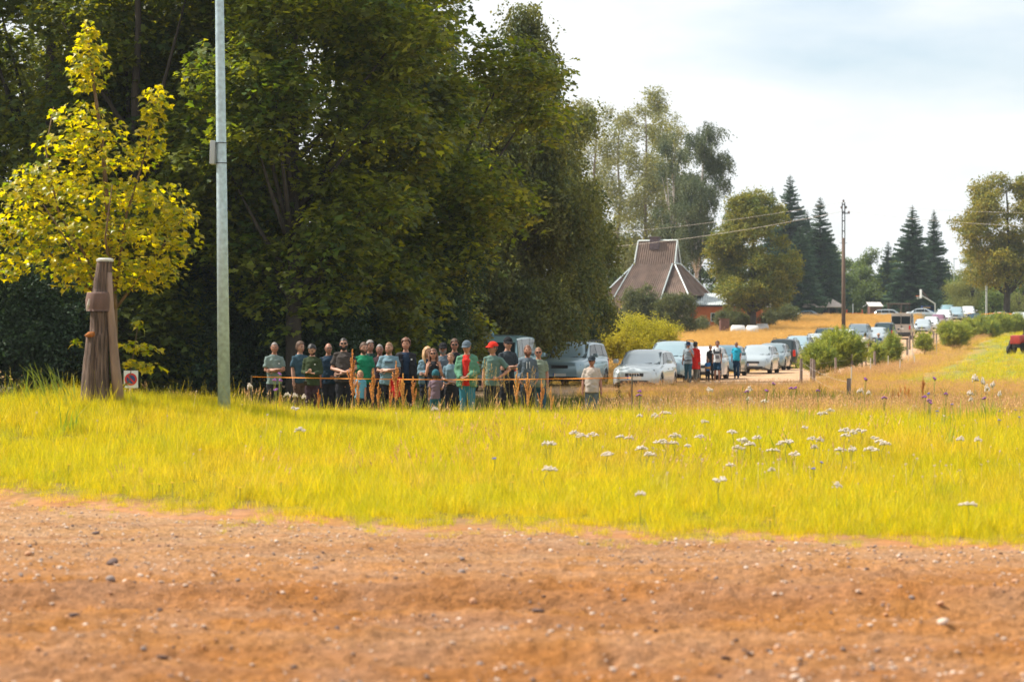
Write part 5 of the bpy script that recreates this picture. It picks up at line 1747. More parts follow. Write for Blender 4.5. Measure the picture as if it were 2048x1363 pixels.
for x, y, h in ((12.9, 92, .6), (16.6, 112, .75), (18.6, 116, .6), (19.9, 128, .7), (22.3, 134, .6), (24.9, 150, .7), (25.9, 158, .7), (30.2, 172, .8), (33.3, 186, .7), (36.8, 200, .7), (27.8, 168, .8), (38.6, 208, .8)):
    z = gz1(x, y); MB().tube([(x, y, z - .1), (x + .02, y, z + h + .2)], .022, 6).build('stake', WST, F0)
for dz in (.12, .45):
    for a, b in zip(tops[:-1], tops[1:]):
        P_ = [lerp(a, b, t) - Vector((0, 0, dz + .12 * t * (1 - t) * 4)) for t in (0, .25, .5, .75, 1)]
        MB().tube(P_, .0035, 3, cap=False).build('fence_wire', WIRE, F0)

# ------------------------------------------------------------ the steel pole
PD = 36; px0 = WX(449, PD); pz = gz1(px0, PD)
GALV = mat('galvanised', (.40, .52, .56), .5, .35, noise=.22, nscale=14, bump=.05)
P_ = empty('steel_pole', (px0, PD, pz)); tag(P_, 'tall galvanised steel pole standing on the bank, running out of the top of the picture', 'pole')
lean = WX(439, PD) - px0; zt = WZ(0, PD) - pz
MB().tube([(0, 0, -.4), (lean * .5, 0, zt * .5), (lean, 0, zt), (lean * 1.4, 0, zt * 1.4)], [.096, .080, .064, .05], 28).build('pole', GALV, P_, smooth=True)
bzx = WX(427, PD) - px0; b0, b1 = WZ(329, PD) - pz, WZ(282, PD) - pz
Mb = Matrix.Translation((bzx, -.0, (b0 + b1) / 2)) @ Matrix.Rotation(R(2), 4, 'Y')
MB().bbox(-.045, .03, -.10, .10, -(b1 - b0) / 2, (b1 - b0) / 2, .012, Mb).build('sensor_box', mat('box_grey', (.36, .40, .40), .5), P_, smooth='angle')
for zz in (b0 + .02, b1 - .03):
    q = lean * zz / zt
    pts = [(q + .082 * math.cos(a), .082 * math.sin(a), zz) for a in np.linspace(0, 6.2832, 21)]
    MB().tube(pts, .007, 5, cap=False).build('clamp_band', PLASTIC, P_)
    MB().box(bzx + .02, q - .06, -.02, .02, zz - .012, zz + .012).build('bracket', GALV, P_)

# ------------------------------------------------------------ carved wooden post
CD = 35.5; cx = WX(207, CD); cz = gz1(cx, CD); s = CD / FPX
Cp = empty('carved_post', (cx, CD, cz)); tag(Cp, 'weathered carved wooden post with a metal cap, a thick collar and a leaning side plank', 'carved post')
ZZ = lambda py: WZ(py, CD) - cz


def log(prof, n=44, split=None, seed=3):
    """prof: (py, px_left, px_right)"""
    dense = []
    for (p0_, a0_, b0_), (p1_, a1_, b1_) in zip(prof[:-1], prof[1:]):
        k_n = max(1, int(abs(p1_ - p0_) / 9))
        for q_ in range(k_n):
            u_ = q_ / k_n; dense.append((p0_ + (p1_ - p0_) * u_, a0_ + (a1_ - a0_) * u_, b0_ + (b1_ - b0_) * u_))
    prof = dense + [prof[-1]]
    V, F = [], []
    for (py, a, b) in prof:
        c = (WX((a + b) / 2, CD) - cx); r = (b - a) / 2 * s
        for k in range(n):
            an = 6.2832 * k / n
            q = 1 + .07 * (vnoise(math.cos(an) * 3 + seed, math.sin(an) * 3 + py * .004, seed) - .5) * 2 + .13 * (vnoise(math.cos(an) * 9 + seed, math.sin(an) * 9 + py * .012, seed + 3) - .5)
            q -= .10 * max(0, float(vnoise(math.cos(an) * 16, math.sin(an) * 16 + py * .006, seed + 8)) - .62) * 3
            if split is not None:
                q -= .30 * math.exp(-((((an - split + math.pi) % 6.2832) - math.pi) / .10) ** 2) * (1 if py > 650 else .35)
            V.append((c + r * q * math.cos(an), r * q * math.sin(an) * .9, ZZ(py)))
    for i in range(len(prof) - 1):
        for k in range(n):
            F.append((i * n + k, i * n + (k + 1) % n, (i + 1) * n + (k + 1) % n, (i + 1) * n + k))
    F.append(tuple(range(n))); F.append(tuple((len(prof) - 1) * n + k for k in range(n)))
    return V, F


V, F = log([(815, 160, 220), (790, 161, 219), (750, 163, 218), (720, 166, 217), (690, 170, 217), (672, 172, 218), (665, 179, 217), (640, 180, 217), (618, 181, 218)], split=4.75)
mesh_obj('lower_trunk', V[:], F, WOOD, Cp, smooth=True)
V, F = log([(622, 173, 226), (617, 172, 227), (600, 172, 227), (588, 175, 226), (584, 176, 225)], seed=9)
mesh_obj('collar', V, F, mat('collar_wood', (.12, .07, .055), .85, noise=.4, nscale=5, bump=.5, stretch=(1, 1, .4)), Cp, smooth=True)
V, F = log([(586, 187, 222), (565, 188, 222), (545, 191, 223), (527, 194, 224), (522, 195, 225)], split=4.9, seed=5)
mesh_obj('upper_trunk', V, F, WOOD, Cp, smooth=True)
MB().rings([(WX(210, CD) - cx, 0, ZZ(523), .125, .115), (WX(210, CD) - cx, 0, ZZ(519), .13, .12), (WX(210, CD) - cx, 0, ZZ(516), .09, .08)], 18).build('metal_cap', mat('cap_metal', (.45, .45, .42), .5, .3, noise=.3, nscale=10), Cp)
Mp = lambda px, py, y: (WX(px, CD) - cx, y, ZZ(py))
mb = MB(); mb.tube([Mp(237, 800, .03), Mp(231, 740, 0), Mp(226, 680, 0), Mp(220, 610, 0), Mp(217, 545, 0)], [.085, .075, .065, .055, .05], 8, ry=[.09] * 5)
mb.build('side_plank', mat('plank_wood', (.24, .16, .115), .9, noise=.35, nscale=6, bump=.6, stretch=(1, 1, .25)), Cp, smooth=True)
mb = MB(); mb.tube([Mp(184, 598, -.22), Mp(182, 610, -.235), Mp(179, 622, -.22)], [.012, .02, .006], 6); mb.build('carved_figure', mat('pale_carving', (.42, .36, .30), .8), Cp)
mb = MB(); mb.rings([(Mp(183, 0, 0)[0], -.10, ZZ(674), .07, .06), (Mp(183, 0, 0)[0], -.11, ZZ(670), .085, .07), (Mp(186, 0, 0)[0], -.10, ZZ(663), .05, .05)], 10); mb.build('orange_lichen', mat('lichen', (.26, .085, .012), .9, noise=.4, nscale=30), Cp, smooth=True)
# no-stopping sign on a wooden stake
ND = 39; nx = WX(262, ND); nz_ = gz1(nx, ND)
sg_ = empty('no_stopping_sign', (nx, ND, nz_)); tag(sg_, 'small white no-stopping sign with a red ring and blue disc on a wooden stake', 'sign')
zc = WZ(758, ND) - nz_
MB().box(-.115, .115, -.012, .0, zc - .14, zc + .14).build('panel', mat('sign_white', (.72, .76, .78), .4), sg_)


def disc(name, r0, r1, y, m, a0=0, a1=6.2832, n=30):
    V, F = [], []
    for i in range(n + 1):
        a = a0 + (a1 - a0) * i / n
        V += [(r0 * math.cos(a), y, zc + r0 * math.sin(a)), (r1 * math.cos(a), y, zc + r1 * math.sin(a))]
    for i in range(n): F.append((2 * i, 2 * i + 1, 2 * i + 3, 2 * i + 2))
    return mesh_obj(name, V, F, m, sg_)


disc('blue_disc', 0, .075, -.016, mat('sign_blue', (.02, .06, .22), .4)); disc('red_ring', .072, .10, -.020, mat('sign_red', (.6, .03, .02), .4))
MB().box(-.09, .09, -.0265, -.0235, zc - .012, zc + .012, Matrix.Translation((0, 0, zc)) @ Matrix.Rotation(R(45), 4, 'Y') @ Matrix.Translation((0, 0, -zc))).build('red_bar', mat('sign_red', ()), sg_)
MB().tube([(-.01, .02, -.3), (-.01, .02, zc + .1)], .02, 6).build('stake', mat('stake_wood', (.55, .33, .15), .8), sg_)
# ============================================================ PEOPLE
SKIN = {k: mat('skin_' + k, c, .55, noise=.10, nscale=25) for k, c in (('a', (.37, .175, .11)), ('b', (.31, .14, .085)), ('c', (.42, .22, .15)), ('d', (.26, .11, .07)))}
EYE_M = mat('eye_dark', (.02, .012, .01), .2)
LIPS = mat('lips', (.34, .10, .08), .5)
HAIRM = {'brown': mat('hair_brown', (.07, .035, .018), .7, noise=.3, nscale=60), 'black': mat('hair_black', (.012, .010, .010), .6, noise=.3, nscale=60),
         'grey': mat('hair_grey', (.20, .18, .17), .7, noise=.3, nscale=60), 'blond': mat('hair_blond', (.40, .24, .11), .6, noise=.35, nscale=50),
         'auburn': mat('hair_auburn', (.13, .05, .022), .6, noise=.35, nscale=50), 'sandy': mat('hair_sandy', (.22, .12, .06), .7, noise=.3, nscale=60)}
SUNG = mat('sunglass_lens', (.004, .004, .005), .08)
SHOE = mat('shoe_dark', (.03, .03, .035), .6)
SHOEW = mat('shoe_white', (.6, .6, .58), .6)
SOLE = mat('shoe_sole', (.4, .4, .38), .7)
_tmp = []


def cloth(name, c):
    return mat('cloth_' + name, c, .9, noise=.13, nscale=7, bump=.25, bscale=22, spec=.2)


def melt(mb, name, m, voxel=.016, parent=None, smooth_it=2, extra=None, wrinkle=0, seed=0):
    """fuse overlapping volumes into one continuous surface"""
    me = bpy.data.meshes.new('t'); me.from_pydata(mb.v, [], mb.f); me.update()
    bm = bmesh.new(); bm.from_mesh(me); bmesh.ops.recalc_face_normals(bm, faces=bm.faces); bm.to_mesh(me); bm.free()
    o = bpy.data.objects.new('t', me); COL.objects.link(o)
    r = o.modifiers.new('r', 'REMESH'); r.mode = 'VOXEL'; r.voxel_size = voxel
    s_ = o.modifiers.new('s', 'SMOOTH'); s_.iterations = smooth_it; s_.factor = .5
    _tmp.append((o, name, m, parent, extra, wrinkle, seed))


def flush():
    dg = bpy.context.evaluated_depsgraph_get(); dg.update()
    for (o, name, m, parent, extra, wrinkle, seed) in _tmp:
        ev = o.evaluated_get(dg)
        me = bpy.data.meshes.new_from_object(ev)
        n = len(me.vertices)
        if wrinkle:
            co = np.empty(n * 3, np.float32); me.vertices.foreach_get('co', co); co = co.reshape(-1, 3)
            no = np.empty(n * 3, np.float32); me.vertices.foreach_get('normal', no); no = no.reshape(-1, 3)
            w = (fbm(co[:, 0] * 9 + co[:, 2] * 5 + seed, co[:, 2] * 15 - co[:, 0] * 6 + co[:, 1] * 8, seed, 3) - .5)
            w2 = (vnoise(co[:, 0] * 5 + 7, co[:, 2] * 26 + co[:, 0] * 14, seed + 5) - .5) * .5
            co = co + no * ((w + w2) * wrinkle)[:, None]
            me.vertices.foreach_set('co', co.ravel()); me.update()
        if extra is not None and extra.v:
            bm = bmesh.new(); bm.from_mesh(me)
            vs = [bm.verts.new(v) for v in extra.v]
            for f in extra.f:
                try: bm.faces.new([vs[i] for i in f])
                except ValueError: pass
            bm.to_mesh(me); bm.free()
        for s_ in list(me.materials): pass
        me.materials.clear()
        fin(name, me, m, parent, smooth=True)
        d = o.data; bpy.data.objects.remove(o); bpy.data.meshes.remove(d)
    _tmp.clear()


def head_mesh(M, fat=0.0, female=False):
    """head as a sculpted ball, face towards -Y; centre at origin, height ~.235"""
    nu, nv = 30, 22
    V, F = [], []
    for j in range(nv + 1):
        ph = math.pi * j / nv
        for i in range(nu):
            th = 2 * math.pi * i / nu
            dx, dy, dz = math.sin(ph) * math.sin(th), -math.sin(ph) * math.cos(th), math.cos(ph)
            x, y, z = dx * .071, dy * .096, dz * .116
            # jaw narrows, back of the skull lower half tucks in
            if dz < 0:
                k = -dz
                x *= 1 - (.30 - fat * .25 + (.06 if female else 0)) * k ** 1.4
                if dy > 0: y *= 1 - .45 * k
                else: y = y * (1 - .10 * k) - .006 * k
            if dy < 0:
                f = -dy
                ax = abs(x)
                y -= .030 * math.exp(-((x / .011) ** 2) - ((z + .012) / .020) ** 2) * (1 if z > -.04 else .4)      # nose
                y -= .010 * math.exp(-((x / .009) ** 2) - ((z - .015) / .022) ** 2)
                y += .012 * math.exp(-(((ax - .032) / .015) ** 2) - ((z - .018) / .012) ** 2)     # sockets
                y -= .005 * math.exp(-((z - .040) / .012) ** 2) * f                               # brow
                y -= .006 * math.exp(-((x / .024) ** 2) - ((z + .052) / .010) ** 2)               # mouth
                y -= .010 * math.exp(-((x / .022) ** 2) - ((z + .092) / .018) ** 2)               # chin
                y -= .004 * math.exp(-(((ax - .045) / .018) ** 2) - ((z + .01) / .02) ** 2)       # cheek
            V.append(M @ Vector((x, y, z)))
    for j in range(nv):
        for i in range(nu):
            i2 = (i + 1) % nu
            F.append((j * nu + i, (j + 1) * nu + i, (j + 1) * nu + i2, j * nu + i2))
    mb = MB().add(V, F)
    for sg in (-1, 1):
        Me = M @ Matrix.Translation((sg * .069, .012, .002)) @ Matrix.Rotation(sg * .35, 4, 'Z')
        mb.ellipsoid((0, 0, 0), (.010, .021, .033), 8, 6, Me)
        mb.ellipsoid((sg * .004, -.004, .016), (.010, .017, .014), 6, 5, Me)
    return mb


def hair_shell(M, style, g):
    """hair cap over the skull with an uneven outline"""
    nu, nv = 32, 18
    V, F = [], []
    ok = {}
    thick = {'short': .008, 'crop': .004, 'thick': .014, 'long': .014, 'bald': .003, 'tied': .008, 'messy': .020}[style]
    for j in range(nv + 1):
        ph = math.pi * j / nv
        for i in range(nu):
            th = 2 * math.pi * i / nu
            dx, dy, dz = math.sin(ph) * math.sin(th), -math.sin(ph) * math.cos(th), math.cos(ph)
            t = thick * (1 + .55 * (vnoise(dx * 6 + 9, dy * 6 + dz * 5, int(g * 13)) - .5))
            if style in ('thick', 'messy') and dz > .4: t *= 1.5
            x, y, z = dx * (.073 + t), dy * (.100 + t), dz * (.119 + t)
            if dz < 0:
                x *= 1 - .22 * -dz
                if dy > 0: y *= 1 - .42 * -dz
            V.append(M @ Vector((x, y, z)))
            front = -dy
            lim = .30 if front > .55 else (.05 if front > .15 else (-.42 if front > -.4 else -.62))
            if front > .55: lim = .48 + .12 * vnoise(th * 3, 1, int(g * 7))
            elif front > .15: lim = .10 + (front - .15) * .9
            if style == 'bald': lim = {True: .95, False: lim}[dz > .0 and front > -.35]
            if style in ('long',) and front < .25: lim = -.95
            ok[(j, i)] = dz > lim
    for j in range(nv):
        for i in range(nu):
            i2 = (i + 1) % nu
            if ok[(j, i)] and ok[(j, i2)] and ok[(j + 1, i)] and ok[(j + 1, i2)]:
                F.append((j * nu + i, (j + 1) * nu + i, (j + 1) * nu + i2, j * nu + i2))
            elif ok[(j, i)] and ok[(j, i2)]:
                pass
    return MB().add(V, F)


def hand_mb(mb, wrist, d, palm_n, side, s, curl=.5):
    """palm (goes into the fused body) is separate; here five fingers, each its own bent chain"""
    d = Vector(d).normalized(); n = Vector(palm_n); n = (n - d * n.dot(d)).normalized()
    a = d.cross(n) * side                      # towards the thumb side
    w = Vector(wrist)
    for i, (off, ln) in enumerate(((.030, .070), (.010, .079), (-.010, .074), (-.029, .058))):
        p0 = w + d * .075 * s + a * off * s
        p1 = w + d * .098 * s + a * off * 1.05 * s
        q = d * math.cos(curl) + n * math.sin(curl)
        p2 = p1 + q * ln * .45 * s
        q2 = d * math.cos(curl * 2.1) + n * math.sin(curl * 2.1)
        p3 = p2 + q2 * ln * .42 * s
        mb.tube([p0, p1, p2, p3], [.0092 * s, .0092 * s, .0082 * s, .0062 * s], 6)
    p0 = w + d * .025 * s + a * .026 * s
    p1 = p0 + (a * .75 + d * .6) .normalized() * .036 * s
    p2 = p1 + (a * .35 + d * .9 + n * .4).normalized() * .030 * s
    mb.tube([p0, p1, p2], [.0125 * s, .0105 * s, .0078 * s], 6)


POSES = {  # right side (x negative) then left: elbow, wrist, hand direction, palm normal ; metres for a 1.75 m person, front is -y
    'down': [((-.255, .02, 1.15), (-.275, -.05, .91), (0, -.08, -1), (1, 0, 0)), ((.255, .02, 1.15), (.275, -.05, .91), (0, -.08, -1), (-1, 0, 0))],
    'walk': [((-.26, .07, 1.16), (-.28, .04, .92), (0, .05, -1), (1, 0, 0)), ((.26, -.04, 1.16), (.27, -.16, .95), (0, -.3, -1), (-1, 0, 0))],
    'cross': [((-.27, -.05, 1.15), (.06, -.235, 1.19), (1, .18, .12), (0, 1, 0)), ((.27, -.05, 1.16), (-.05, -.20, 1.15), (-1, .25, .05), (0, 1, 0))],
    'crosslow': [((-.28, -.03, 1.14), (.05, -.27, 1.07), (1, .1, .0), (0, 1, 0)), ((.28, -.03, 1.14), (-.04, -.24, 1.03), (-1, .2, .0), (0, 1, 0))],
    'hips': [((-.255, .02, 1.15), (-.275, -.05, .91), (0, -.08, -1), (1, 0, 0)), ((.43, -.02, 1.19), (.23, -.12, 1.04), (-.8, -.3, -.2), (0, 1, -.2))],
    'hips2': [((-.43, .05, 1.19), (-.22, -.06, 1.03), (.5, -.5, -.5), (0, 1, 0)), ((.43, .05, 1.19), (.22, -.06, 1.03), (-.5, -.5, -.5), (0, 1, 0))],
    'phone': [((-.26, -.02, 1.14), (-.06, -.26, 1.14), (.7, -.5, .25), (0, .3, 1)), ((.27, -.02, 1.14), (.10, -.25, 1.12), (-.9, -.2, .2), (0, .3, 1))],
    'clasp': [((-.28, -.02, 1.14), (-.06, -.27, 1.03), (.9, -.1, -.2), (0, 1, 0)), ((.28, -.02, 1.14), (.08, -.28, 1.06), (-.9, -.1, -.3), (0, 1, 0))],
    'shoulders': [((-.27, -.12, 1.14), (-.14, -.16, 1.36), (.3, .3, .8), (0, 1, 0)), ((.27, -.12, 1.14), (.14, -.16, 1.36), (-.3, .3, .8), (0, 1, 0))],
    'pocket': [((-.28, .05, 1.16), (-.19, -.11, .99), (.5, -.1, -.8), (0, 1, 0)), ((.28, .05, 1.16), (.19, -.11, .99), (-.5, -.1, -.8), (0, 1, 0))],
    'wave': [((-.27, -.08, 1.17), (-.33, -.25, 1.26), (-.2, -.4, .8), (1, 0, 0)), ((.255, .02, 1.15), (.275, -.05, .91), (0, -.08, -1), (-1, 0, 0))],
    'face': [((-.26, -.12, 1.20), (-.06, -.17, 1.46), (.2, .1, .9), (0, 1, 0)), ((.255, .02, 1.15), (.275, -.05, .91), (0, -.08, -1), (-1, 0, 0))],
    'strap': [((-.255, .02, 1.15), (-.30, -.02, .91), (0, -.05, -1), (1, 0, 0)), ((.27, -.06, 1.15), (.13, -.20, 1.33), (-.4, .3, .8), (0, 1, 0))],
}


def person(label, px, D, H, face=0, pose='down', skin='a', hair=('short', 'brown'), beard=None, shirt=('tee', 'grey', (.3, .3, .3)), jacket=None, legs=('trousers', 'black', (.02, .02, .025)),
           fat=0.0, cap=None, shades=False, glasses=False, look=(0, 0), group=None, female=False, step=0.0, shoes=None, child=False, x=None, vox=.016, extra=None, bald=False, base=None):
    x = WX(px, D) if x is None else x
    root = empty('person', (x, D, gz1(x, D) - .01 if base is None else base), R(face + rnd.uniform(-13, 13)) + math.atan2(-x, D) * 1)
    root.rotation_euler[1] = R(rnd.uniform(-1.6, 1.6)); root.rotation_euler[0] = R(rnd.uniform(-1, 2.5))
    tag(root, label, 'child' if child else 'person', group)
    hs = 1.0 if not child else 1.0
    S = H / 1.75
    hd = 1.07 if not child else min(1.55, .60 / S + .50)       # heads of children are larger relative to the body
    w = 1 + fat * .9; bel = 1 + fat * 1.7
    sw = .152 if not female else .132
    hip = .145 if not female else .150
    g = (px * .37) % 7

    def K(p): return Vector(p) * S
    hz_top = 1.76 - .118 * hd
    hc = Vector((0, -.012, hz_top)) * S
    nz_ = 1.75 - .235 * hd
    # ---------------- body (one surface)
    b = MB()
    b.rings([tuple(c * S for c in r) for r in ((0, 0, .86, .13, .10), (0, 0, .95, hip * .92, .105), (0, 0, 1.08, .130 * w, .095 * bel), (0, 0, 1.27, .14 * w, .105 * w), (0, .0, 1.39, sw * .80, .095 * w), (0, .01, 1.45, .095, .070), (0, .012, 1.495, .065, .060))], 16)
    b.tube([K((0, .015, 1.42)), K((0, .008, nz_ - .02)), K((0, .0, nz_ + .05))], [.068 * S * w ** .5, .060 * S * w ** .5 * (.88 if female else 1), .05 * S * hd], 12)
    arms = POSES[pose]
    sc = lambda p: (p[0] * (w * (.68 if abs(p[0]) < .35 else .86) if abs(p[0]) > .2 else 1), p[1] * (1 + fat * 1.2) if p[1] < -.1 else p[1], p[2])
    fing = MB()
    for sd_, (e, wr_, hdv, pn) in zip((-1, 1), arms):
        sh = K((sd_ * sw, .0, 1.410)); e = K(sc(e)); wr_ = K(sc(wr_))
        b.tube([K((sd_ * sw * .5, 0, 1.43)), sh, lerp(sh, e, .4), e, lerp(e, wr_, .35), wr_], [.045 * S, .044 * S * w, .042 * S * w * (.85 if female else 1), .038 * S * w ** .5, .040 * S * w ** .5 * (.85 if female else 1), .026 * S], 10)
        dv = Vector(hdv).normalized()
        b.tube([wr_, wr_ + dv * .04 * S, wr_ + dv * .098 * S], [.024 * S, .036 * S, .036 * S], 8, ry=[.020 * S, .018 * S, .014 * S])
        if pose != 'pocket': hand_mb(fing, wr_, hdv, pn, sd_, S * (1.0 if not child else 1.05), .75 if pose in ('clasp', 'hips', 'phone', 'strap', 'shoulders') else .4)
    sh_x = .085
    legp = []
    for sd_ in (-1, 1):
        st = step * sd_
        hipj = K((sd_ * .08, 0, .90)); kn = K((sd_ * sh_x, -.03 - st * .5, .50)); an = K((sd_ * (sh_x + .01), .02 - st, .09))
        legp.append((hipj, kn, an, sd_))
        b.tube([hipj, lerp(hipj, kn, .3), kn, lerp(kn, an, .35), an, an + K((0, 0, -.03))], [.075 * S, .074 * S * w, .050 * S, .052 * S, .034 * S, .034 * S], 10)
        b.tube([an + K((0, .03, -.05)), an + K((0, -.06, -.055)), an + K((0, -.14, -.065))], [.03 * S, .036 * S, .028 * S], 8)
    Mh = Matrix.Translation(hc) @ Matrix.Rotation(R(look[0]), 4, 'Z') @ Matrix.Rotation(R(look[1]), 4, 'X') @ Matrix.Scale(S * hd, 4)
    hm = head_mesh(Mh, fat, female)
    ex = MB(); ex.add(fing.v, fing.f); ex.add(hm.v, hm.f)
    melt(b, 'body', SKIN[skin], vox, root, 3, ex)
    for sg in (-1, 1):
        MB().ellipsoid((sg * .030, -.083, .017), (.012, .007, .0065), 8, 6, Mh).build('eye', EYE_M, root)
        MB().tube([Mh @ Vector((sg * .015, -.099, .036)), Mh @ Vector((sg * .032, -.097, .040)), Mh @ Vector((sg * .05, -.082, .034))], .0042 * S, 5).build('eyebrow', HAIRM[hair[1]], root)
    MB().ellipsoid((0, -.098, -.052), (.024, .008, .007), 8, 6, Mh).build('mouth', LIPS, root)
    if beard:
        V, F = [], []
        nu, nv = 16, 8
        for j in range(nv + 1):
            for i in range(nu + 1):
                th = -1.45 + 2.9 * i / nu; dz = -.18 - .80 * j / nv
                if abs(th) < .45 and dz > -.42: dz = -.40 if dz > -.35 else dz
                q = math.sqrt(max(0, 1 - dz * dz)); k = -dz
                xx = math.sin(th) * q * .078 * (1 - (.28 - fat * .25) * k ** 1.4) * 1.05; yy = -math.cos(th) * q * .100 * (1 - .1 * k) - .012 * k * math.cos(th) - .006
                if dz < -.85: yy -= .012
                V.append(Mh @ Vector((xx * 1.04, yy * 1.05, dz * .128)))
        for j in range(nv):
            for i in range(nu):
                a_ = j * (nu + 1) + i; F.append((a_, a_ + nu + 1, a_ + nu + 2, a_ + 1))
        mesh_obj('beard', V, F, HAIRM[beard], root, smooth=True)
    hair_shell(Mh, hair[0], g).build('hair', HAIRM[hair[1]], root, smooth=True)
    if hair[0] == 'long':
        hb = MB()
        for sg in (-1, 1):
            for q in range(3):
                hb.tube([Mh @ Vector((sg * (.075 - q * .01), .0 + q * .03, .03)), Mh @ Vector((sg * (.088 - q * .012), .0 + q * .03, -.08)), Mh @ Vector((sg * (.082 - q * .02), -.03 + q * .045, -.19)), Mh @ Vector((sg * .07, -.05 + q * .06, -.27))], [.018 * S, .028 * S, .026 * S, .008 * S], 7)
        hb.tube([Mh @ Vector((0, .08, .05)), Mh @ Vector((0, .105, -.08)), Mh @ Vector((0, .09, -.25))], [.06 * S, .06 * S, .03 * S], 8, ry=.035 * S)
        hb.build('hair_lengths', HAIRM[hair[1]], root, smooth=True)
    if hair[0] == 'tied':
        MB().ellipsoid((0, .12, .06), (.035, .035, .04), 10, 8, Mh).build('hair_knot', HAIRM[hair[1]], root, smooth=True)
    if cap:
        cm = cloth('cap_' + cap[1], cap[2])
        if cap[0] == 'cap':
            V, F = [], []; nu, nv = 24, 7
            for j in range(nv + 1):
                for i in range(nu):
                    th = 6.2832 * i / nu; ph = 1.50 * j / nv
                    V.append(Mh @ Vector((math.sin(ph) * math.sin(th) * .090, -math.sin(ph) * math.cos(th) * .112 + .004, .042 + math.cos(ph) * .098)))
            for j in range(nv):
                for i in range(nu): F.append((j * nu + i, (j + 1) * nu + i, (j + 1) * nu + (i + 1) % nu, j * nu + (i + 1) % nu))
            mesh_obj('cap', V, F, cm, root, smooth=True)
            V, F = [], []
            for i in range(11):
                th = -1.15 + 2.3 * i / 10
                for rr, zz in ((1.0, .048), (1 + .62 * math.cos(th * .9), .030 - .012 * abs(th))):
                    for dz in (0, -.006): V.append(Mh @ Vector((math.sin(th) * .088 * (1 if rr == 1 else 1.02), -math.cos(th) * .110 * rr, zz + dz)))
            for i in range(10):
                a_ = i * 4; c_ = a_ + 4
                F += [(a_, c_, c_ + 2, a_ + 2), (a_ + 3, c_ + 3, c_ + 1, a_ + 1), (a_ + 2, c_ + 2, c_ + 3, a_ + 3)]
            mesh_obj('cap_brim', V, F, cm, root, smooth='angle')
        elif cap[0] == 'beanie':
            MB().ellipsoid((0, .008, .045), (.088, .108, .105), 18, 12, Mh).build('beanie', cm, root, smooth=True)
        elif cap[0] == 'hat':
            h_ = MB(); h_.ellipsoid((0, .005, .075), (.085, .105, .075), 18, 10, Mh)
            h_.ellipsoid((0, .005, .055), (.165, .185, .010), 22, 6, Mh); h_.build('sun_hat', cm, root, smooth=True)
    if shades or glasses:
        gm = SUNG if shades else PLASTIC
        mb = MB()
        for sg in (-1, 1):
            if shades: mb.ellipsoid((sg * .031, -.100, .016), (.025, .008, .018), 10, 6, Mh)
            mb.tube([Mh @ Vector((sg * .052, -.094, .022)), Mh @ Vector((sg * .08, -.02, .02)), Mh @ Vector((sg * .082, .02, .015))], .0035 * S, 5)
        mb.tube([Mh @ Vector((-.05, -.098, .025)), Mh @ Vector((0, -.112, .024)), Mh @ Vector((.05, -.098, .025))], .0042 * S, 5)
        mb.build('sunglasses' if shades else 'glasses', gm, root, smooth=True)
    # ---------------- clothes
    kind, cn, cc = shirt
    cm = cloth(cn, cc)
    t = .014
    hem = .86 if kind != 'crop' else 1.02
    if legs[0] == 'over': hem = .86

    def top_mb(t, hem, open_=False, flare=0.0):
        mb = MB()
        hz = [(0, 0, hem, hip + t + .012 + flare + fat * .05, (.118 + t + flare) * bel ** .8), (0, -.005 * bel, hem + .10, (.136 + t) * w ** .9, (.112 + t) * bel), (0, -.005, max(1.10, hem + .12), (.134 + t) * w, (.108 + t) * bel), (0, 0, 1.25, (.142 + t) * w, (.112 + t) * w),
              (0, .0, 1.38, sw * .92 + t, (.106 + t) * w), (0, .008, 1.45, sw * .70 + t, .080 + t), (0, .012, 1.492, .078 + t * .6, .068 + t * .3)]
        mb.rings([tuple(c * S for c in r) for r in hz], 18)
        return mb
    sl = {'tee': .62, 'crop': .55, 'polo': .70, 'tank': .0, 'long': 1.0, 'hoodie': 1.0}[kind]
    if not jacket or True:
        mb = top_mb(t, hem)
        for sd_, (e, wr_, hdv, pn) in zip((-1, 1), arms):
            sh = K((sd_ * sw, .0, 1.410)); e = K(sc(e)); wr_ = K(sc(wr_))
            r0 = (.046 * w + t) * S
            if kind == 'tank':
                mb.tube([K((sd_ * sw * .5, 0, 1.40)), K((sd_ * sw * .8, .0, 1.43))], [.05 * S, .04 * S], 8); continue
            if sl < 1:
                q = lerp(sh, e, sl + .12)
                mb.tube([K((sd_ * sw * .45, 0, 1.410)), sh, lerp(sh, e, .35), q], [r0, r0, r0 * .98, r0 * 1.02], 10)
            else:
                mb.tube([K((sd_ * sw * .45, 0, 1.410)), sh, lerp(sh, e, .4), e, lerp(e, wr_, .5), lerp(e, wr_, .96)], [r0, r0, r0 * .95, r0 * .88, r0 * .8, r0 * .62], 10)
        melt(mb, 'shirt', cm, vox, root, 2, None, .028 * S, int(px))
        if kind == 'hoodie':
            hb = MB(); pts = [K((.10 * math.sin(a), .04 - .085 * math.cos(a), 1.445 + .02 * math.cos(a + 3.14))) for a in np.linspace(0, 6.2832, 15)]
            hb.tube(pts, .030 * S, 7, cap=False); hb.tube([K((0, .10, 1.47)), K((0, .14, 1.38)), K((0, .12, 1.30))], [.06 * S, .08 * S, .03 * S], 8)
            hb.build('hood', cm, root, smooth=True)
            for sg in (-1, 1): MB().tube([K((sg * .03, -.118, 1.40)), K((sg * .035, -.142, 1.25))], .004 * S, 4).build('drawstring', SHOEW, root)
        if kind == 'polo':
            for sg in (-1, 1):
                MB().add([K(v) for v in ((0, -.115, 1.375), (sg * .065, -.085, 1.395), (sg * .078, -.02, 1.455), (sg * .045, -.075, 1.45))], [(0, 1, 2, 3)]).build('collar', cm, root)
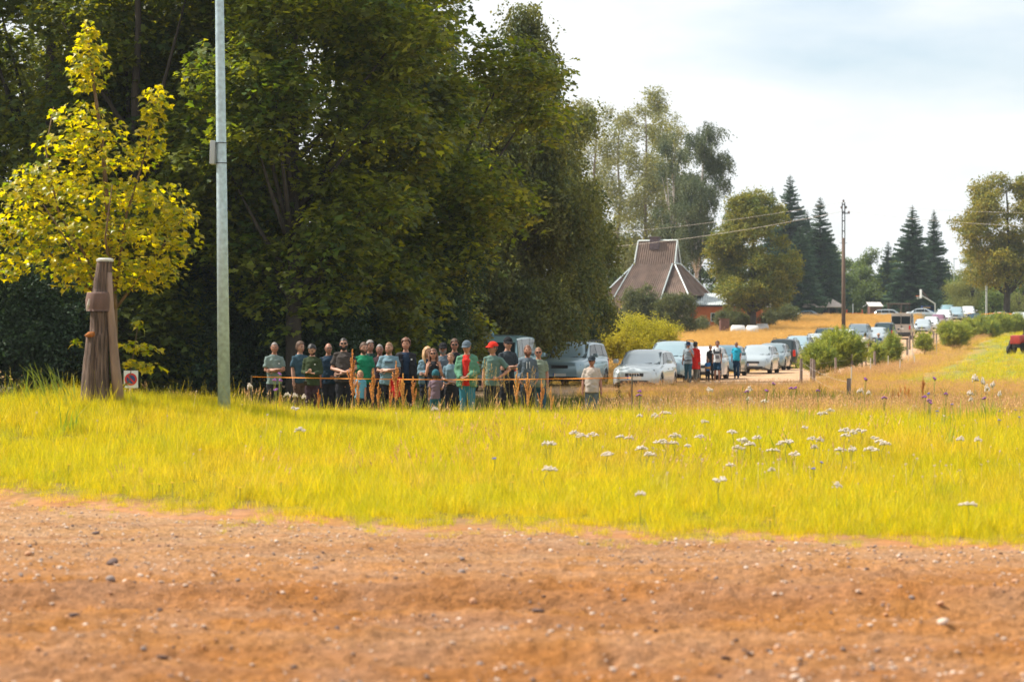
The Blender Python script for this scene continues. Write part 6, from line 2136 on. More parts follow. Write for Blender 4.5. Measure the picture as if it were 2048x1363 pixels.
    if jacket:
        jn, jc, jhem = jacket
        jm = cloth(jn, jc)
        mb = MB()
        for sd_, (e, wr_, hdv, pn) in zip((-1, 1), arms):
            sh = K((sd_ * sw, .0, 1.410)); e = K(sc(e)); wr_ = K(sc(wr_))
            r0 = (.046 * w + .024) * S
            mb.tube([K((sd_ * sw * .45, 0.02, 1.43)), sh, lerp(sh, e, .4), e, lerp(e, wr_, .5), lerp(e, wr_, .95)], [r0, r0, r0 * .95, r0 * .9, r0 * .82, r0 * .66], 10)
            # front panel hanging each side, open in the middle
            for q in range(4):
                xq = sd_ * (.085 + .028 * q) * w
                mb.tube([K((xq, (-.098 + .014 * q) * bel, jhem)), K((xq, (-.112 + .012 * q) * bel, 1.10)), K((xq, (-.108 + .012 * q) * w, 1.28)), K((xq * .85, -.060, 1.445))], .030 * S, 8)
        rr = []
        for (cz_, rx, ry_) in ((jhem,   .175 + fat * .05, .13), (1.08, .160 * w, .125 * w), (1.28, .165 * w, .125 * w), (1.40, sw * .85 + .03, .10), (1.485, .10, .08)):
            rr.append((0, .035, cz_, rx, ry_ * .92))
        mb.rings([tuple(c * S for c in r) for r in rr], 18)
        melt(mb, 'jacket', jm, vox, root, 2, None, .030 * S, int(px) + 3)
        # the shirt must show through the opening: carry it slightly in front
        MB().rings([tuple(c * S for c in r) for r in ((0, -.062 * bel, .88, .075, .085), (0, -.070 * bel, 1.08, .080, .085), (0, -.062 * w, 1.26, .078, .080), (0, -.045, 1.40, .055, .06), (0, -.03, 1.475, .045, .045))], 14).build('shirt_front', cm, root, smooth=True)
    if legs:
        lk, ln, lc = legs
        lm = cloth(ln, lc)
        mb = MB()
        mb.rings([tuple(c * S for c in r) for r in ((0, 0, .80, .12, .10), (0, 0, .90, hip + .008 + fat * .05, .118 * bel ** .7), (0, 0, 1.00, (hip - .008) * w ** .6, .112 * bel ** .8), (0, 0, 1.03, .13 * w, .10 * bel))], 16)
        for hipj, kn, an, sd_ in legp:
            if lk == 'shorts':
                mb.tube([hipj, lerp(hipj, kn, .35), lerp(hipj, kn, .95)], [.092 * S * w ** .5, .092 * S * w ** .5, .088 * S], 10)
            else:
                mb.tube([hipj, lerp(hipj, kn, .35), kn, lerp(kn, an, .45), an + K((0, 0, -.02))], [.088 * S * w ** .5, .088 * S * w ** .5, .068 * S, .064 * S, .056 * S], 10)
        melt(mb, 'shorts' if lk == 'shorts' else 'trousers', lm, vox * 1.15, root, 2, None, .026 * S, int(px) + 7)
    for hipj, kn, an, sd_ in legp:
        mb = MB(); mb.tube([an + K((0, .045, -.055)), an + K((0, 0, -.05)), an + K((0, -.09, -.06)), an + K((0, -.17, -.068))], [.034 * S, .044 * S, .046 * S, .026 * S], 9, ry=[.035 * S, .040 * S, .030 * S, .02 * S])
        mb.build('shoe', SHOE if not shoes else shoes, root, smooth=True)
    return root, Mh, S, K


SPG = 'spectators standing in the shade behind the tape'
PD_ = 51.0
BLK = ('trousers', 'black', (.014, .014, .018))
JEAN = ('trousers', 'denim', (.03, .09, .13))


def top_h(py, D, px=900): return WZ(py, D) - gz1(WX(px, D), D) + .01


def P1(label, px, py, D=PD_, **k):
    return person(label, px, D, top_h(py, D, px), **k)


def logo_patch(root, S, x, z, w, h, m, y=-.13):
    MB().bbox((x - w / 2) * S, (x + w / 2) * S, (y - .012) * S, y * S, (z - h / 2) * S, (z + h / 2) * S, .002).build('print', m, root)


WHT = mat('print_white', (.7, .72, .72), .7); DKP = mat('print_dark', (.03, .05, .07), .7)
r_ = P1('leftmost man, grey haired, in a grey-green tee with folded arms', 548, 685, pose='cross', skin='b', hair=('crop', 'grey'), shirt=('tee', 'sage', (.15, .20, .19)), fat=.10, look=(-8, 0), group=SPG); logo_patch(r_[0], r_[2], .08, 1.31, .035, .02, WHT, -.135)
P1('brown haired man in a navy tee with his arms hanging, second from the left', 601, 684, PD_ + .6, pose='down', skin='c', hair=('thick', 'brown'), shirt=('tee', 'navy', (.035, .075, .105)), legs=('trousers', 'tan', (.10, .06, .04)), look=(10, 6), face=18, group=SPG)
r_ = P1('bearded man in an olive sweatshirt looking down at a phone', 625, 689, PD_ - .5, pose='phone', skin='c', hair=('thick', 'black'), beard='black', shirt=('long', 'olive', (.030, .045, .018)), legs=('trousers', 'plum', (.035, .018, .024)), fat=.12, look=(-6, 32), group=SPG)
MB().bbox(-.035, .035, -.35, -.34, 1.13, 1.25, .004, Matrix.Translation((0, 0, .35)) @ Matrix.Rotation(.6, 4, 'X') @ Matrix.Translation((0, .12, -.40))).build('phone', PLASTIC, r_[0]); logo_patch(r_[0], r_[2], .09, 1.32, .03, .018, WHT, -.14)
P1('balding man with glasses in a dark navy tee behind the big man in sunglasses', 657, 687, PD_ + .8, pose='hips', skin='b', hair=('bald', 'grey'), glasses=True, shirt=('tee', 'ink', (.015, .035, .06)), look=(12, 0), group=SPG)
P1('big bearded man in sunglasses and a charcoal tee, tallest on the left', 689, 677, PD_, pose='crosslow', skin='c', hair=('short', 'black'), beard='black', shades=True, shirt=('tee', 'charcoal', (.050, .042, .038)), fat=.30, look=(4, 0), group=SPG)
P1('bearded man in a bright green tee', 725, 685, PD_ + .2, pose='down', skin='c', hair=('short', 'brown'), beard='brown', shirt=('tee', 'green', (.008, .17, .085)), fat=.22, look=(20, 10), face=12, group=SPG)
P1('grey haired man mostly hidden behind the man in the green tee', 736, 682, PD_ + 1.4, pose='down', skin='b', hair=('thick', 'grey'), shirt=('tee', 'forest', (.01, .035, .03)), look=(25, 0), group=SPG)
P1('blond toddler in a light blue tee rubbing his face', 718, 741, PD_ - .6, pose='face', skin='a', hair=('short', 'blond'), shirt=('tee', 'sky', (.10, .30, .42)), legs=('shorts', 'midnight', (.015, .02, .03)), child=True, group=SPG, vox=.012)
P1('older man with a tanned face behind the man with folded arms in light blue', 760, 689, PD_ + 1.1, pose='down', skin='d', hair=('crop', 'grey'), shirt=('tee', 'maroon', (.04, .02, .025)), look=(12, 5), fat=.1, group=SPG)
r_ = P1('stout bearded man in a light blue tee with folded arms', 775, 685, PD_ - .2, pose='cross', skin='c', hair=('crop', 'sandy'), beard='sandy', shirt=('tee', 'paleblue', (.14, .23, .28)), fat=.25, look=(-22, 8), face=-8, group=SPG); logo_patch(r_[0], r_[2], .0, 1.34, .17, .025, DKP, -.165)
r_ = P1('tall young man in an open black jacket', 811, 678, PD_ + .3, pose='down', skin='a', hair=('messy', 'auburn'), shirt=('tee', 'navyblue', (.015, .03, .06)), jacket=('black', (.010, .013, .018), .86), look=(-8, 0), group=SPG); logo_patch(r_[0], r_[2], .11, 1.34, .03, .03, WHT, -.14)
P1('child in a red jacket and dark cap behind the rust coloured dock plants', 794, 736, PD_ - .4, pose='pocket', skin='a', hair=('short', 'brown'), shirt=('long', 'red', (.42, .015, .012)), cap=('cap', 'dark', (.02, .03, .04)), child=True, group=SPG, vox=.012)
r_ = P1('blonde woman in a pale denim jacket with folded arms', 852, 694, PD_, pose='cross', skin='c', hair=('long', 'blond'), shirt=('tee', 'navyblue', (.015, .03, .06)), jacket=('denimjacket', (.13, .21, .26), .92), look=(28, 0), face=16, female=True, group=SPG)
P1('long haired young woman in sunglasses and black top, hands at her shoulders', 870, 698, PD_ - .7, pose='shoulders', skin='a', hair=('long', 'auburn'), shades=True, shirt=('tank', 'black', (.014, .014, .018)), female=True, look=(-6, 0), group=SPG)
P1('child in a teal beanie and mauve tee seen from behind', 869, 741, PD_ - 1.3, face=165, pose='wave', skin='a', hair=('short', 'brown'), shirt=('tee', 'mauve', (.16, .11, .14)), legs=('trousers', 'teal', (.02, .09, .12)), cap=('beanie', 'teal', (.02, .10, .13)), child=True, group=SPG, vox=.012)
P1('man in a black cap and sunglasses with a dark patterned shirt behind the women', 889, 687, PD_ + 1.2, pose='down', skin='b', hair=('short', 'black'), beard='grey', shades=True, cap=('cap', 'black', (.01, .01, .012)), shirt=('tee', 'patterned', (.10, .13, .16)), group=SPG)
P1('smiling young woman with tied back hair in a pale blue top with folded arms', 902, 706, PD_ - .5, pose='crosslow', skin='c', hair=('tied', 'sandy'), shirt=('crop', 'paleblue', (.14, .23, .28)), female=True, look=(-4, 0), group=SPG)
P1('tall man in sunglasses and black tee behind the women, left of the slate cap', 909, 679, PD_ + 1.5, pose='down', skin='b', hair=('thick', 'brown'), shades=True, shirt=('tee', 'black', (.014, .014, .018)), group=SPG)
P1('man in slate cap, green jacket and red polo standing foremost', 936, 683, PD_ - 1.6, pose='clasp', skin='a', hair=('crop', 'grey'), cap=('cap', 'slate', (.09, .12, .15)), shirt=('polo', 'redpolo', (.50, .022, .016)), jacket=('seagreen', (.08, .20, .13), .84), legs=('trousers', 'bluejeans', (.03, .15, .21)), fat=.12, look=(-6, 6), group=SPG)
P1('man in a red cap and sunglasses looking left, hand on hip', 982, 685, PD_ - .6, pose='hips', skin='a', hair=('crop', 'brown'), cap=('cap', 'red', (.65, .03, .015)), shades=True, shirt=('tee', 'greygreen', (.10, .17, .15)), look=(-50, 0), face=-8, group=SPG)
P1('tall man in a black cap and sunglasses with folded arms before the blue van', 1012, 676, PD_ + .5, pose='cross', skin='c', hair=('short', 'black'), cap=('cap', 'black', (.01, .01, .012)), shades=True, shirt=('tee', 'graphite', (.035, .045, .055)), face=12, look=(0, 0), group=SPG)
P1('young bearded man in a slate grey hoodie with hands in his pockets', 1057, 691, PD_, pose='pocket', skin='a', hair=('short', 'auburn'), beard='auburn', shirt=('hoodie', 'slategrey', (.085, .11, .135)), legs=('trousers', 'midnight', (.015, .02, .03)), group=SPG)
P1('man in sunglasses and a sage tee behind the hooded young man', 1079, 695, PD_ + .5, pose='down', skin='a', hair=('crop', 'sandy'), shades=True, shirt=('tee', 'sagelight', (.20, .24, .18)), look=(8, 0), fat=.08, group=SPG, legs=JEAN)
P1('stocky man in a dark cap and beige polo at the right end of the group', 1184, 706, PD_ + .8, pose='down', skin='b', hair=('crop', 'grey'), cap=('cap', 'dark', (.02, .05, .06)), shirt=('polo', 'beige', (.42, .36, .31)), legs=('trousers', 'greyt', (.10, .13, .14)), fat=.25, face=-6, look=(-14, 0), group=SPG, base=-.10)
# people by the cars
WG = 'people walking beside the parked cars'
MD = 97
r_ = P1('walking man in a navy cap, grey tee and jeans holding a bag strap', 1376, 684, MD, pose='strap', skin='a', hair=('crop', 'grey'), cap=('cap', 'navy', (.01, .03, .08)), shirt=('tee', 'lightgrey', (.27, .33, .38)), legs=JEAN, fat=.14, step=.12, look=(0, 10), group=WG, vox=.018)
MB().box(-.16, .16, -.19, -.16, .955, .99).build('belt', PLASTIC, r_[0])
P1('person in a long red jacket close behind the man in the navy cap', 1391, 684, MD + 1.2, pose='down', face=150, skin='a', hair=('thick', 'black'), shirt=('long', 'red', (.42, .015, .012)), jacket=('redlong', (.60, .02, .012), .62), legs=('trousers', 'camouflage', (.16, .15, .12)), group=WG, vox=.02, step=.1)
P1('pale haired woman in a black tee behind the small child', 1421, 690, 107, pose='down', skin='c', hair=('tied', 'blond'), shirt=('tee', 'black', (.014, .014, .018)), female=True, group=WG, vox=.02)
r_ = P1('small child in a blue and yellow shirt', 1415, 717, 104, pose='down', skin='b', hair=('short', 'sandy'), glasses=True, shirt=('tee', 'bluechild', (.03, .15, .38)), child=True, group=WG, vox=.015)
MB().rings([(0, -.01, .58, .105, .085), (0, -.01, .66, .108, .088)], 14).build('print', mat('print_yellow', (.55, .28, .05), .8), r_[0])
r_ = P1('lanky youth in a printed white tee with black straps and navy shorts', 1434, 682, 102, pose='walk', skin='b', hair=('thick', 'auburn'), shirt=('tee', 'white', (.62, .64, .66)), legs=('shorts', 'navyshort', (.015, .05, .10)), step=.12, group=WG, vox=.02, shoes=SHOEW)
logo_patch(r_[0], r_[2], 0, 1.27, .20, .08, DKP, -.135); logo_patch(r_[0], r_[2], 0, 1.08, .16, .14, mat('print_mid', (.18, .18, .2), .8), -.14)
for sg in (-1, 1): MB().tube([r_[3]((sg * .13, -.10, 1.20)), r_[3]((sg * .13, -.09, 1.38)), r_[3]((sg * .12, .02, 1.47)), r_[3]((sg * .12, .13, 1.30))], .022, 6).build('strap', PLASTIC, r_[0])
P1('person in a turquoise shirt and navy trousers walking beside the silver estate car', 1473, 684, 112, pose='walk', skin='b', hair=('crop', 'sandy'), shades=True, shirt=('tee', 'turquoise', (.02, .34, .50)), legs=('trousers', 'deepnavy', (.015, .045, .09)), fat=.22, step=.12, group=WG, vox=.02)
FGP = 'people walking away up the track'
P1('man in a white patterned shirt walking away up the track', 1730, 665, 160, face=180, pose='walk', skin='a', hair=('short', 'black'), shirt=('tee', 'whitepattern', (.55, .54, .50)), legs=('shorts', 'black', (.014, .014, .018)), fat=.2, step=.1, group=FGP, vox=.03)
r_ = P1('man in a sun hat and striped navy shirt walking away up the track', 1758, 667, 161, face=180, pose='walk', skin='a', hair=('crop', 'grey'), cap=('hat', 'straw', (.45, .26, .16)), shirt=('tee', 'striped', (.025, .08, .17)), legs=JEAN, fat=.2, step=.1, group=FGP, vox=.03)
for q in range(-3, 4):
    MB().tube([r_[3]((q * .045, .150, .92)), r_[3]((q * .045, .160, 1.1)), r_[3]((q * .042, .150, 1.33))], .006, 4).build('stripe', WHT, r_[0])
P1('brown haired person showing above the large pine', 1686, 668, 150, face=170, pose='down', skin='b', hair=('thick', 'auburn'), shirt=('tee', 'teal', (.02, .09, .12)), group=FGP, vox=.03)
P1('distant person between the far cars left of the dark blue car', 1924, 638, 262, face=160, pose='down', skin='b', hair=('short', 'black'), shirt=('tee', 'graphite', (.035, .045, .055)), group=FGP, vox=.04)
P1('distant person in pink beside the far cars', 1913, 640, 260, face=160, pose='down', skin='a', hair=('short', 'brown'), shirt=('tee', 'pinkish', (.35, .18, .18)), group=FGP, vox=.04)
flush()
# shoulder bag of the man in the navy cap
# ============================================================ WILD PLANTS AND TAPE
# orange cord/tape strung in front of the spectators
tp = MB(); N_ = 60
a = Vector((WX(505, 47.5), 47.5, WZ(753, 47.5))); b = Vector((WX(1262, 47.5), 47.5, WZ(755, 47.5)))
pts = []
for i in range(N_ + 1):
    t_ = i / N_; p = lerp(a, b, t_); p.z -= .045 * math.sin(math.pi * t_); pts.append(p)
for i in range(N_):
    p, q = pts[i], pts[i + 1]
    tw1, tw2 = .35 * math.sin(i * .7), .35 * math.sin((i + 1) * .7)
    tp.add([p + Vector((0, tw1 * .02, -.008)), q + Vector((0, tw2 * .02, -.008)), q + Vector((0, -tw2 * .02, .008)), p + Vector((0, -tw1 * .02, .008))], [(0, 1, 2, 3)])
tag(tp.build('barrier_tape', TAPE), 'long orange barrier tape stretched at waist height in front of the spectators', 'tape')
for i, (px, lab) in enumerate(((503, 'thin stake holding the left end of the orange tape'), (1264, 'thin stake holding the right end of the orange tape'))):
    x = WX(px, 47.5); z = gz1(x, 47.5)
    o = MB().tube([(0, 0, -.2), (0, 0, WZ(750, 47.5) - z)], [.014, .012], 6).build('tape_stake', mat('stake_dark', (.10, .08, .05), .8)); o.location = (x, 47.5, z); tag(o, lab, 'stake', 'stakes of the barrier tape')

RUST = leaf_mat('dock_rust', (.85, .50, .15), (.66, .27, .08), .45, vmin=.6, vmax=1.35)
STEM = mat('plant_stem', (.30, .24, .06), .8)
STEMR = mat('dock_stem', (.35, .15, .05), .8)


def dock_mesh(h, seed, dens=1.0):
    r = random.Random(seed)
    mb = MB(); mb.tube([(0, 0, 0), (r.gauss(0, .02), 0, h * .5), (r.gauss(0, .03), 0, h)], [.007, .005, .003], 5)
    V, F = [], []

    def whorl(p, d, L, n, w):
        for i in range(n):
            t = i / n; c = Vector(p) + Vector(d) * L * t
            for k in range(5):
                a = r.uniform(0, 6.28); q = w * (1 - .75 * t) * r.uniform(.4, 1)
                o = Vector((math.cos(a) * q, math.sin(a) * q, r.uniform(-.02, .01)))
                s_ = .012 * r.uniform(.6, 1.3); u = Vector((r.gauss(0, 1), r.gauss(0, 1), r.gauss(0, 1))).normalized() * s_; v = u.cross(Vector((r.random(), r.random(), r.random()))).normalized() * s_
                n0 = len(V); V.extend([c + o - u, c + o - v, c + o + u, c + o + v]); F.append((n0, n0 + 1, n0 + 2, n0 + 3))
    whorl((0, 0, h * .38), (0, 0, 1), h * .64, int(34 * dens), .024)
    br = MB()
    for i in range(7):
        z = h * (.34 + .07 * i); a = r.uniform(0, 6.28); L = h * (.34 - .035 * i)
        d = Vector((math.cos(a) * .26, math.sin(a) * .26, .95)).normalized()
        mb.tube([(0, 0, z), Vector((0, 0, z)) + d * L], [.004, .002], 4)
        whorl(Vector((0, 0, z)) + d * L * .15, d, L * .9, int(15 * dens), .013)
    me = bpy.data.meshes.new('stem'); me.from_pydata(mb.v, [], mb.f); me.materials.append(STEMR)
    m2 = bpy.data.meshes.new('panicle'); m2.from_pydata([tuple(v) for v in V], [], F); m2.materials.append(RUST)
    return me, m2


DK = [dock_mesh(1.0, 60 + i) for i in range(5)]
TALL = leaf_mat('pale_panicle', (.78, .50, .14), (.70, .42, .10), .4)


def plant(name, label, px, ytop, D, parts, group, cat, sc=1.0, extra=0):
    x = WX(px, D); z = gz1(x, D); h = (WZ(ytop, D) - z) * sc
    o = empty(name, (x, D, z), rnd.uniform(0, 6.28)); tag(o, label, cat, group)
    o.scale = (h * .9 + .1, h * .9 + .1, h)
    for me in parts:
        c = bpy.data.objects.new(me.name.split('.')[0], me); COL.objects.link(c); c.parent = o
    return o


DG = 'rust coloured dock plants on the crest of the bank'
for i, (px, yt, lab) in enumerate(((705, 700, 'tallest dock plant in front of the big man in sunglasses'), (746, 738, 'dock plant in front of the man in the green tee'), (792, 722, 'dark rust dock plant in front of the child in red, left of the pair'),
                                   (806, 748, 'broad dock plant right in front of the child in red'), (826, 752, 'dock plant in front of the young man in the black jacket'), (716, 752, 'shorter dock plant beside the tallest one'),
                                   (757, 765, 'low dock plant below the stout man'), (780, 760, 'low dock plant left of the child in red'), (1034, 738, 'dock plant in front of the young man in the hoodie, left of two'), (1055, 745, 'dock plant in front of the hoodie pocket'),
                                   (1083, 758, 'dock plant in front of the sage tee'), (1102, 772, 'low orange dock plant right of the hooded man'), (637, 778, 'small dock plant below the man with the phone'), (560, 785, 'small dock plant below the leftmost man'))):
    plant('dock_plant', lab, px, yt, 41 + (i % 3) * .5, DK[i % 5], DG, 'dock plant')
for i, (px, yt, D) in enumerate(((1640, 765, 66), (1470, 778, 70), (1810, 765, 60), (1818, 772, 62), (1800, 770, 61), (1600, 790, 60), (1785, 778, 58), (1846, 752, 64), (1990, 812, 48), (1262, 768, 60))):
    plant('dock_plant', 'small rust-red dock plant in the dry grass of the right half', px, yt, D, DK[(i + 2) % 5], 'rust-red dock plants scattered over the dry meadow', 'dock plant')


def grasshead(h, seed):
    r = random.Random(seed); V, F = [], []; mb = MB()
    for j in range(4):
        dx, dy = r.gauss(0, .16), r.gauss(0, .10); hh = h * r.uniform(.8, 1.05)
        mb.tube([(0, 0, 0), (dx * .4, dy * .4, hh * .6), (dx, dy, hh)], [.0025, .002, .0015], 3)
        for i in range(34):
            t = i / 34; c = Vector((dx * (1 + .06 * t) * (1 + .12 * t), dy, hh - .20 + .24 * t)) + Vector((r.gauss(0, 1), r.gauss(0, 1), 0)) * .018 * math.sin(math.pi * min(1, t * 1.1 + .1))
            u = Vector((r.gauss(0, .5), r.gauss(0, .5), 1)).normalized() * .016; v = Vector((r.gauss(0, 1), r.gauss(0, 1), 0)).normalized() * .0045
            n0 = len(V); V.extend([c - v, c + v, c + u]); F.append((n0, n0 + 1, n0 + 2))
    a_ = bpy.data.meshes.new('stems'); a_.from_pydata(mb.v, [], mb.f); a_.materials.append(STEM)
    b_ = bpy.data.meshes.new('seed_heads'); b_.from_pydata([tuple(v) for v in V], [], F); b_.materials.append(TALL)
    return a_, b_


GH = [grasshead(1.0, 80 + i) for i in range(3)]
for i, (px, yt) in enumerate(((968, 722), (985, 725), (1050, 735), (992, 760), (1020, 742), (1075, 752), (850, 770), (1098, 748), (1130, 760), (940, 735))):
    plant('tall_grass', 'tall pale seeding grass stalks in front of the men in caps', px, yt, 41.5, GH[i % 3], 'tall seeding grasses before the right half of the group', 'grass', .95)

# flowers
YAR = mat('yarrow_white', (.62, .54, .45), .8, noise=.12, nscale=60)
KNP = mat('knapweed_purple', (.30, .10, .36), .7); BLUE = mat('chicory_blue', (.14, .16, .55), .7); YEL = mat('hawkbit_yellow', (.75, .42, .01), .6)


def yarrow(seed):
    r = random.Random(seed); mb = MB(); st = MB()
    st.tube([(0, 0, 0), (r.gauss(0, .03), 0, .62), (0, 0, .93)], [.006, .005, .004], 5)
    for i in range(26):
        a = r.uniform(0, 6.28); q = .095 * math.sqrt(r.random()); z = 1.0 - q * q * 9 + r.gauss(0, .02)
        st.tube([(0, 0, .90), (q * math.cos(a), q * math.sin(a), z)], .0018, 3)
        mb.ellipsoid((q * math.cos(a), q * math.sin(a), z), (.019, .019, .03), 6, 3)
    a_ = bpy.data.meshes.new('stem'); a_.from_pydata(st.v, [], st.f); a_.materials.append(mat('yarrow_stem', (.22, .25, .05), .8))
    b_ = bpy.data.meshes.new('flower_head'); b_.from_pydata(mb.v, [], mb.f); b_.materials.append(YAR)
    return a_, b_


def knap(seed, m):
    r = random.Random(seed); mb = MB(); st = MB()
    st.tube([(0, 0, 0), (.02, 0, .55), (0, 0, .95)], [.005, .004, .003], 4)
    for (x, y, z) in ((0, 0, .97), (.03, .02, .945), (-.028, .02, .94)):
        st.tube([(0, 0, .62), (x, y, z)], .003, 3)
        mb.ellipsoid((x, y, z + .012), (.026, .026, .018), 8, 5); st.ellipsoid((x, y, z - .012), (.014, .014, .018), 6, 5)
        for k in range(8):
            a = k * .785; mb.add([(x, y, z), (x + .034 * math.cos(a - .2), y + .034 * math.sin(a - .2), z + .022), (x + .034 * math.cos(a + .2), y + .034 * math.sin(a + .2), z + .022)], [(0, 1, 2)])
    a_ = bpy.data.meshes.new('stem'); a_.from_pydata(st.v, [], st.f); a_.materials.append(mat('yarrow_stem', ()))
    b_ = bpy.data.meshes.new('flower_head'); b_.from_pydata(mb.v, [], mb.f); b_.materials.append(m)
    return a_, b_


def flower_at(name, label, px, py, h, parts, group, cat, sx=1.0):
    """stands on the ground where its head is seen at px,py when it is h tall"""
    for D in np.arange(22, 75, .25):
        x = WX(px, D)
        if WZ(py, D) - gz1(x, D) <= h: break
    else: D = 44
    if D > 44: D = 43.5
    x = WX(px, D); z = gz1(x, D); hh = max(.12, WZ(py, D) - z)
    o = empty(name, (x, D, z), rnd.uniform(0, 6.28)); tag(o, label, cat, group)
    for me in parts:
        c = bpy.data.objects.new(me.name.split('.')[0], me); COL.objects.link(c); c.parent = o
    o.scale = (sx, sx, hh)
    return o


Y_ = [yarrow(i) for i in range(4)]
spots = [(590, 814), (1280, 829), (1150, 862), (1162, 868), (1095, 883), (1104, 884), (1098, 934), (1186, 866), (1282, 983), (1464, 861), (1690, 857), (1706, 861), (1722, 858), (1692, 868), (1624, 874), (1640, 876), (1750, 873), (1762, 880), (1770, 884),
         (1560, 884), (1545, 897), (1500, 885), (1516, 872), (1490, 880), (1484, 876), (1640, 825), (1650, 824), (1660, 818), (1610, 852), (1345, 883), (1400, 870), (1350, 868), (1258, 872), (1284, 893), (1330, 823), (1310, 828), (1440, 955), (1460, 927), (1545, 936),
         (1674, 966), (1935, 1004), (1950, 752), (1965, 758), (1974, 772), (1985, 765), (1940, 783), (2000, 784), (1942, 795), (1720, 778), (1737, 783), (1500, 775), (1498, 796), (1410, 840), (1590, 905), (1630, 891), (1742, 895), (1705, 895), (1680, 896), (1920, 874), (1955, 876),
         (500, 768), (575, 787), (590, 788), (608, 790), (1420, 776), (1530, 800), (870, 815), (600, 856), (1240, 870), (1375, 889), (1300, 905), (1475, 892), (1575, 880), (1215, 905), (1322, 880)]
for i, (px, py) in enumerate(spots):
    flower_at('yarrow', 'white flat-topped yarrow flower head standing in the meadow', px, py, .30 + .08 * rnd.random(), Y_[i % 4], 'white yarrow flowers in the meadow', 'flower', rnd.uniform(.5, 1.0) * (.75 if py < 800 else 1))
KN = [knap(i, KNP) for i in range(3)]
for i, (px, py) in enumerate(((1546, 764), (1583, 773), (1592, 772), (1532, 778), (1635, 778), (1730, 754), (1868, 753), (1850, 790), (1858, 797), (1892, 784), (1768, 792), (1970, 793), (1494, 780), (558, 744), (550, 756), (560, 757), (553, 776), (1278, 787), (1280, 779), (1860, 802))):
    flower_at('knapweed', 'purple knapweed flower in the upper edge of the meadow', px, py, .6, KN[i % 3], 'purple knapweed flowers', 'flower', rnd.uniform(.7, 1.0))
BN = [knap(9, BLUE)]
for px, py in ((1628, 934), (1642, 922), (1858, 784), (2000, 820), (2038, 832), (1998, 838), (1905, 806), (1875, 820), (990, 914), (2030, 818)):
    flower_at('blue_flower', 'small blue wild flower among the green grass', px, py, .3, BN[0], 'small blue wild flowers', 'flower', .6)


def dand(seed):
    mb = MB(); st = MB(); st.tube([(0, 0, 0), (0, 0, .97)], .003, 4)
    for k in range(14):
        a = k * 6.283 / 14
        mb.add([(0, 0, .97), (.022 * math.cos(a - .2), .022 * math.sin(a - .2), 1.0), (.022 * math.cos(a + .2), .022 * math.sin(a + .2), 1.0)], [(0, 1, 2)])
    mb.ellipsoid((0, 0, .985), (.012, .012, .02), 6, 4)
    a_ = bpy.data.meshes.new('stem'); a_.from_pydata(st.v, [], st.f); a_.materials.append(mat('yarrow_stem', ()))
    b_ = bpy.data.meshes.new('flower_head'); b_.from_pydata(mb.v, [], mb.f); b_.materials.append(YEL)
    return a_, b_


DN = dand(0)
for px, py in ((110, 909), (137, 928), (108, 940), (345, 964), (318, 967), (305, 966), (368, 962), (445, 957), (472, 971), (480, 974), (497, 960), (608, 937), (603, 945), (562, 962), (246, 970), (365, 990), (1578, 978), (1583, 968), (1742, 992), (1792, 982), (1548, 1010), (1470, 918), (1027, 948), (1025, 963), (900, 905), (796, 908), (690, 897), (1358, 944), (1590, 1060), (1540, 1068)):
    flower_at('yellow_hawkbit', 'small yellow flower low in the grass of the bank', px, py, .2, DN, 'small yellow flowers on the bank', 'flower', rnd.uniform(.9, 1.5))

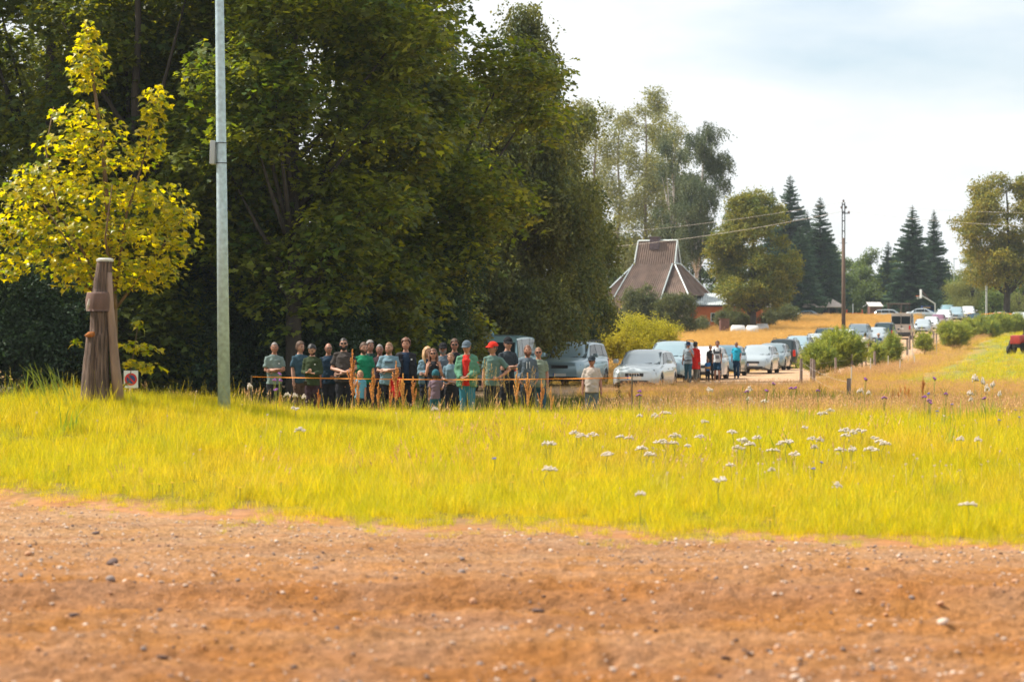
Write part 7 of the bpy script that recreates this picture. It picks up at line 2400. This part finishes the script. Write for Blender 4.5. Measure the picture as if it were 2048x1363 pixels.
# sword leaved clump left of the carved post
IRIS = leaf_mat('iris_leaf', (.30, .34, .03), (.20, .26, .03), .45)
V, F = [], []
for i in range(46):
    r0 = .32 * math.sqrt(rnd.random()); a_ = rnd.uniform(0, 6.28)
    blade(V, F, r0 * math.cos(a_) * 1.5, r0 * math.sin(a_), rnd.uniform(.35, .68), .035, rnd.uniform(.05, .4), rnd.uniform(2.4, 4.2) if rnd.random() < .6 else rnd.uniform(0, 6.28), 5, .5, .15)
o = mesh_obj('iris_clump', V, F, IRIS); x = WX(100, 36); o.location = (x, 36, gz1(x, 36)); tag(o, 'clump of long sword shaped leaves left of the carved post', 'plant')
V, F = [], []
for i in range(26):
    r0 = .3 * math.sqrt(rnd.random()); a_ = rnd.uniform(0, 6.28)
    blade(V, F, r0 * math.cos(a_) * 1.8, r0 * math.sin(a_), rnd.uniform(.2, .42), .02, rnd.uniform(.05, .3), rnd.uniform(0, 6.28), 4, .5, .15)
for nm, px, D, lab in (('grass_clump', 235, 35.6, 'coarse grass clump at the right foot of the carved post'), ('grass_clump', 130, 35, 'coarse grass clump at the left foot of the carved post'), ('grass_clump', 30, 36, 'coarse grass clump at the far left edge')):
    o = mesh_obj(nm, V, F, IRIS); x = WX(px, D); o.location = (x, D, gz1(x, D)); o.rotation_euler = (0, 0, px); tag(o, lab, 'grass', 'coarse grass clumps round the carved post')
# tall dark weed by the right end of the tape
x = WX(1237, 56); z = gz1(x, 56)
o = empty('dark_weed', (x, 56, z)); tag(o, 'tall dark leafy weed between the beige polo man and the nearest parked car', 'weed')
V, F = [], []
for i in range(120):
    h_ = rnd.random(); M = rotm(rnd.uniform(0, 6.28), rnd.gauss(-.2, .3), 0, (0, 0, .1 + 1.0 * h_)); add_leaf(V, F, M, .13 * (1.15 - h_), .35)
mesh_obj('leaves', V, F, leaf_mat('dark_weed_leaf', (.06, .06, .02), (.1, .07, .03), .3), o)
MB().tube([(0, 0, 0), (0.02, 0, 1.15)], [.012, .004], 5).build('stem', STEM, o)
# ============================================================ AIR
hz_bm = MB().box(-330, 420, -8, 985, -4, 42)
hz = hz_bm.build('haze')
hm_ = bpy.data.materials.new('haze_air'); hm_.use_nodes = True
hn = hm_.node_tree; hn.nodes.clear()
ho = hn.nodes.new('ShaderNodeOutputMaterial'); hv = hn.nodes.new('ShaderNodeVolumePrincipled')
hv.inputs['Color'].default_value = (.80, .90, 1.0, 1); hv.inputs['Density'].default_value = .00016; hv.inputs['Anisotropy'].default_value = .2
hn.links.new(hv.outputs['Volume'], ho.inputs['Volume'])
hz.data.materials.append(hm_)
hz['kind'] = 'stuff'; hz['label'] = 'thin summer haze over the far field and wood'
